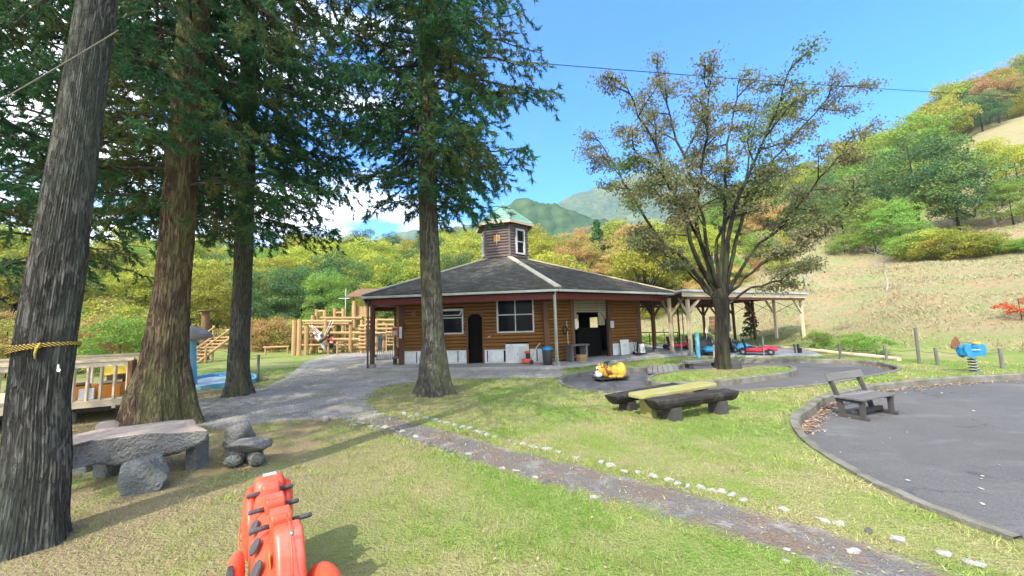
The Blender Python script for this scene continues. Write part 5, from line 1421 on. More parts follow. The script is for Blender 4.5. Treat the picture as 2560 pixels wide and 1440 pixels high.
person('child in a red top and dark shorts seen from behind at the fort', (*G(828, 884)[:2], 0), math.pi, stand,
       [('red_top', ('pel', 'sp', 'ch', 'nk'), 'cloth_red', 1.15), ('sleeve', ('shl', 'ell', 'wrl'), 'cloth_red', 1.15), ('sleeve', ('shr', 'elr', 'wrr'), 'cloth_red', 1.15), ('shorts', ('hil', 'knl'), 'cloth_dark', 1.2), ('shorts', ('hir', 'knr'), 'cloth_dark', 1.2), ('shirt_hem', ('pel', 'sp'), 'cloth_white', 1.22), ('shoe', ('anl', 'tol'), 'white', 1.1), ('shoe', ('anr', 'tor'), 'white', 1.1)], .74)
swing = dict(pel=(0, 0, .80), sp=(-.08, .0, .93), ch=(-.22, 0, 1.12), nk=(-.33, 0, 1.22), hd=(-.42, 0, 1.27), ht=(-.50, 0, 1.33), shl=(-.22, -.15, 1.20), ell=(-.36, -.2, 1.38), wrl=(-.42, -.18, 1.58), hal=(-.43, -.18, 1.64), shr=(-.18, .15, 1.18), elr=(.0, .2, 1.32), wrr=(.15, .2, 1.48), har=(.19, .2, 1.53), hil=(.02, -.09, .74), knl=(.30, -.10, .90), anl=(.52, -.1, 1.12), tol=(.62, -.1, 1.16), hir=(.02, .09, .74), knr=(.16, .10, .40), anr=(.30, .12, .08), tor=(.40, .12, .03))
c = fp(802, .05, -.1)
person('person in white clothes leaning back in the rope swing of the climbing fort', (c.x, c.y, .12), 0, swing,
       [('white_top', ('pel', 'sp', 'ch', 'nk'), 'cloth_white', 1.15), ('sleeve', ('shl', 'ell'), 'cloth_white', 1.2), ('sleeve', ('shr', 'elr'), 'cloth_white', 1.2), ('trouser_leg', ('hil', 'knl', 'anl'), 'cloth_dark', 1.1), ('trouser_leg', ('hir', 'knr', 'anr'), 'cloth_white', 1.3)], .95)

# ------------------------------------------------------------------ things on and around the porch
def at_f0(px, off, zz=.10):
    # point on the porch in front of the front wall below pixel px
    u = (px - 1280) / FPX; a = A0; d = (B0 - A0).normalized(); s = (u * a.y - a.x) / (d.x - u * d.y); return f0(s, off, zz)
p = at_f0(1318, .55); t = thing('red_cultivator', 'small red garden cultivator with long pale handlebar before the white cupboard', 'cultivator', p)
mb = MB(); mb.prism([(-.22, -.12), (-.10, -.16), (.10, -.15), (.14, .12), (-.12, .15), (-.24, .08)], .05, .20); mb.build('hood', M['red_plastic'], t, bevel=.03)
mb = MB(); mb.box((0, 0, .30), (.16, .18, .18)); mb.tube([(0, 0, .34), (.02, 0, .46)], .05, 8); mb.build('engine', M['black'], t, bevel=.02)
mb = MB(); mb.ball((-.02, 0, .44), (.13, .10, .05), 10); mb.build('fuel_tank', M['red_plastic'], t, smooth=True)
for y in (-.15, .15): mb = MB(); mb.tube([(.12, y - .03, .08), (.12, y + .03, .08)], .08, 12); mb.build('wheel', M['black'], t)
mb = MB(); mb.tube([(.08, 0, .18), (.34, .05, .62), (.46, .06, .74)], .018, 8); mb.tube([(.44, -.2, .74), (.46, .28, .74)], .014, 8); mb.build('handlebar', M['white'], t, smooth=True)
p = at_f0(1362, .85)
t = thing('blue_lidded_bin', 'grey bin with a bright blue lid at the corner of the porch', 'bin', (p.x + .05, p.y, .1))
MB().lathe((0, 0, 0), [(.15, 0), (.19, .42), (.20, .52)], 16).build('bin_body', M['grip'], t, smooth=True); MB().lathe((0, 0, 0), [(.22, .52), (.22, .56), (.17, .63), (.05, .67)], 16).build('lid', M['blue_lid'] if 'blue_lid' in M else M['blue_plastic'], t, smooth=True)
def at_f1(px, off, zz=.10):
    u = (px - 1280) / FPX; a = A1; d = (B1 - A1).normalized(); s = (u * a.y - a.x) / (d.x - u * d.y); return f1(s, off, zz)
ca, cb_ = at_f1(1393, .55), at_f1(1432, .50)
t = thing('workbench', 'grey plank workbench against the porch wall', 'workbench', (ca.x, ca.y, .1), rz1); L_ = (cb_ - ca).length
for k in range(3): MB().box((L_ / 2, -.16 + k * .16, .62), (L_ + .1, .15, .05)).build('top_plank', M['greywood'], t, bevel=.005)
for x in (.05, L_ - .05): MB().box((x, 0, .30), (.10, .34, .60)).build('leg', M['greywood'], t, bevel=.01)
MB().box((L_ / 2, 0, .18), (L_ - .2, .3, .03)).build('lower_shelf', M['greywood'], t)
q = f1(0, 0, 0); ux = Vector((math.cos(rz1), math.sin(rz1), 0)); uo = Vector((math.sin(rz1), -math.cos(rz1), 0))
p = ca + ux * (L_ * .62) + uo * .12
for k, (dz, nm) in enumerate(((0, 'lower'), (.13, 'upper'))):
    t = thing('wooden_crate', f'{nm} of two small wooden crates under the workbench', 'crate', (p.x, p.y, .10 + dz + (.002 if k else 0)), rz1, 'wooden crates under the workbench')
    for y in (-.12, .12):
        for z in (.035, .09): MB().box((0, y, z), (.32, .012, .045)).build('slat', M['log'], t)
    for x in (-.155, .155): MB().box((x, 0, .062), (.012, .23, .12)).build('end_panel', M['log'], t)
    MB().box((0, 0, .008), (.3, .23, .012)).build('bottom', M['log'], t)
# tools hung on the wall
p = at_f1(1404, .05); t = thing('coiled_hose', 'dark coiled hose hung on the siding above the workbench', 'hose', (p.x, p.y, 1.30), rz1)
m_ = MB(); m_.tube([((.10 + .006 * math.sin(5 * a)) * math.cos(a), -.03 - .004 * a, (.17) * math.sin(a)) for a in np.linspace(0, 18, 90)], .014, 6); m_.build('hose_coil', M['black'], t, smooth=True)
p = at_f1(1410, .08); t = thing('long_handled_tool', 'pale long handled rake leaning on the siding', 'rake', (p.x, p.y, .72), rz1); MB().tube([(0, -.05, 0), (.0, .0, .95)], .015, 8).build('handle', M['cream'], t); MB().box((0, 0, .95), (.16, .03, .03)).build('head', M['greywood_dk'], t)
p = at_f1(1419, .05); t = thing('hanging_sickle', 'dark hand tool hung beside the rake', 'tool', (p.x, p.y, 1.15), rz1); MB().tube([(.03, 0, 0), (0, -.02, .15), (-.04, -.02, .28), (.02, -.02, .36)], [.012, .018, .03, .008], 7).build('blade', M['shed_dark'], t)
p = at_f1(1433, .02); o = MB().box((0, -.02, 0), (.10, .02, .42)).build('paper_notice', M['paper']); o.location = (p.x + .02, p.y - .1, 1.52); o.rotation_euler = (0, 0, rz1); tag(o, 'tall narrow white notice at the left of the wide opening', 'notice')
p = at_f1(1519, .16); t = thing('paper_notice', 'white notice sheet in a dark frame on the post right of the wide opening', 'notice', (p.x, p.y, 1.46), rz1)
MB().box((0, 0, 0), (.26, .02, .34)).build('frame', M['grip'], t); MB().box((0, -.015, 0), (.21, .01, .29)).build('sheet', M['paper'], t)
for k in range(5): MB().box((0, -.022, .10 - k * .045), (.15, .002, .008)).build('text_line', M['grip'], t)
p = at_f1(1547, .18); o = MB().box((0, 0, .34), (.55, .03, .66), 0, -.08).build('leaning_board', M['dado'], bevel=.004); o.location = (p.x, p.y, .10); o.rotation_euler = (0, 0, rz1); tag(o, 'pale grey board leaning on the wall right of the opening', 'board')
p = at_f1(1566, .45); t = thing('hand_trolley', 'black hand trolley with upright bars beside the leaning board', 'trolley', (p.x, p.y, .1), rz1)
for x in (-.18, -.06, .06, .18): MB().tube([(x, 0, .05), (x, .05, .62)], .016, 8).build('upright', M['black'], t)
for z in (.2, .6): MB().box((0, .03 if z > .4 else .01, z), (.42, .03, .03)).build('crossbar', M['black'], t)
MB().box((-.1, -.18, .06), (.62, .30, .04)).build('platform', M['black'], t)
for x in (-.18, .18): MB().tube([(x - .02, .06, .07), (x + .02, .06, .07)], .07, 12).build('wheel', M['black'], t)
p = G(1605, 890, .03); t = thing('folding_sign', 'small white folding sign standing on the apron by the shed', 'sign', (p.x, p.y, .03), .3)
for sy, an_ in ((-.07, .2), (.07, -.2)): MB().box((0, sy, .27), (.24, .02, .54), 0, -an_).build('panel', M['white'], t, bevel=.004)
MB().bar((-.06, -.15, .2), (.07, -.10, .4), .012, .012).build('printed_stroke', M['grip'], t)
# left porch corner
p = P(990, 905, 15.0); p.z = .10; t = thing('porch_stool', 'low plank stool on block legs at the left end of the porch', 'stool', (p.x, p.y + .2, .1), .2)
MB().box((.05, 0, .26), (.48, .28, .06)).build('seat', M['greywood'], t, bevel=.01)
for x in (-.1, .17): MB().box((x, 0, .12), (.13, .2, .23)).build('leg', M['greywood_dk'], t, bevel=.01)
q = WC[5] + (WC[5] - CC).normalized() * .2
t = thing('red_notice', 'red and white notice fixed to the left corner post of the porch', 'notice', (q.x - .05, q.y - .02, 1.45), .25); MB().box((-.09, 0, .0), (.20, .02, .34)).build('board', M['cream'], t); MB().box((-.09, -.013, .07), (.17, .006, .10)).build('red_band', M['cloth_red'], t)
o = MB().box((0, 0, 0), (.10, .02, .46)).build('white_notice', M['paper']); o.location = (q.x + .12, q.y - .12, 1.38); o.rotation_euler = (0, 0, .25); tag(o, 'narrow white notice on the left corner post of the house', 'notice')
p = P(965, 900, 17.2); t = thing('woven_screen', 'pale translucent slatted screen standing behind the left porch posts', 'screen', (p.x, p.y, .1), .1)
for k in range(10): MB().bar((-.42 + k * .09, 0, 0), (-.30 + k * .066, .15, 1.25), .035, .015).build('slat', M['greywood'], t)
for z, w_ in ((.05, .9), (1.2, .66)): MB().box((0, .02 + z * .1, z), (w_, .03, .04)).build('crossbar', M['greywood'], t)

# ------------------------------------------------------------------ karts in the shed
def kart(px, py, rz, body, label, flagc, zz=.03, s=1.0):
    p = G(px, py, zz); t = thing('pedal_kart', label, 'kart', p, rz, 'pedal karts parked in the shed'); t.scale = (s,) * 3
    mb = MB(); mb.prism([(-.28, -.6), (.28, -.6), (.30, .1), (.22, .65), (-.22, .65), (-.30, .1)], .10, .16); mb.build('chassis', M['black'], t, bevel=.01)
    mb = MB(); mb.prism([(-.22, -.72), (.22, -.72), (.30, -.45), (.26, -.05), (-.26, -.05), (-.30, -.45)], .16, .28); mb.ball((0, -.42, .27), (.24, .32, .11), 12); mb.build('nose', M[body], t, bevel=.04, smooth=True)
    for x in (-.33, .33): mb = MB(); mb.prism([(x - .07, -.15), (x + .07, -.15), (x + .08, .4), (x - .08, .4)], .14, .28); mb.build('side_pod', M[body], t, bevel=.03)
    mb = MB(); mb.box((0, .22, .24), (.36, .36, .10)); mb.build('seat', M['black'], t, bevel=.03)
    mb = MB(); mb.box((0, .44, .46), (.36, .09, .44), 0, -.2); mb.build('seat_back', M['black'], t, bevel=.04)
    for x in (-.36, .36):
        for y in (-.45, .52): mb = MB(); mb.tube([(x - .06, y, .13), (x + .06, y, .13)], .13, 14); w_ = mb.build('wheel', M['black'], t, bevel=.015); m_ = MB(); m_.tube([(x - .064, y, .13), (x + .064, y, .13)], .06, 10); m_.build('rim', M['steel'], w_)
    m_ = MB(); m_.tube([(0, -.15, .2), (0, .0, .47)], .015, 6); m_.tube([(.13 * math.cos(a), .0 + .05 * math.sin(a), .47 + .12 * math.sin(a)) for a in np.linspace(0, 2 * math.pi, 13)], .013, 6, cap=False); m_.build('steering_wheel', M['black'], t, smooth=True)
    m_ = MB(); m_.tube([(.2, .58, .2), (.2, .6, 1.15)], .008, 6); m_.build('flag_pole', M['white'], t)
    m_ = MB(); m_.add([(.2, .6, 1.20), (.26, .6, .98), (.2, .6, .84), (.15, .6, .98), (.2, .612, 1.20), (.26, .612, .98), (.2, .612, .84), (.15, .612, .98)], [(0, 1, 2, 3), (7, 6, 5, 4), (0, 4, 5, 1), (1, 5, 6, 2), (2, 6, 7, 3), (3, 7, 4, 0)]); m_.build('flag', M[flagc], t)
    return t
M['blue_kart'] = simple('blue_kart_paint', (.06, .48, .78), None, 3, .35, 0, fine=9); M['red_kart'] = simple('crimson_kart_paint', (.80, .04, .07), None, 3, .35, 0, fine=9); M['navy'] = simple('dark_blue_seat', (.03, .07, .16), None, 3, .5, .1); M['orange_kart'] = simple('orange_kart_paint', (.70, .32, .04), None, 3, .4, 0, fine=9)
kart(1694, 873, 1.45, 'red_kart', 'red kart with black seat, leftmost in the shed', 'maroon')
kart(1740, 871, .3, 'orange_kart', 'orange and black kart behind the cream front post', 'cloth_dark', s=1.0)
kart(1768, 886, -.2, 'blue_kart', 'bright blue kart just left of the dark tree trunk', 'cloth_white')
kart(1780, 878, -.1, 'navy', 'dark blue kart with black headrest behind the bright blue one', 'cloth_dark')
kart(1840, 879, 1.9, 'blue_kart', 'blue kart just right of the dark tree trunk', 'cloth_white')
kart(1893, 886, 1.05, 'red_kart', 'crimson kart with low nose, rightmost of the parked karts', 'cloth_white')
# bollards on the apron
for px, py, h, mt, lab in ((1705, 893, .78, 'steel', 'slim grey bollard before the red kart'), (1746, 894, 1.02, 'sky_plastic', 'wide pale blue board post standing before the blue karts'), (1910, 890, .75, 'steel', 'slim grey bollard before the crimson kart'), (1786, 893, .5, 'cream', 'short cream post just left of the tree trunk')):
    p = G(px, py, .03); w_ = .12 if mt == 'sky_plastic' else .035
    o = MB().tube([(0, 0, -.05), (.01, 0, h)], w_ * .6 + .01, 10).build('bollard', M[mt]); o.location = p; tag(o, lab, 'bollard', 'bollards along the apron edge')
# black handrail behind the house
a, b = P(1588, 880, 23.5), P(1700, 872, 24.5); t = thing('black_handrail', 'low black pipe handrail behind the rest house', 'handrail', (a.x, a.y, 0))
m_ = MB(); m_.tube([(a.x, a.y, .85), (b.x, b.y, .75)], .03, 8); sub(m_, 'rail', M['black'], t)
for f in (.03, .33, .66, .97): p = a.lerp(b, f); m_ = MB(); m_.tube([(p.x, p.y, 0), (p.x, p.y, .85 - .1 * f)], .028, 8); sub(m_, 'post', M['black'], t)
p = P(1807, 815, 27.0); t = thing('slope_box', 'small brick and grey metal cabinet set into the slope behind the shed', 'cabinet', (p.x, p.y, terr1(p.x, p.y)))
MB().box((0, 0, .6), (.9, .5, 1.2)).build('metal_box', M['grip'], t, bevel=.01)
for k in range(4):
    for j in range(3): MB().box((-.75 + j * .27, 0, .2 + k * .28), (.25, .4, .25)).build('brick', M['brick'] if 'brick' in M else M['soffit'], t, bevel=.01)
# wooden fence on the ridge path
a, b = hit(2003, 600, 20), hit(2072, 585, 20); t = thing('ridge_fence', 'short brown rail fence on the path above the slope', 'fence', a)
for k in range(5):
    p = a.lerp(b, k / 4); m_ = MB(); m_.box((p.x, p.y, terr1(p.x, p.y) + .55), (.13, .13, 1.2)); sub(m_, 'post', M['soffit'], t)
for hh in (.55, 1.05):
    for k in range(4):
        p = a.lerp(b, k / 4); q = a.lerp(b, (k + 1) / 4); m_ = MB(); m_.bar((p.x, p.y, terr1(p.x, p.y) + hh), (q.x, q.y, terr1(q.x, q.y) + hh), .09, .12); sub(m_, 'rail', M['soffit'], t)

# ------------------------------------------------------------------ ropes and cable
def line_obj(name, a, b, sag, r_, mat, label, cat, n=24):
    m_ = MB(); m_.tube([a.lerp(b, k / n) - Vector((0, 0, 4 * sag * (k / n) * (1 - k / n))) for k in range(n + 1)], r_, 6)
    o = m_.build(name, M[mat], origin=a); return tag(o, label, cat)
line_obj('overhead_cable', P(1075, 135, 9.2), P(2620, 246, 15.0), .10, .011, 'black', 'thin dark cable crossing the sky from the middle cedar to the right slope', 'cable')
line_obj('tie_rope', P(700, 85, 9.6), P(1375, 163, 9.0), .05, .012, 'rope_yellow', 'yellowish rope strung through the crown of the middle cedar', 'rope')
# ------------------------------------------------------------------ tall cedars
def vnoise(x, seed):
    xi = np.floor(x).astype(int); f = x - xi; f = f * f * (3 - 2 * f)
    h = lambda n: (np.sin(n * 127.1 + seed * 311.7) * 43758.5453) % 1
    return h(xi) * (1 - f) + h(xi + 1) * f
def trunk_mesh(name, pts, rads, mat, parent, n=96, ridge=.05, nr=90, flare=.55, fh=.3, lobes=6, seed=0, cells=26, top_detail=True):
    pts = [np.array(p) for p in pts]; zs = np.array([p[2] for p in pts])
    T = np.linspace(0, 1, nr) ** 1.35; Z = zs[0] + (zs[-1] - zs[0]) * T
    cx = np.interp(Z, zs, [p[0] for p in pts]); cy = np.interp(Z, zs, [p[1] for p in pts]); rr = np.interp(Z, zs, rads)
    a = np.linspace(0, 2 * np.pi, n, endpoint=False)
    A, ZZ = np.meshgrid(a, Z); Rr = np.repeat(rr[:, None], n, 1)
    tw = A / (2 * np.pi) * cells
    rid = 0
    for o_, (f, am) in enumerate(((1, .6), (2.3, .4))):
        ph = tw * f + .55 * np.sin(ZZ * 1.1 + o_) + .8 * vnoise(ZZ * 1.7 + 3 * np.sin(A), seed + o_)
        per = cells * f
        k0 = np.floor(ph); fr = ph - k0
        s = 1 - np.abs(2 * fr - 1)
        cut = vnoise(k0 % round(per) * 7.3 + ZZ * 2.6, seed + 5 + o_)
        rid = rid + am * s * (.4 + .9 * cut)
    h = np.maximum(ZZ - zs[0] - .05, 0)
    fl = flare * np.exp(-h / fh) * (1 + .35 * np.sin(A * lobes + seed) + .22 * np.sin(A * (lobes * 2 - 1) + seed * 2)) 
    butt = .10 * np.exp(-h / 1.3) * np.sin(A * 4 + seed)
    rad = Rr * (1 + fl + butt + .05 * np.sin(A * 2 + seed)) + ridge * Rr * (rid - .5)
    V = np.stack([cx[:, None] + rad * np.cos(A), cy[:, None] + rad * np.sin(A), ZZ], -1).reshape(-1, 3)
    idx = np.arange(nr * n).reshape(nr, n)
    F = np.stack([idx[:-1], np.roll(idx, -1, 1)[:-1], np.roll(idx, -1, 1)[1:], idx[1:]], -1).reshape(-1, 4)
    loc = np.array(parent.location)
    return np_mesh(name, V - loc, F, mat, None, parent, True)

def cedar_crown(root, path, z0, z1, Rf, seed, nb, leafmat_, step=.135, spr=.10, blades=19, bl=.13, bw=.030, droop=.32, detail_z=99, brown=.0, azf=None):
    g = np.random.default_rng(seed); C = []; D = []; VV = []; BLn = []; wood_ = MB()
    zs = np.array([p[2] for p in path])
    def ctr(z): return np.array([np.interp(z, zs, [p[0] for p in path]), np.interp(z, zs, [p[1] for p in path]), z])
    loc = np.array(root.location)
    for b in range(nb):
        f = (b + g.uniform(0, 1)) / nb; z = z0 + (z1 - z0) * f
        az = b * 2.39996 + g.uniform(-.5, .5)
        L_ = Rf(z) * g.uniform(.6, 1.08)
        if azf is not None: L_ *= azf(az, z)
        coarse = z > detail_z
        n = 9; t = np.linspace(0, 1, n); dr = droop * g.uniform(.5, 1.5)
        side = np.array([-math.sin(az), math.cos(az), 0]) * g.uniform(-.25, .25)
        base = ctr(z)
        pts = base + np.outer(t * L_, [math.cos(az), math.sin(az), 0]) + np.outer(t ** 2 * L_, side) + np.outer(L_ * (.10 * t - dr * t ** 1.7 + .30 * dr * t ** 5), [0, 0, 1])
        pts[1:-1] += g.normal(0, .03, (n - 2, 3))
        wood_.tube([Vector(p - loc) for p in pts], list(np.linspace(.034, .007, n) * (L_ / 2.5) ** .5), 5, cap=False)
        st = step * (1.7 if coarse else 1)
        m_ = max(3, int(L_ * .85 / st))
        for k in range(m_):
            tt = .16 + .84 * (k + g.uniform(0, 1)) / m_
            p = np.array([np.interp(tt, t, pts[:, j]) for j in range(3)])
            sg = 1 if k % 2 else -1
            fw = unit(pts[min(int(tt * (n - 1)) + 1, n - 1)] - pts[int(tt * (n - 1)) if int(tt * (n - 1)) < n - 1 else n - 2])
            sd2 = np.array([-fw[1], fw[0], 0]) * sg
            tl = g.uniform(.35, .85) * (1.15 - .55 * tt) * min(1, L_ / 2.2)
            u = unit(fw * g.uniform(.3, 1) + sd2 * g.uniform(.3, 1.1) + np.array([0, 0, g.uniform(-.35, .25)]))
            q = np.linspace(0, 1, 5); tp = p + np.outer(q * tl, u) + np.outer(q ** 2 * tl * g.uniform(.15, .75), [0, 0, -1])
            if not coarse: wood_.tube([Vector(x - loc) for x in tp[[0, 2, 4]]], [.009, .006, .003], 3, cap=False)
            ns = max(2, int(tl / (spr * (1.6 if coarse else 1))))
            for s in range(ns):
                w_ = (s + .8) / ns; c = np.array([np.interp(w_, q, tp[:, j]) for j in range(3)])
                C.append(c); D.append(unit(tp[4] - tp[1]) + g.normal(0, .45, 3) + np.array([0, 0, -.10])); VV.append(g.random()); BLn.append(1.9 if coarse else 1.0)
    C = np.array(C); D = unit(np.array(D)); VV = np.array(VV); BLn = np.array(BLn)
    nS = len(C); nb_ = blades
    cc = np.repeat(C, nb_, 0); dd_ = np.repeat(D, nb_, 0)
    along = g.random(nS * nb_)[:, None]
    Bn = np.repeat(BLn, nb_)
    cc = cc + dd_ * along * (.15 * Bn[:, None]) + g.normal(0, .012, cc.shape)
    d2 = unit(dd_ * g.uniform(.5, 1.3, (len(dd_), 1)) + g.normal(0, .55, dd_.shape))
    vals = np.clip(np.repeat(VV, nb_) * .75 + g.random(len(dd_)) * .35, 0, 1)
    V, F, vals = needles(cc, d2, bl * g.uniform(.6, 1.3, len(dd_)) * Bn, bw * Bn ** .8 * g.uniform(.7, 1.3, len(dd_)), vals, g)
    o = np_mesh('crown', V - loc, F, leafmat_, vals, root); o['kind'] = 'stuff'
    w2 = wood_.build('branches', M['twig'], root); w2['kind'] = 'stuff'
    return o

def cedar(label, pxs, Y, base, mat, z0, ztop, Rmax, seed, nb, n=96, ridge=.06, flare=.5, fh=.3, cells=26, **kw):
    """pxs: (pixel y, left edge, right edge) survey of the trunk at depth Y"""
    bx, by = base; path = []; rads_ = []
    for py, l, r_ in pxs:
        a = P(l, py, Y); b = P(r_, py, Y); c = (a + b) / 2; path.append((c.x, by, c.z)); rads_.append((b - a).length / 2 * .97 / math.sqrt(1 + (c.x / Y) ** 2))
    path = [(bx, by, -.12)] + path; rads_ = [rads_[0] * 1.04] + rads_
    p = path[-1]; q = path[-2]; sx = (p[0] - q[0]) / (p[2] - q[2]) * .5; rt = rads_[-1]
    path.append((p[0] + sx * (ztop - p[2]), by, ztop)); rads_.append(.05)
    t = thing('cedar_tree', label, 'tree', (bx, by, 0), 0, 'tall cedars standing on the lawn')
    trunk_mesh('trunk', path, rads_, M[mat], t, n, ridge, 130, flare, fh, 6, seed, cells)
    mid = z0 + (ztop - z0) * .28
    Rf = lambda z: Rmax * (np.interp(z, [z0, z0 + 1.2, mid, ztop], [.62, .9, 1.0, .10]))
    cedar_crown(t, path, z0, ztop - .3, Rf, seed, nb, M['cedar_leaf'], **kw)
    return t
T4 = cedar('slender straight cedar in front of the rest house', [(900, 1050, 1119), (850, 1055, 1112), (480, 1045, 1092), (0, 1045, 1085)], 9.0, (P(1088, 978, 9.0).x, 9.0), 'bark_mid', 4.55, 18.5, 3.2, 3, 185, 150, .05, .62, .34, 36, detail_z=11.5, droop=.34,
      azf=lambda a, z: 1.0 if math.cos(a) > -.2 or z > 6 else .72)
T3 = cedar('slim cedar behind the leaning one, beside the blue basin', [(900, 568, 625), (720, 580, 632), (470, 590, 640), (0, 604, 648)], 9.6, (P(598, 982, 9.6).x, 9.6), 'bark_mid', 4.35, 19, 3.6, 4, 145, 150, .05, .5, .3, 36, detail_z=12, droop=.38)
T2 = cedar('thick cedar with peeling reddish bark behind the stone table', [(980, 325, 482), (900, 352, 472), (720, 386, 477), (600, 397, 487), (300, 424, 506), (0, 448, 528)], 6.6, (P(404, 1050, 6.6).x, 6.6), 'bark_red', 3.6, 18, 3.1, 6, 115, 200, .07, .42, .45, 40, detail_z=9.8, droop=.36, blades=24, bw=.024, bl=.11)
T1 = cedar('large rough barked cedar at the left edge wrapped with yellow and black rope', [(1150, -2, 190), (1000, 12, 184), (860, 28, 200), (720, 55, 218), (360, 125, 255), (0, 190, 298)], 3.05, (P(72, 1330, 3.05).x, 3.05), 'bark_cedar', 5.2, 19, 3.4, 8, 90, 300, .10, .22, .22, 60, detail_z=8.5, step=.16, blades=16, bw=.018, bl=.09, droop=.2)
# bough tips from the outermost cedars beyond the left edge hang into view
def side_cedar(label, x, y, z0, ztop, Rm, seed, nb, rtrunk, lean=.02, mat='bark_cedar', grp='tall cedars standing on the lawn', **kw):
    path = [(x, y, -.1), (x + lean * 4, y, 4.0), (x + lean * ztop, y, ztop)]
    t = thing('cedar_tree', label, 'tree', (x, y, 0), 0, grp)
    trunk_mesh('trunk', path, [rtrunk, rtrunk * .8, .05], M[mat], t, 48, .05, 60, .5, .3, 6, seed, 22)
    mid = z0 + (ztop - z0) * .28
    cedar_crown(t, path, z0, ztop - .3, lambda z: Rm * np.interp(z, [z0, z0 + 1.2, mid, ztop], [.6, .9, 1.0, .1]), seed, nb, M['cedar_leaf'], **kw)
    return t
side_cedar('cedar just outside the left edge whose boughs hang over the deck', -9.6, 5.6, 3.6, 18, 3.6, 15, 85, .36, detail_z=9, droop=.36, blades=24, bw=.023, bl=.11)
side_cedar('cedar beyond the deck at the left with low hanging boughs', -13.0, 10.2, 3.2, 19, 4.0, 17, 95, .38, detail_z=10, step=.2, droop=.34)
side_cedar('cedar behind the slim cedar, seen only as foliage high between the trunks', -12.4, 13.3, 5.2, 19, 3.6, 19, 80, .34, detail_z=13, step=.2, droop=.3)
# unseen cedar added behind the viewer to shade the lawn
index_children()
src = side_cedar('unseen cedar added behind the viewer for shade', -11.0, -3.0, 4.2, 21, 3.9, 23, 90, .36, detail_z=4, step=.2, blades=15, grp='unseen cedars added behind the viewer for shade')
index_children()
for k, (x, y, s) in enumerate(GROVE if 'GROVE' in globals() else ((-17, -2, 1.05), (-15, 3, .95), (-6.5, -7, 1.0), (-22, 2, 1.1), (-12, -9, 1.1), (-1.5, -10, 1.05), (-19, -8, 1.15), (-7, -14, 1.1), (4, -12, 1.0), (-25, -4, 1.1), (-20, 8, 1.0), (10, -13, 1.05))):
    copy_tree(src, (x, y, 0), k * 1.3, None, s)

# rope round the left cedar
c1 = P(112, 866, 3.05)
t = thing('tree_rope', 'yellow and black rope wound several times round the left cedar trunk', 'rope', (c1.x, c1.y, c1.z))
for k in range(4):
    m_ = MB(); rr = .192; zz = -.028 + k * .014
    m_.tube([(rr * math.cos(a), rr * math.sin(a), zz + .038 * math.cos(a) * (1 - k * .2)) for a in np.linspace(0, 2 * math.pi, 60)], .0048, 7, cap=False)
    m_.build('rope_turn', M['rope_stripe'] if 'rope_stripe' in M else M['rope_yellow'], t, smooth=True)
m_ = MB(); m_.tube([(.14, -.14, .03), (.15, -.17, -.01), (.14, -.17, -.05), (.14, -.165, -.09)], [.007, .009, .007, .005], 7); m_.ball((.14, -.15, .0), .013, 8); m_.build('knot', M['rope_yellow'], t, smooth=True)
p = P(146, 921, 2.84); t = MB().prism([(-.012, -.02), (.010, -.028), (.020, -.012), (.006, .0), (.004, .028), (-.008, .03)], -.001, .001)
o = t.build('white_tag', M['paper']); o.location = p; o.rotation_euler = (R(90), 0, 0); tag(o, 'small torn white tag stuck to the left cedar trunk', 'tag')
a = P(296, 76, 2.90); b = P(-60, 285, 2.6); line_obj('slack_rope', a, b, .010, .0045, 'rope_grey', 'grey rope stretched from the left cedar out of the picture', 'rope', 10)

# ------------------------------------------------------------------ spreading tree on the island
bx, by = G(1806, 922).x, G(1806, 922).y
t = thing('spreading_tree', 'wide multi stemmed deciduous tree with thinning bronze leaves on the track island', 'tree', (bx, by, 0))
g = np.random.default_rng(12)
tr_pts = [(P(px, py, by).x, by, P(px, py, by).z) for px, py in ((1806, 925), (1805, 850), (1806, 780), (1800, 742), (1797, 722))]
trunk_mesh('trunk', [(tr_pts[0][0], by, -.1)] + tr_pts[1:], [.205, .190, .200, .235, .16], M['bark_dark'], t, 48, .06, 50, .30, .2, 5, 2, 16)
limb = MB(); LC = []; LD = []; locv = np.array(t.location)
def grow(p0, d0, length, r0, depth, drop):
    n = 6; pts = [np.array(p0, float)]; d = unit(np.array(d0, float))
    for i in range(n):
        d = unit(d + g.normal(0, .11, 3) + np.array([0, 0, .02 - drop]))
        pts.append(pts[-1] + d * length / n)
    rr = np.linspace(r0, r0 * .35, n + 1)
    limb.tube([Vector(p - locv) for p in pts], list(rr), 6 if depth < 2 else 4, cap=False)
    finish(pts, length, r0, depth)
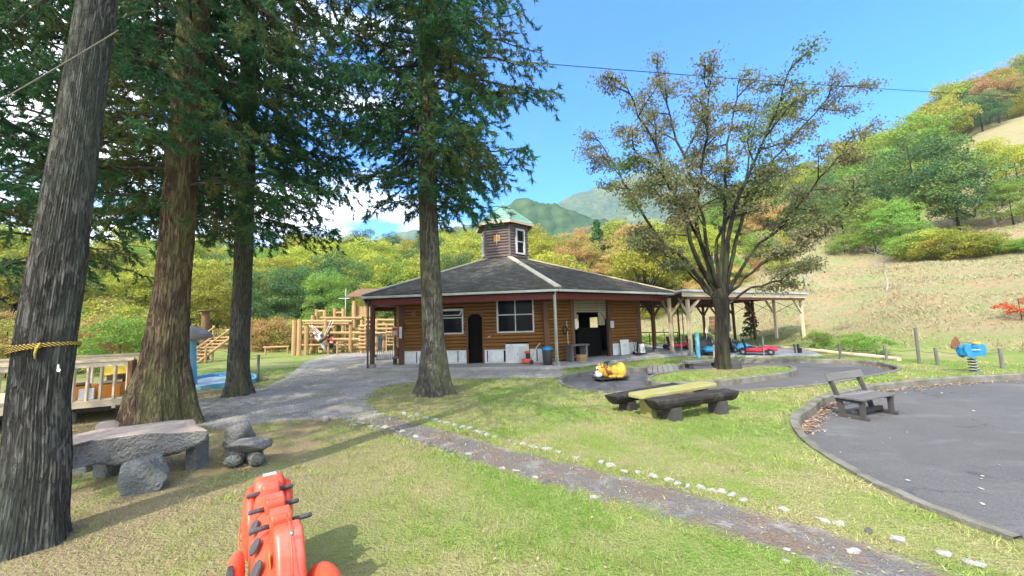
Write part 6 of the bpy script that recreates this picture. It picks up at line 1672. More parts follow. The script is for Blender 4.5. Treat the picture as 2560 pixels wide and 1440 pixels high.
def finish(pts, length, r0, depth):
    pts = np.array(pts); n = len(pts) - 1
    if depth >= 2:
        m_ = int(length * (16 if depth == 3 else 9)) + 1
        for k in range(m_):
            f = g.uniform(.25, 1); i = min(int(f * n), n - 1); c = pts[i] + (pts[i + 1] - pts[i]) * g.random()
            LC.append(c + g.normal(0, .05, 3)); LD.append(g.normal(0, .5, 3) + np.array([0, 0, -.55]))
    if depth < 3:
        kids_ = {0: 12, 1: 6, 2: 5}[depth]
        for k in range(kids_):
            f = .28 + .70 * (k + g.uniform(.1, .9)) / kids_ if depth == 0 else .2 + .78 * (k + g.random()) / kids_
            i = min(int(f * n), n - 1); c = pts[i] + (pts[i + 1] - pts[i]) * (f * n - i); d = unit(pts[i + 1] - pts[i])
            out = np.array([c[0] - bx, c[1] - by, 0]); out = out / (np.linalg.norm(out) + .4)
            u = unit(d * .75 + g.normal(0, .55, 3) + out * .35 + np.array([0, 0, .05 if depth < 2 else -.05]))
            u[2] *= .75
            grow(c, u, length * g.uniform(.22, .36) * (1.2 - .65 * f) * (1.6 if depth == 2 else 1), min(r0 * .34, .03), depth + 1, .015)
limbs = [ # pixel paths and depth offsets of the main limbs
 ([(1780, 735), (1718, 655), (1640, 590), (1575, 480), (1530, 400), (1478, 330)], [0, .1, .3, .6, .9, 1.2], .10),
 ([(1790, 728), (1735, 640), (1712, 540), (1655, 400), (1600, 290), (1558, 190)], [0, 0, -.2, -.4, -.6, -.8], .12),
 ([(1792, 725), (1752, 610), (1735, 470), (1690, 350), (1665, 250), (1640, 165)], [0, .2, .5, .8, 1.0, 1.2], .11),
 ([(1797, 725), (1770, 640), (1745, 500), (1762, 380), (1775, 260), (1760, 175)], [0, -.2, -.6, -1.0, -1.2, -1.4], .09),
 ([(1806, 730), (1805, 620), (1815, 500), (1812, 400), (1835, 280), (1850, 190)], [0, .1, .2, .3, .5, .6], .11),
 ([(1812, 735), (1818, 600), (1848, 480), (1900, 380), (1950, 260), (1985, 150)], [0, -.1, -.4, -.8, -1.2, -1.6], .12),
 ([(1815, 730), (1840, 600), (1875, 470), (1960, 370), (2040, 280), (2110, 205)], [0, .3, .6, .8, 1.0, 1.2], .10),
 ([(1818, 738), (1870, 640), (1960, 560), (2030, 470), (2090, 400), (2130, 340)], [0, .2, .4, .2, .0, -.2], .08),
 ([(1812, 745), (1860, 700), (1930, 640), (2010, 600), (2080, 560), (2150, 470)], [0, -.3, -.7, -1.0, -1.2, -1.5], .07),
 ([(1818, 762), (1880, 720), (1950, 700), (1990, 670), (2030, 655)], [0, .2, .5, .8, 1.1], .06),
 ([(1785, 745), (1730, 690), (1690, 650), (1630, 620), (1600, 600)], [0, -.3, -.6, -.9, -1.1], .05),
 ([(1800, 728), (1790, 600), (1860, 470), (1880, 350), (1900, 240)], [0, 1.0, 1.8, 2.4, 2.8], .09),
 ([(1800, 728), (1760, 620), (1700, 500), (1640, 420), (1580, 370)], [0, -.8, -1.6, -2.2, -2.6], .08)]
for px_, off, r0 in limbs:
    r0 *= .72
    pts = []
    for k in range(len(px_)):
        q = P(px_[k][0], px_[k][1], by + off[k]); pts.append(np.array(q))
    fine_ = []
    for k in range(len(pts) - 1):
        for s in range(3): fine_.append(pts[k] + (pts[k + 1] - pts[k]) * s / 3 + (g.normal(0, .03, 3) if k + s else 0))
    fine_.append(pts[-1]); rr = np.linspace(r0, .012, len(fine_))
    limb.tube([Vector(p - locv) for p in fine_], list(rr), 8, cap=False)
    L_ = sum(np.linalg.norm(fine_[k + 1] - fine_[k]) for k in range(len(fine_) - 1)); finish(fine_, L_ * .62, r0, 0)
o = limb.build('limbs', M['bark_dark'], t, smooth=True); o['kind'] = 'stuff'
LC = np.array(LC); LD = np.array(LD); k = 4
cc = np.repeat(LC, k, 0) + g.normal(0, .10, (len(LC) * k, 3)) * np.array([1.6, 1.6, .55]); dd_ = np.repeat(LD, k, 0) + g.normal(0, .5, (len(LC) * k, 3))
V, F, vals = leaves(cc, dd_, g.uniform(.08, .13, len(cc)), g.uniform(.036, .06, len(cc)), np.clip(np.repeat(g.random(len(LC)), k) * .6 + g.random(len(cc)) * .5, 0, 1), g)
o = np_mesh('crown', V - locv, F, M['leaf_bronze'], vals, t); o['kind'] = 'stuff'
print('spreading tree leaves', len(cc))

# ------------------------------------------------------------------ background trees: one of each kind, then copies
def blob_tree(name, label, kind_mat, seed, H, Rc, trunk_h, n_clump, n_leaf, leaf, flat=1.0, clump_r=.30, trunk_r=.16, cone=False, trunk_mat='bark_dark', open_=0.0, low=0.0):
    g = np.random.default_rng(seed); t = thing(name, label, 'tree', (0, 0, 0))
    hc = (H - trunk_h) / 2; cz = trunk_h + hc
    m_ = MB(); pts = [(0, 0, -.4), (.05, .0, trunk_h * .6), (.1, .05, trunk_h + hc * .6), (.0, 0, H * .9)]
    m_.tube(pts, [trunk_r, trunk_r * .8, trunk_r * .5, .02], 7)
    cl = []
    for k in range(n_clump):
        if cone:
            z = (k + g.random()) / n_clump; r_ = Rc * (1 - z) ** .8 * g.uniform(.55, 1); a = g.uniform(0, 6.28)
            c = np.array([r_ * math.cos(a), r_ * math.sin(a), trunk_h + (H - trunk_h) * z]); rad = Rc * clump_r * (1.1 - .75 * z)
        else:
            d = unit(g.normal(size=3)); d[2] = d[2] if d[2] > -.55 - low else -d[2] * .5; q = g.uniform(.55, .92)
            c = np.array([d[0] * Rc * q, d[1] * Rc * q, cz + d[2] * hc * q]); rad = Rc * clump_r * g.uniform(.7, 1.25)
            if k < n_clump * .6 and trunk_h > .3:
                b0 = Vector((0.04, 0, trunk_h * .8 + (c[2] - trunk_h) * .25)); m_.tube([b0, b0.lerp(Vector(c), .5) + Vector((0, 0, -.1)), Vector(c)], [trunk_r * .38, trunk_r * .2, .015], 4, cap=False)
        cl.append((c, rad))
    m_.build('trunk', M[trunk_mat], t, smooth=True)
    per = n_leaf // n_clump; C = []; D = []; Vl = []
    for c, rad in cl:
        d = unit(g.normal(size=(per, 3))); up = d[:, 2] < -.25; d[up, 2] *= -.6
        q = g.uniform(.55 - open_, 1.05, per) ** .6
        p = c + d * rad * q[:, None] * np.array([1, 1, flat])
        tg = unit(np.cross(d, g.normal(size=(per, 3))) + d * .35 + np.array([0, 0, -.25]))
        C.append(p); D.append(tg); Vl.append(np.clip(g.random() * .55 + g.random(per) * .45, 0, 1))
    C = np.concatenate(C); D = np.concatenate(D); Vl = np.concatenate(Vl)
    V, F, Vl = leaves(C, D, leaf * g.uniform(.7, 1.3, len(C)), leaf * .62 * g.uniform(.7, 1.3, len(C)), Vl, g)
    o = np_mesh('crown', V, F, M[kind_mat], Vl, t); o['kind'] = 'stuff'
    return t
def bare_tree(name, label, mat, seed, H, spread, leafm=None, tr=.12, n0=7, nl=0, ll=.2):
    g = np.random.default_rng(seed); t = thing(name, label, 'tree', (0, 0, 0)); m_ = MB(); LC = []
    def gr(p, d, L_, r_, dep):
        pts = [p]; 
        for i in range(4): d = unit(d + g.normal(0, .16, 3)); pts.append(pts[-1] + d * L_ / 4)
        m_.tube([Vector(x) for x in pts], list(np.linspace(r_, r_ * .5, 5)), 5 if dep < 2 else 3, cap=False)
        if dep < 3:
            for k in range(n0 if dep == 0 else 4):
                f = g.integers(1 if dep else 2, 5); u = unit(d * .8 + g.normal(0, spread, 3) + np.array([0, 0, .15])); gr(pts[f], u, L_ * g.uniform(.45, .7), r_ * .5, dep + 1)
        else: LC.append(pts[-1])
    gr(np.array([0, 0, -.3]), np.array([0, 0, 1.0]), H * .42, tr, 0); m_.build('trunk', M[mat], t, smooth=True)
    if leafm:
        LC = np.array(LC); cc = np.repeat(LC, nl, 0) + g.normal(0, H * .035, (len(LC) * nl, 3)); V, F, vv = leaves(cc, g.normal(size=cc.shape), ll, ll * .3, g.random(len(cc)), g)
        o = np_mesh('crown', V, F, M[leafm], vv, t); o['kind'] = 'stuff'
    return t
PR = {}
PR['yg'] = blob_tree('broadleaf_tree', 'x', 'leaf_yg', 31, 9.5, 4.3, .8, 54, 12000, .26, .8, .30)
PR['yg2'] = blob_tree('rounded_tree', 'x', 'leaf_yg', 32, 8.0, 3.8, .3, 46, 11000, .23, .7, .32, low=.3)
PR['g'] = blob_tree('green_tree', 'x', 'leaf_g', 33, 8.5, 3.9, .25, 64, 17000, .17, .8, .28, low=.4)
PR['dk'] = blob_tree('evergreen_tree', 'x', 'leaf_dk', 34, 9.0, 3.8, .25, 64, 17000, .17, .85, .28, low=.4)
PR['con'] = blob_tree('conifer_tree', 'x', 'leaf_conifer', 35, 11.0, 2.3, .8, 60, 6500, .30, .6, .38, cone=True)
PR['or'] = blob_tree('autumn_tree', 'x', 'leaf_or', 36, 8.5, 4.0, .7, 56, 11000, .18, .7, .26, open_=.3)
PR['pk'] = bare_tree('bare_tree', 'x', 'pale_twig', 37, 7.5, .55, 'leaf_pk', .12, 8, 6, .22)
PR['bu'] = blob_tree('shrub', 'x', 'leaf_yg', 38, 2.6, 2.1, -.35, 46, 9000, .11, .8, .30, trunk_r=.04, low=.4)
PR['bg'] = blob_tree('shrub', 'x', 'leaf_g', 39, 3.0, 2.0, -.35, 46, 9000, .11, .8, .30, trunk_r=.04, low=.4)
PR['bo'] = blob_tree('shrub', 'x', 'leaf_or', 40, 2.2, 2.0, -.3, 40, 8000, .10, .8, .30, trunk_r=.04, low=.4, open_=.3)
KN = dict(yg='yellow green broadleaf tree', yg2='low rounded yellow green tree', g='fresh green broadleaf tree', dk='dark green evergreen tree', con='pointed dark conifer', pk='bare pinkish twiggy tree', bu='yellowish shrub', bg='green shrub', bo='rusty brown shrub')
KN['or'] = 'orange brown autumn tree'
for kk in ('bu', 'bg', 'bo'): PR[kk]['category'] = 'shrub'
index_children()
used_proto = set()
def put(kind, x, y, s, label, group, sz=1.0, dz=0.0):
    o = PR[kind]; rz = random.uniform(0, 6.28); loc = (x, y, terr1(x, y) + dz); sc = (s * random.uniform(.92, 1.1), s * random.uniform(.92, 1.1), s * sz * random.uniform(.9, 1.1))
    if kind not in used_proto: used_proto.add(kind); o.location = loc; o.rotation_euler = (0, 0, rz); o.scale = sc
    else: o = copy_tree(o, loc, rz, None, sc)
    o['label'] = label
    if group: o['group'] = group
    elif 'group' in o: del o['group']
    return o
def putp(kind, px, Y, s, label, group=None, sz=1.0):
    u = (px - 1280) / FPX; return put(kind, u * Y, Y, s, label, group, sz)
def puth(kind, px, py, s, label, group=None, sz=1.0, r0=12):
    h = hit(px, py, r0); return put(kind, h.x, h.y, s, label, group, sz)
# named individuals first
putp('g', 822, 31, .62, 'round bright green tree directly behind the climbing fort', sz=1.05)
putp('dk', 715, 34, .70, 'dark blue green tree between the yellow bushes left of the fort')
putp('pk', 960, 38, .95, 'large bare pinkish tree left above the rest house roof')
putp('yg2', 520, 28, .62, 'tall yellow feathery shrub tree behind the brown pillar', sz=1.25)
putp('or', 1445, 42, .95, 'large orange brown tree right of the turret')
putp('con', 1500, 46, .8, 'narrow yellow green conifer right of the orange tree')
putp('con', 975, 33, .42, 'small pointed young conifer just above the left roof edge')
putp('pk', 720, 29, .45, 'pale bare shrub leaning by the left end of the fort')
putp('bo', 690, 27, 1.05, 'wide brownish thicket left of the climbing fort')
putp('bo', 620, 27.5, .95, 'brown and green thicket right of the log stairs')
putp('bg', 300, 15.5, .72, 'dark green bush behind the deck railing')
putp('bo', 230, 16.5, .95, 'rusty golden bush behind the deck')
putp('bu', 330, 19, 1.1, 'yellow green bush between the two left cedars')
putp('bo', 20, 15, .9, 'dry brown bush at the far left edge')
putp('pk', 300, 22, .75, 'tangle of pale bare branches above the golden bush')
puth('dk', 2300, 600, 1.18, 'large dark green camphor-like tree on the right slope', sz=.95, r0=16)
puth('dk', 2400, 585, .95, 'dark green tree at the right end of the big trees on the slope', sz=.95, r0=16)
puth('g', 2200, 560, 1.15, 'tall fresh green tree left of the large dark tree on the slope', sz=1.0, r0=16)
puth('g', 2290, 520, 1.25, 'tall green crown rising behind the large dark tree on the slope', sz=1.0, r0=16)
puth('g', 2190, 632, .66, 'bright green tree in front of the dark tree on the right slope', sz=.92)
puth('g', 2255, 640, .55, 'rounded bright green tree beside the bright one on the slope', sz=.9)
puth('yg2', 2545, 470, .55, 'pale yellow green tree on the upper slope at the right edge', r0=20)
puth('g', 2535, 560, .45, 'small light green tree above the clipped hedge at the right edge', r0=20)
puth('bu', 2470, 420, 1.2, 'yellowish shrub on the bare upper slope', r0=26)
puth('dk', 2110, 590, .80, 'dusky green tree left of the bright green tree on the slope')
puth('dk', 2040, 595, .62, 'dusky olive tree above the brown rail fence')
puth('g', 1960, 600, .55, 'greyish green tree left of the brown rail fence')
for i, (px, py, s) in enumerate(((2325, 648, 1.05), (2385, 648, 1.05), (2440, 642, .85), (2110, 636, .7), (2285, 650, .85))): puth('bu' if i < 3 else 'bg', px, py, s, ['yellow green azalea mound in the middle of the slope hedge', 'broad yellow green azalea mound right of the middle one', 'smaller yellow green mound at the right end of the azaleas', 'green mound at the left foot of the bright green tree', 'green mound between the bright tree and the azaleas'][i], 'azalea mounds on the right slope', .8)
for i in range(6): puth('bg', 2470 + i * 34, 634 - i * 1, .34, 'clipped segment of the low hedge at the right edge of the slope', 'clipped hedge segments on the slope', .8)
for i, (px, py, s, sz, lab) in enumerate(((2055, 878, .27, .95, 'small clipped dome bush beside the shed'), (2148, 887, .34, .80, 'left half of the wide clipped bush behind the rope fence'), (2203, 889, .32, .80, 'right half of the wide clipped bush behind the rope fence'))):
    p = G(px, py); put('bg', p.x, p.y + .2, s, lab, 'clipped bushes behind the rope fence', sz)
p = P(1845, 850, 24.6); put('con', p.x, 23.2, .22, 'small dark conifer standing behind the shed', None, 1.15)
for k in range(9): putp('bg', 1592 + k * 20, 25.5, .26, 'clipped segment of the low hedge behind the shed', 'low hedge behind the shed', .75)
# small bare white tree and others on the slope
def own(o, px, py, lab, s=1, r0=12):
    h = hit(px, py, r0); o.location = h; o['label'] = lab; o.scale = (s,) * 3; return o
own(bare_tree('bare_sapling', 'x', 'pale_twig', 51, 3.6, .75, None, .055, 4), 2217, 728, 'small bare white sapling in front of the azaleas')
own(bare_tree('bare_tree', 'x', 'pale_twig', 52, 6.0, .50, 'leaf_g', .12, 8, 2, .12), 2488, 560, 'grey thinly leaved tree above the hedge at the right edge', .8, 20)
own(bare_tree('bare_sapling', 'x', 'pale_twig', 53, 4.0, .45, None, .05, 5), 2010, 735, 'thin bare sapling on the slope behind the shed roof', .8)
own(bare_tree('bare_sapling', 'x', 'pale_twig', 54, 4.5, .4, None, .06, 6), 1650, 740, 'pale bare sapling behind the right end of the house roof', 1.0, 24)
o = blob_tree('red_maple', 'x', 'leaf_red', 55, 1.5, 1.0, .05, 26, 2600, .08, .7, .30, trunk_r=.03, open_=.3, low=.3); own(o, 2553, 800, 'small red leaved maple at the right edge of the slope', .62)
# forest on the slopes
FOREST = [ # px range, depth range, kinds, count, size, zone words
 ((-160, 420), (27, 62), ['yg', 'yg2', 'g', 'yg', 'bu', 'yg2'], 46, (.6, .95), 'on the slope beyond the deck'),
 ((420, 760), (33, 72), ['yg', 'yg', 'g', 'yg2', 'yg2', 'dk'], 46, (.6, .9), 'on the slope left of the climbing fort'),
 ((760, 1060), (35, 80), ['yg', 'yg2', 'yg', 'g', 'dk', 'yg2'], 46, (.6, .95), 'on the slope above the climbing fort'),
 ((1060, 1330), (34, 82), ['yg', 'yg', 'yg2', 'g', 'yg2', 'dk'], 42, (.65, 1.0), 'on the slope behind the rest house'),
 ((1330, 1640), (33, 85), ['or', 'yg', 'or', 'yg2', 'yg2', 'pk'], 44, (.6, .95), 'on the autumn slope right of the turret'),
 ((1640, 1960), (36, 88), ['yg', 'or', 'yg2', 'g', 'yg', 'pk'], 38, (.55, .9), 'on the slope behind the spreading tree'),
 ((1900, 2180), (44, 95), ['dk', 'g', 'yg', 'dk'], 20, (.55, .85), 'high on the slope above the rail fence'),
 ((2160, 2420), (58, 116), ['g', 'yg', 'dk', 'yg', 'yg2'], 40, (.7, 1.05), 'along the skyline of the right hill'),
 ((2400, 2760), (64, 112), ['yg', 'yg', 'dk', 'or', 'yg2', 'bu', 'bu'], 70, (.75, 1.15), 'on the high shoulder of the right hill')]
taken = []
LM = [(60, 'left of the first cedar'), (180, 'behind the rough cedar'), (300, 'right of the rough cedar'), (400, 'left of the reddish cedar'), (500, 'behind the reddish cedar'), (590, 'behind the log stairs'), (670, 'right of the slim cedar'), (760, 'left end of the fort'), (860, 'above the fort'), (960, 'above the tower cabin'), (1050, 'left of the middle cedar'), (1130, 'right of the middle cedar'), (1210, 'just left of the turret'), (1330, 'behind the turret'), (1420, 'just right of the turret'), (1520, 'above the right roof slope'), (1640, 'above the right eave'), (1740, 'left of the bronze tree'), (1830, 'behind the bronze tree'), (1960, 'right of the bronze tree'), (2080, 'above the rail fence'), (2200, 'above the bright green tree'), (2320, 'above the large dark tree'), (2440, 'above the azaleas'), (9999, 'at the right edge')]
def where(kn, px, Y, y0, y1, zone):
    f = (Y - y0) / (y1 - y0); hgt = 'low' if f < .2 else 'lower part' if f < .4 else 'midway' if f < .6 else 'upper part' if f < .8 else 'high'
    lm = next(w_ for a_, w_ in LM if px < a_)
    return f'{kn}, {hgt} on the slope {lm}', f'{kn.replace("small ", "").replace("large ", "")}s {zone}'
for (p0, p1), (y0, y1), ks, cnt, (s0, s1), zone in FOREST:
    done = 0; tries = 0
    while done < cnt and tries < cnt * 30:
        tries += 1
        px = random.uniform(p0, p1); Y = y0 + (y1 - y0) * (random.random() ** .8); x = (px - 1280) / FPX * Y
        if any((x - a) ** 2 + (Y - b) ** 2 < 2.9 ** 2 for a, b in taken): continue
        taken.append((x, Y)); k = random.choice(ks); s = random.uniform(s0, s1) * (1.7 if k in ('bu', 'bg', 'bo') else 1)
        put(k, x, Y, s, *where(('small ' if s / (1.7 if k in ('bu', 'bg', 'bo') else 1) < s0 + (s1 - s0) * .35 else 'large ' if s / (1.7 if k in ('bu', 'bg', 'bo') else 1) > s0 + (s1 - s0) * .7 else '') + KN[k], px, Y, y0, y1, zone)); done += 1
# thicket along the forest foot
for k in range(26):
    px = random.uniform(440, 1000); Y = random.uniform(27, 33); kk = random.choice(['bu', 'bo', 'bg', 'bu']); putp(kk, px, Y, random.uniform(.6, 1.0), f'{KN[kk]} at the forest foot {next(w_ for a_, w_ in LM if px < a_)}', f'{KN[kk]}s in the thicket behind the playground')
for k in range(12):
    px = random.uniform(-120, 420); Y = random.uniform(18, 26); kk = random.choice(['bu', 'bo', 'bg', 'bo']); putp(kk, px, Y, random.uniform(.6, .95), f'{KN[kk]} beyond the deck, {next(w_ for a_, w_ in LM if px < a_)}', f'{KN[kk]}s in the thicket beyond the deck')
for k in range(16):
    px = random.uniform(1540, 1960); Y = random.uniform(33, 40); kk = random.choice(['bu', 'bo', 'bg', 'bu']); putp(kk, px, Y, random.uniform(.6, 1.0), f'{KN[kk]} on the bank {next(w_ for a_, w_ in LM if px < a_)}', f'{KN[kk]}s on the bank above the shed roof')
for k_, o in PR.items():
    if k_ not in used_proto: print('unused proto', k_)

# ------------------------------------------------------------------ mountains
def mountain(name, prof, y0, depth, seed, rough_):
    """prof: (pixel x, pixel y of the skyline) at distance y0+depth/2"""
    Ym = y0 + depth * .55; xs = [(px - 1280) / FPX * Ym for px, py in prof]; zs = [P(px, py, Ym).z for px, py in prof]
    nx, ny = 260, 90; X = np.linspace(xs[0], xs[-1], nx); V = []
    for j in range(ny):
        f = j / (ny - 1); sh = (f / .55 if f < .55 else (1 - f) / .45); sh = sh ** 1.15
        for x in X:
            z = np.interp(x, xs, zs); Y = y0 + depth * f
            nn = mnoise.fractal(Vector((x / (depth * .22) + seed, Y / (depth * .22), seed)), 1, 2.1, 6)
            e = mnoise.fractal(Vector((x / (depth * .045), Y / (depth * .045), seed + 9)), 1, 2.0, 4)
            zz = z * sh * (1 - rough_ * .5 * (1 - sh) + rough_ * nn * (1.25 - sh)) + e * z * .022
            V.append((x * (1 + (f - .55) * .12), Y, zz - 4))
    idx = np.arange(nx * ny).reshape(ny, nx); F = np.stack([idx[:-1, :-1], idx[:-1, 1:], idx[1:, 1:], idx[1:, :-1]], -1).reshape(-1, 4)
    return tag(np_mesh(name, V, F, M['mountain'], None, None, True), kind='structure')
mountain('near_ridge', [(600, 720), (900, 620), (1130, 575), (1250, 520), (1320, 484), (1400, 492), (1500, 530), (1620, 560), (1760, 600), (1900, 690)], 170, 130, 3, .16)
mountain('mountain', [(500, 760), (800, 640), (1000, 575), (1150, 560), (1290, 545), (1400, 500), (1500, 465), (1600, 432), (1690, 411), (1760, 440), (1800, 436), (1840, 470), (1950, 520), (2100, 560), (2300, 700)], 520, 420, 7, .20)

# ------------------------------------------------------------------ grass, litter and air
g = np.random.default_rng(99)
def scatter(n, amax=R(64), r0=1.3, r1=15, pw=1.0):
    r_ = r0 * (r1 / r0) ** (g.random(n) ** pw); a = g.uniform(-amax, amax, n); return r_ * np.sin(a), r_ * np.cos(a), r_
def ground_kind(X, Y):
    tr_ = inside(X, Y, track) & ~inside(X, Y, island); return tr_ | inside(X, Y, yard), inside(X, Y, dirt), inside(X, Y, gravel)
X, Y, r_ = scatter(430000, pw=.85, r1=19)
isl = dist_poly(X, Y, track) < .14; isl |= dist_poly(X, Y, island) < .14; isl |= dist_poly(X, Y, yard) < .15
A_, D_, Gv = ground_kind(X, Y)
slab = inside(X, Y, [tuple(p) for p in poly_out(VC, CC, 1.04)]) | inside(X, Y, apr) | inside(X, Y, basin)
den = g.random(len(X)); patch = _wob(X, Y, .9, 5.0) * .25 + _wob(X, Y, 2.9, 1.0) * .2
gat = ground_attrs(X, Y)
ok = ~A_ & ~D_ & ~Gv & ~isl & ~slab & (den < .75 + patch - .45 * gat['thin']) & (terr(X, Y) < .3)
ok |= (Gv & (den < .02)) | (D_ & (den < .07))
X, Y, r_ = X[ok], Y[ok], r_[ok]; n = len(X); sc_ = np.clip(r_ / 6, .55, 2.0)
Zg = terr(X, Y) + .012 * _wob(X, Y, 1.7, 2.0) - .004
Cg = np.column_stack([X, Y, Zg]); Dg = unit(np.column_stack([g.normal(0, .75, n), g.normal(0, .75, n), np.full(n, .8)]))
edge_ = np.minimum(dist_poly(X, Y, yard), dist_poly(X, Y, track)); sc_ = sc_ * np.where((edge_ < .32) | (gat['dirt'][ok] > .05), 1.6, 1.0)
V, F, vv = needles(Cg, Dg, .034 * sc_ ** .7 * g.uniform(.5, 1.6, n), .0052 * sc_ * g.uniform(.7, 1.5, n), g.random(n), g)
print('grass', n); tx, ty, tr2 = scatter(5200, pw=.9, r0=1.6, r1=12); A3, D3, G3 = ground_kind(tx, ty); tat = ground_attrs(tx, ty)
keep_ = ~A3 & ~D3 & ~G3 & (g.random(len(tx)) > .6 * tat['thin']) & (_wob(tx, ty, 1.3, 7.0) > -.35) & (dist_poly(tx, ty, yard) > .16) & (dist_poly(tx, ty, track) > .16); tx, ty, tr2 = tx[keep_], ty[keep_], tr2[keep_]
nb2 = 16; m2 = len(tx) * nb2; cx2 = np.repeat(tx, nb2) + g.normal(0, .028, m2); cy2 = np.repeat(ty, nb2) + g.normal(0, .028, m2); s2 = np.repeat(g.uniform(.5, 1.3, len(tx)), nb2)
dx2 = (cx2 - np.repeat(tx, nb2)) * 14 + g.normal(0, .25, m2); dy2 = (cy2 - np.repeat(ty, nb2)) * 14 + g.normal(0, .25, m2)
Vt2, Ft2, vt2 = needles(np.column_stack([cx2, cy2, np.full(m2, -.004)]), np.column_stack([dx2, dy2, np.full(m2, .9)]), .055 * s2 * g.uniform(.6, 1.3, m2), .0055 * np.repeat(np.clip(tr2 / 5, .7, 2), nb2), np.clip(np.repeat(g.random(len(tx)), nb2) * .7 + g.random(m2) * .3, 0, 1), g)
F = np.concatenate([F, Ft2 + len(V)]); V = np.concatenate([V, Vt2]); vv = np.concatenate([vv, vt2])
tag(np_mesh('grass', V, F, M['blade'], vv), 'short patchy lawn grass with straw coloured blades', 'grass', kind='stuff')
# dry grass on the slopes
r_ = 12 * (52 / 12) ** g.random(120000); a = g.uniform(R(14), R(58), len(r_)); X, Y = r_ * np.sin(a), r_ * np.cos(a); Zg = terr(X, Y)
ok = (Zg > .2) & (g.random(len(X)) < .8 + .5 * _wob(X, Y, .6, 3)); X, Y, Zg, r_ = X[ok], Y[ok], Zg[ok], r_[ok]; n = len(X)
M['dry'] = leafmat('dry_slope_grass', (.31, .28, .15), (.42, .37, .21), (.34, .24, .14), .15, 0, .5)
V, F, vv = needles(np.column_stack([X, Y, Zg - .02]), np.column_stack([g.normal(0, .6, n), g.normal(0, .6, n), np.full(n, .7)]), .14 * g.uniform(.4, 1.5, n), .0016 * r_ * g.uniform(.6, 1.4, n), g.random(n), g)
tag(np_mesh('dry_grass', V, F, M['dry'], vv), 'dry tan grass on the slope', 'grass', kind='stuff')
# fallen leaves along the kerbs and over the ground
def flat_leaves(name, X, Y, Z, size, mat, lab):
    n = len(X); Dl = unit(np.column_stack([g.normal(size=n), g.normal(size=n), g.normal(0, .18, n)])); C = np.column_stack([X, Y, Z])
    S = unit(np.cross(Dl, np.column_stack([g.normal(0, .25, n), g.normal(0, .25, n), np.ones(n)]))); s = size * g.uniform(.6, 1.4, n)[:, None]
    V = np.stack([C - Dl * s, C + S * s * .5, C + Dl * s, C - S * s * .5], 1).reshape(-1, 3)
    return tag(np_mesh(name, V, np.arange(n * 4).reshape(n, 4), M[mat], g.random(n)), lab, 'leaves', kind='stuff')
def along(poly, n, off, spread, i0, i1):
    out = []
    for _ in range(n):
        i = random.randint(i0, i1 - 1); a, b = Vector(poly[i]), Vector(poly[i + 1]); f = random.random(); d = (b - a).normalized(); nn = Vector((-d.y, d.x)); o_ = off + abs(random.gauss(0, spread))
        p = a.lerp(b, f) + nn * o_; 
        if not inside(np.array([p.x]), np.array([p.y]), poly)[0]: p = a.lerp(b, f) - nn * o_
        out.append((p.x, p.y))
    return np.array(out)
q = np.concatenate([along(yard, 900, .03, .10, 14, 34), along(yard, 350, .03, .16, 6, 14), along(track, 500, .03, .12, 24, 56)])
flat_leaves('kerb_leaves', q[:, 0], q[:, 1], LOW + .012 + g.random(len(q)) * .025, .024, 'leaf_litter', 'brown fallen leaves drifted along the inner foot of the kerbs')
X, Y, r_ = scatter(4200, r1=16); A_, D_, Gv = ground_kind(X, Y)
selA = A_ & (g.random(len(X)) < .16); flat_leaves('pale_leaves', X[selA], Y[selA], np.full(selA.sum(), LOW + .012), .020, 'pale_leaf', 'pale leaves scattered over the asphalt')
selB = ~A_ & (g.random(len(X)) < .35) & (Y < 16) & (dist_poly(X, Y, yard) > .2); flat_leaves('lawn_leaves', X[selB], Y[selB], np.full(selB.sum(), .026), .013, 'leaf_litter', 'scattered dead leaves and cedar scraps on the lawn')
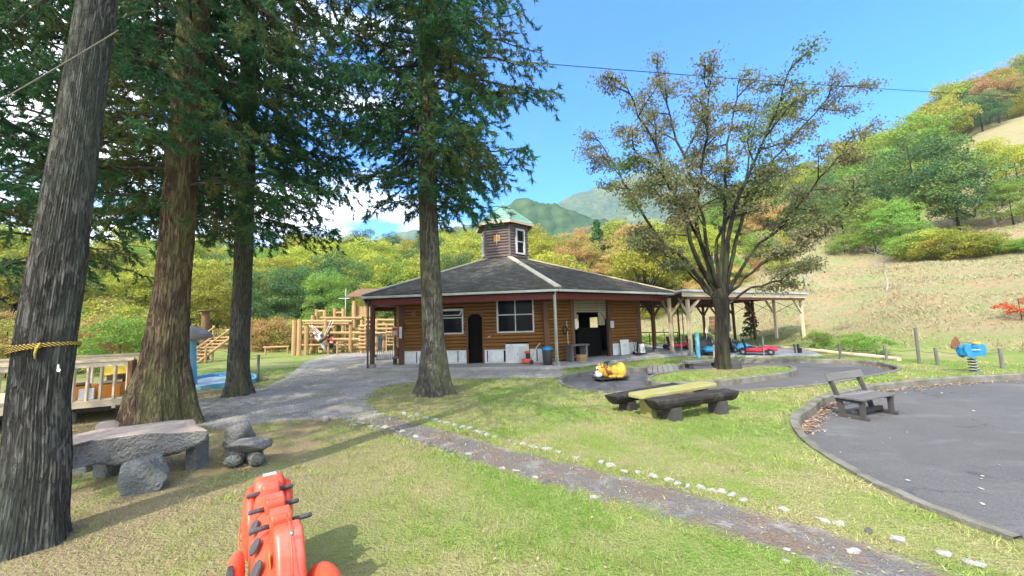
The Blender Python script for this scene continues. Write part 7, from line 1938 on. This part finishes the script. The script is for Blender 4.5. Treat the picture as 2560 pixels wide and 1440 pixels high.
# gravel chips
X = g.uniform(-9, 1.5, 40000); Y = g.uniform(6, 17, 40000); ok = inside(X, Y, gravel) & ~inside(X, Y, dirt) & ~inside(X, Y, [tuple(p) for p in poly_out(VC, CC, 1.04)]); X, Y = X[ok], Y[ok]; n = len(X)
s = g.uniform(.006, .018, n)[:, None]; base = np.column_stack([X, Y, np.full(n, .005)]); tet = np.array([[1, 0, 0], [-.5, .87, 0], [-.5, -.87, 0], [0, 0, .9]])
ang = g.uniform(0, 6.28, n); ca, sa = np.cos(ang), np.sin(ang); Vt = np.stack([np.column_stack([tet[k, 0] * ca - tet[k, 1] * sa, tet[k, 0] * sa + tet[k, 1] * ca, np.full(n, tet[k, 2])]) for k in range(4)], 1) * s[:, None] + base[:, None]
I = np.arange(n)[:, None] * 4; F = np.concatenate([I + [0, 1, 3], I + [1, 2, 3], I + [2, 0, 3]])
xd = g.uniform(-3.5, 9, 60000); yd = g.uniform(1.6, 8, 60000); okd = inside(xd, yd, dirt) & (g.random(len(xd)) < .45); xd, yd = xd[okd], yd[okd]; nd = len(xd); sd3 = (.003 + .011 * g.random(nd) ** 3)[:, None]
angd = g.uniform(0, 6.28, nd); cad, sad = np.cos(angd), np.sin(angd); Vd = np.stack([np.column_stack([tet[k, 0] * cad - tet[k, 1] * sad, tet[k, 0] * sad + tet[k, 1] * cad, np.full(nd, tet[k, 2] * .7)]) for k in range(4)], 1) * sd3[:, None] + np.column_stack([xd, yd, np.full(nd, .006)])[:, None]
Id = np.arange(nd)[:, None] * 4; Fd = np.concatenate([Id + [0, 1, 3], Id + [1, 2, 3], Id + [2, 0, 3]])
M['grit'] = leafmat('path_grit', (.12, .10, .085), (.36, .33, .30), None, 0, 0)
tag(np_mesh('path_grit', Vd.reshape(-1, 3), Fd, M['grit'], np.tile(g.random(nd), 3)), 'loose grit and small stones on the dirt path', 'grit', kind='stuff')
M['chip'] = leafmat('gravel_chip', (.22, .215, .20), (.46, .44, .40), None, 0, 0)
tag(np_mesh('gravel', Vt.reshape(-1, 3), F, M['chip'], np.tile(g.random(n), 3)), 'loose grey gravel chips on the wide path', 'gravel', kind='stuff')
# air
if HAZE > 0:
    mz = bpy.data.materials.new('haze'); mz.use_nodes = True; tn = mz.node_tree; tn.nodes.clear(); mo = tn.nodes.new('ShaderNodeOutputMaterial'); pv = tn.nodes.new('ShaderNodeVolumePrincipled')
    pv.inputs['Density'].default_value = HAZE; pv.inputs['Color'].default_value = (.86, .93, 1.0, 1); pv.inputs['Anisotropy'].default_value = .2; tn.links.new(pv.outputs[0], mo.inputs['Volume'])
    mb = MB(); mb.box((0, 0, 160), (7000, 7000, 330)); o = mb.build('haze', mz); o['kind'] = 'stuff'; o['label'] = 'thin bluish air between the park and the mountains'; o['category'] = 'haze'
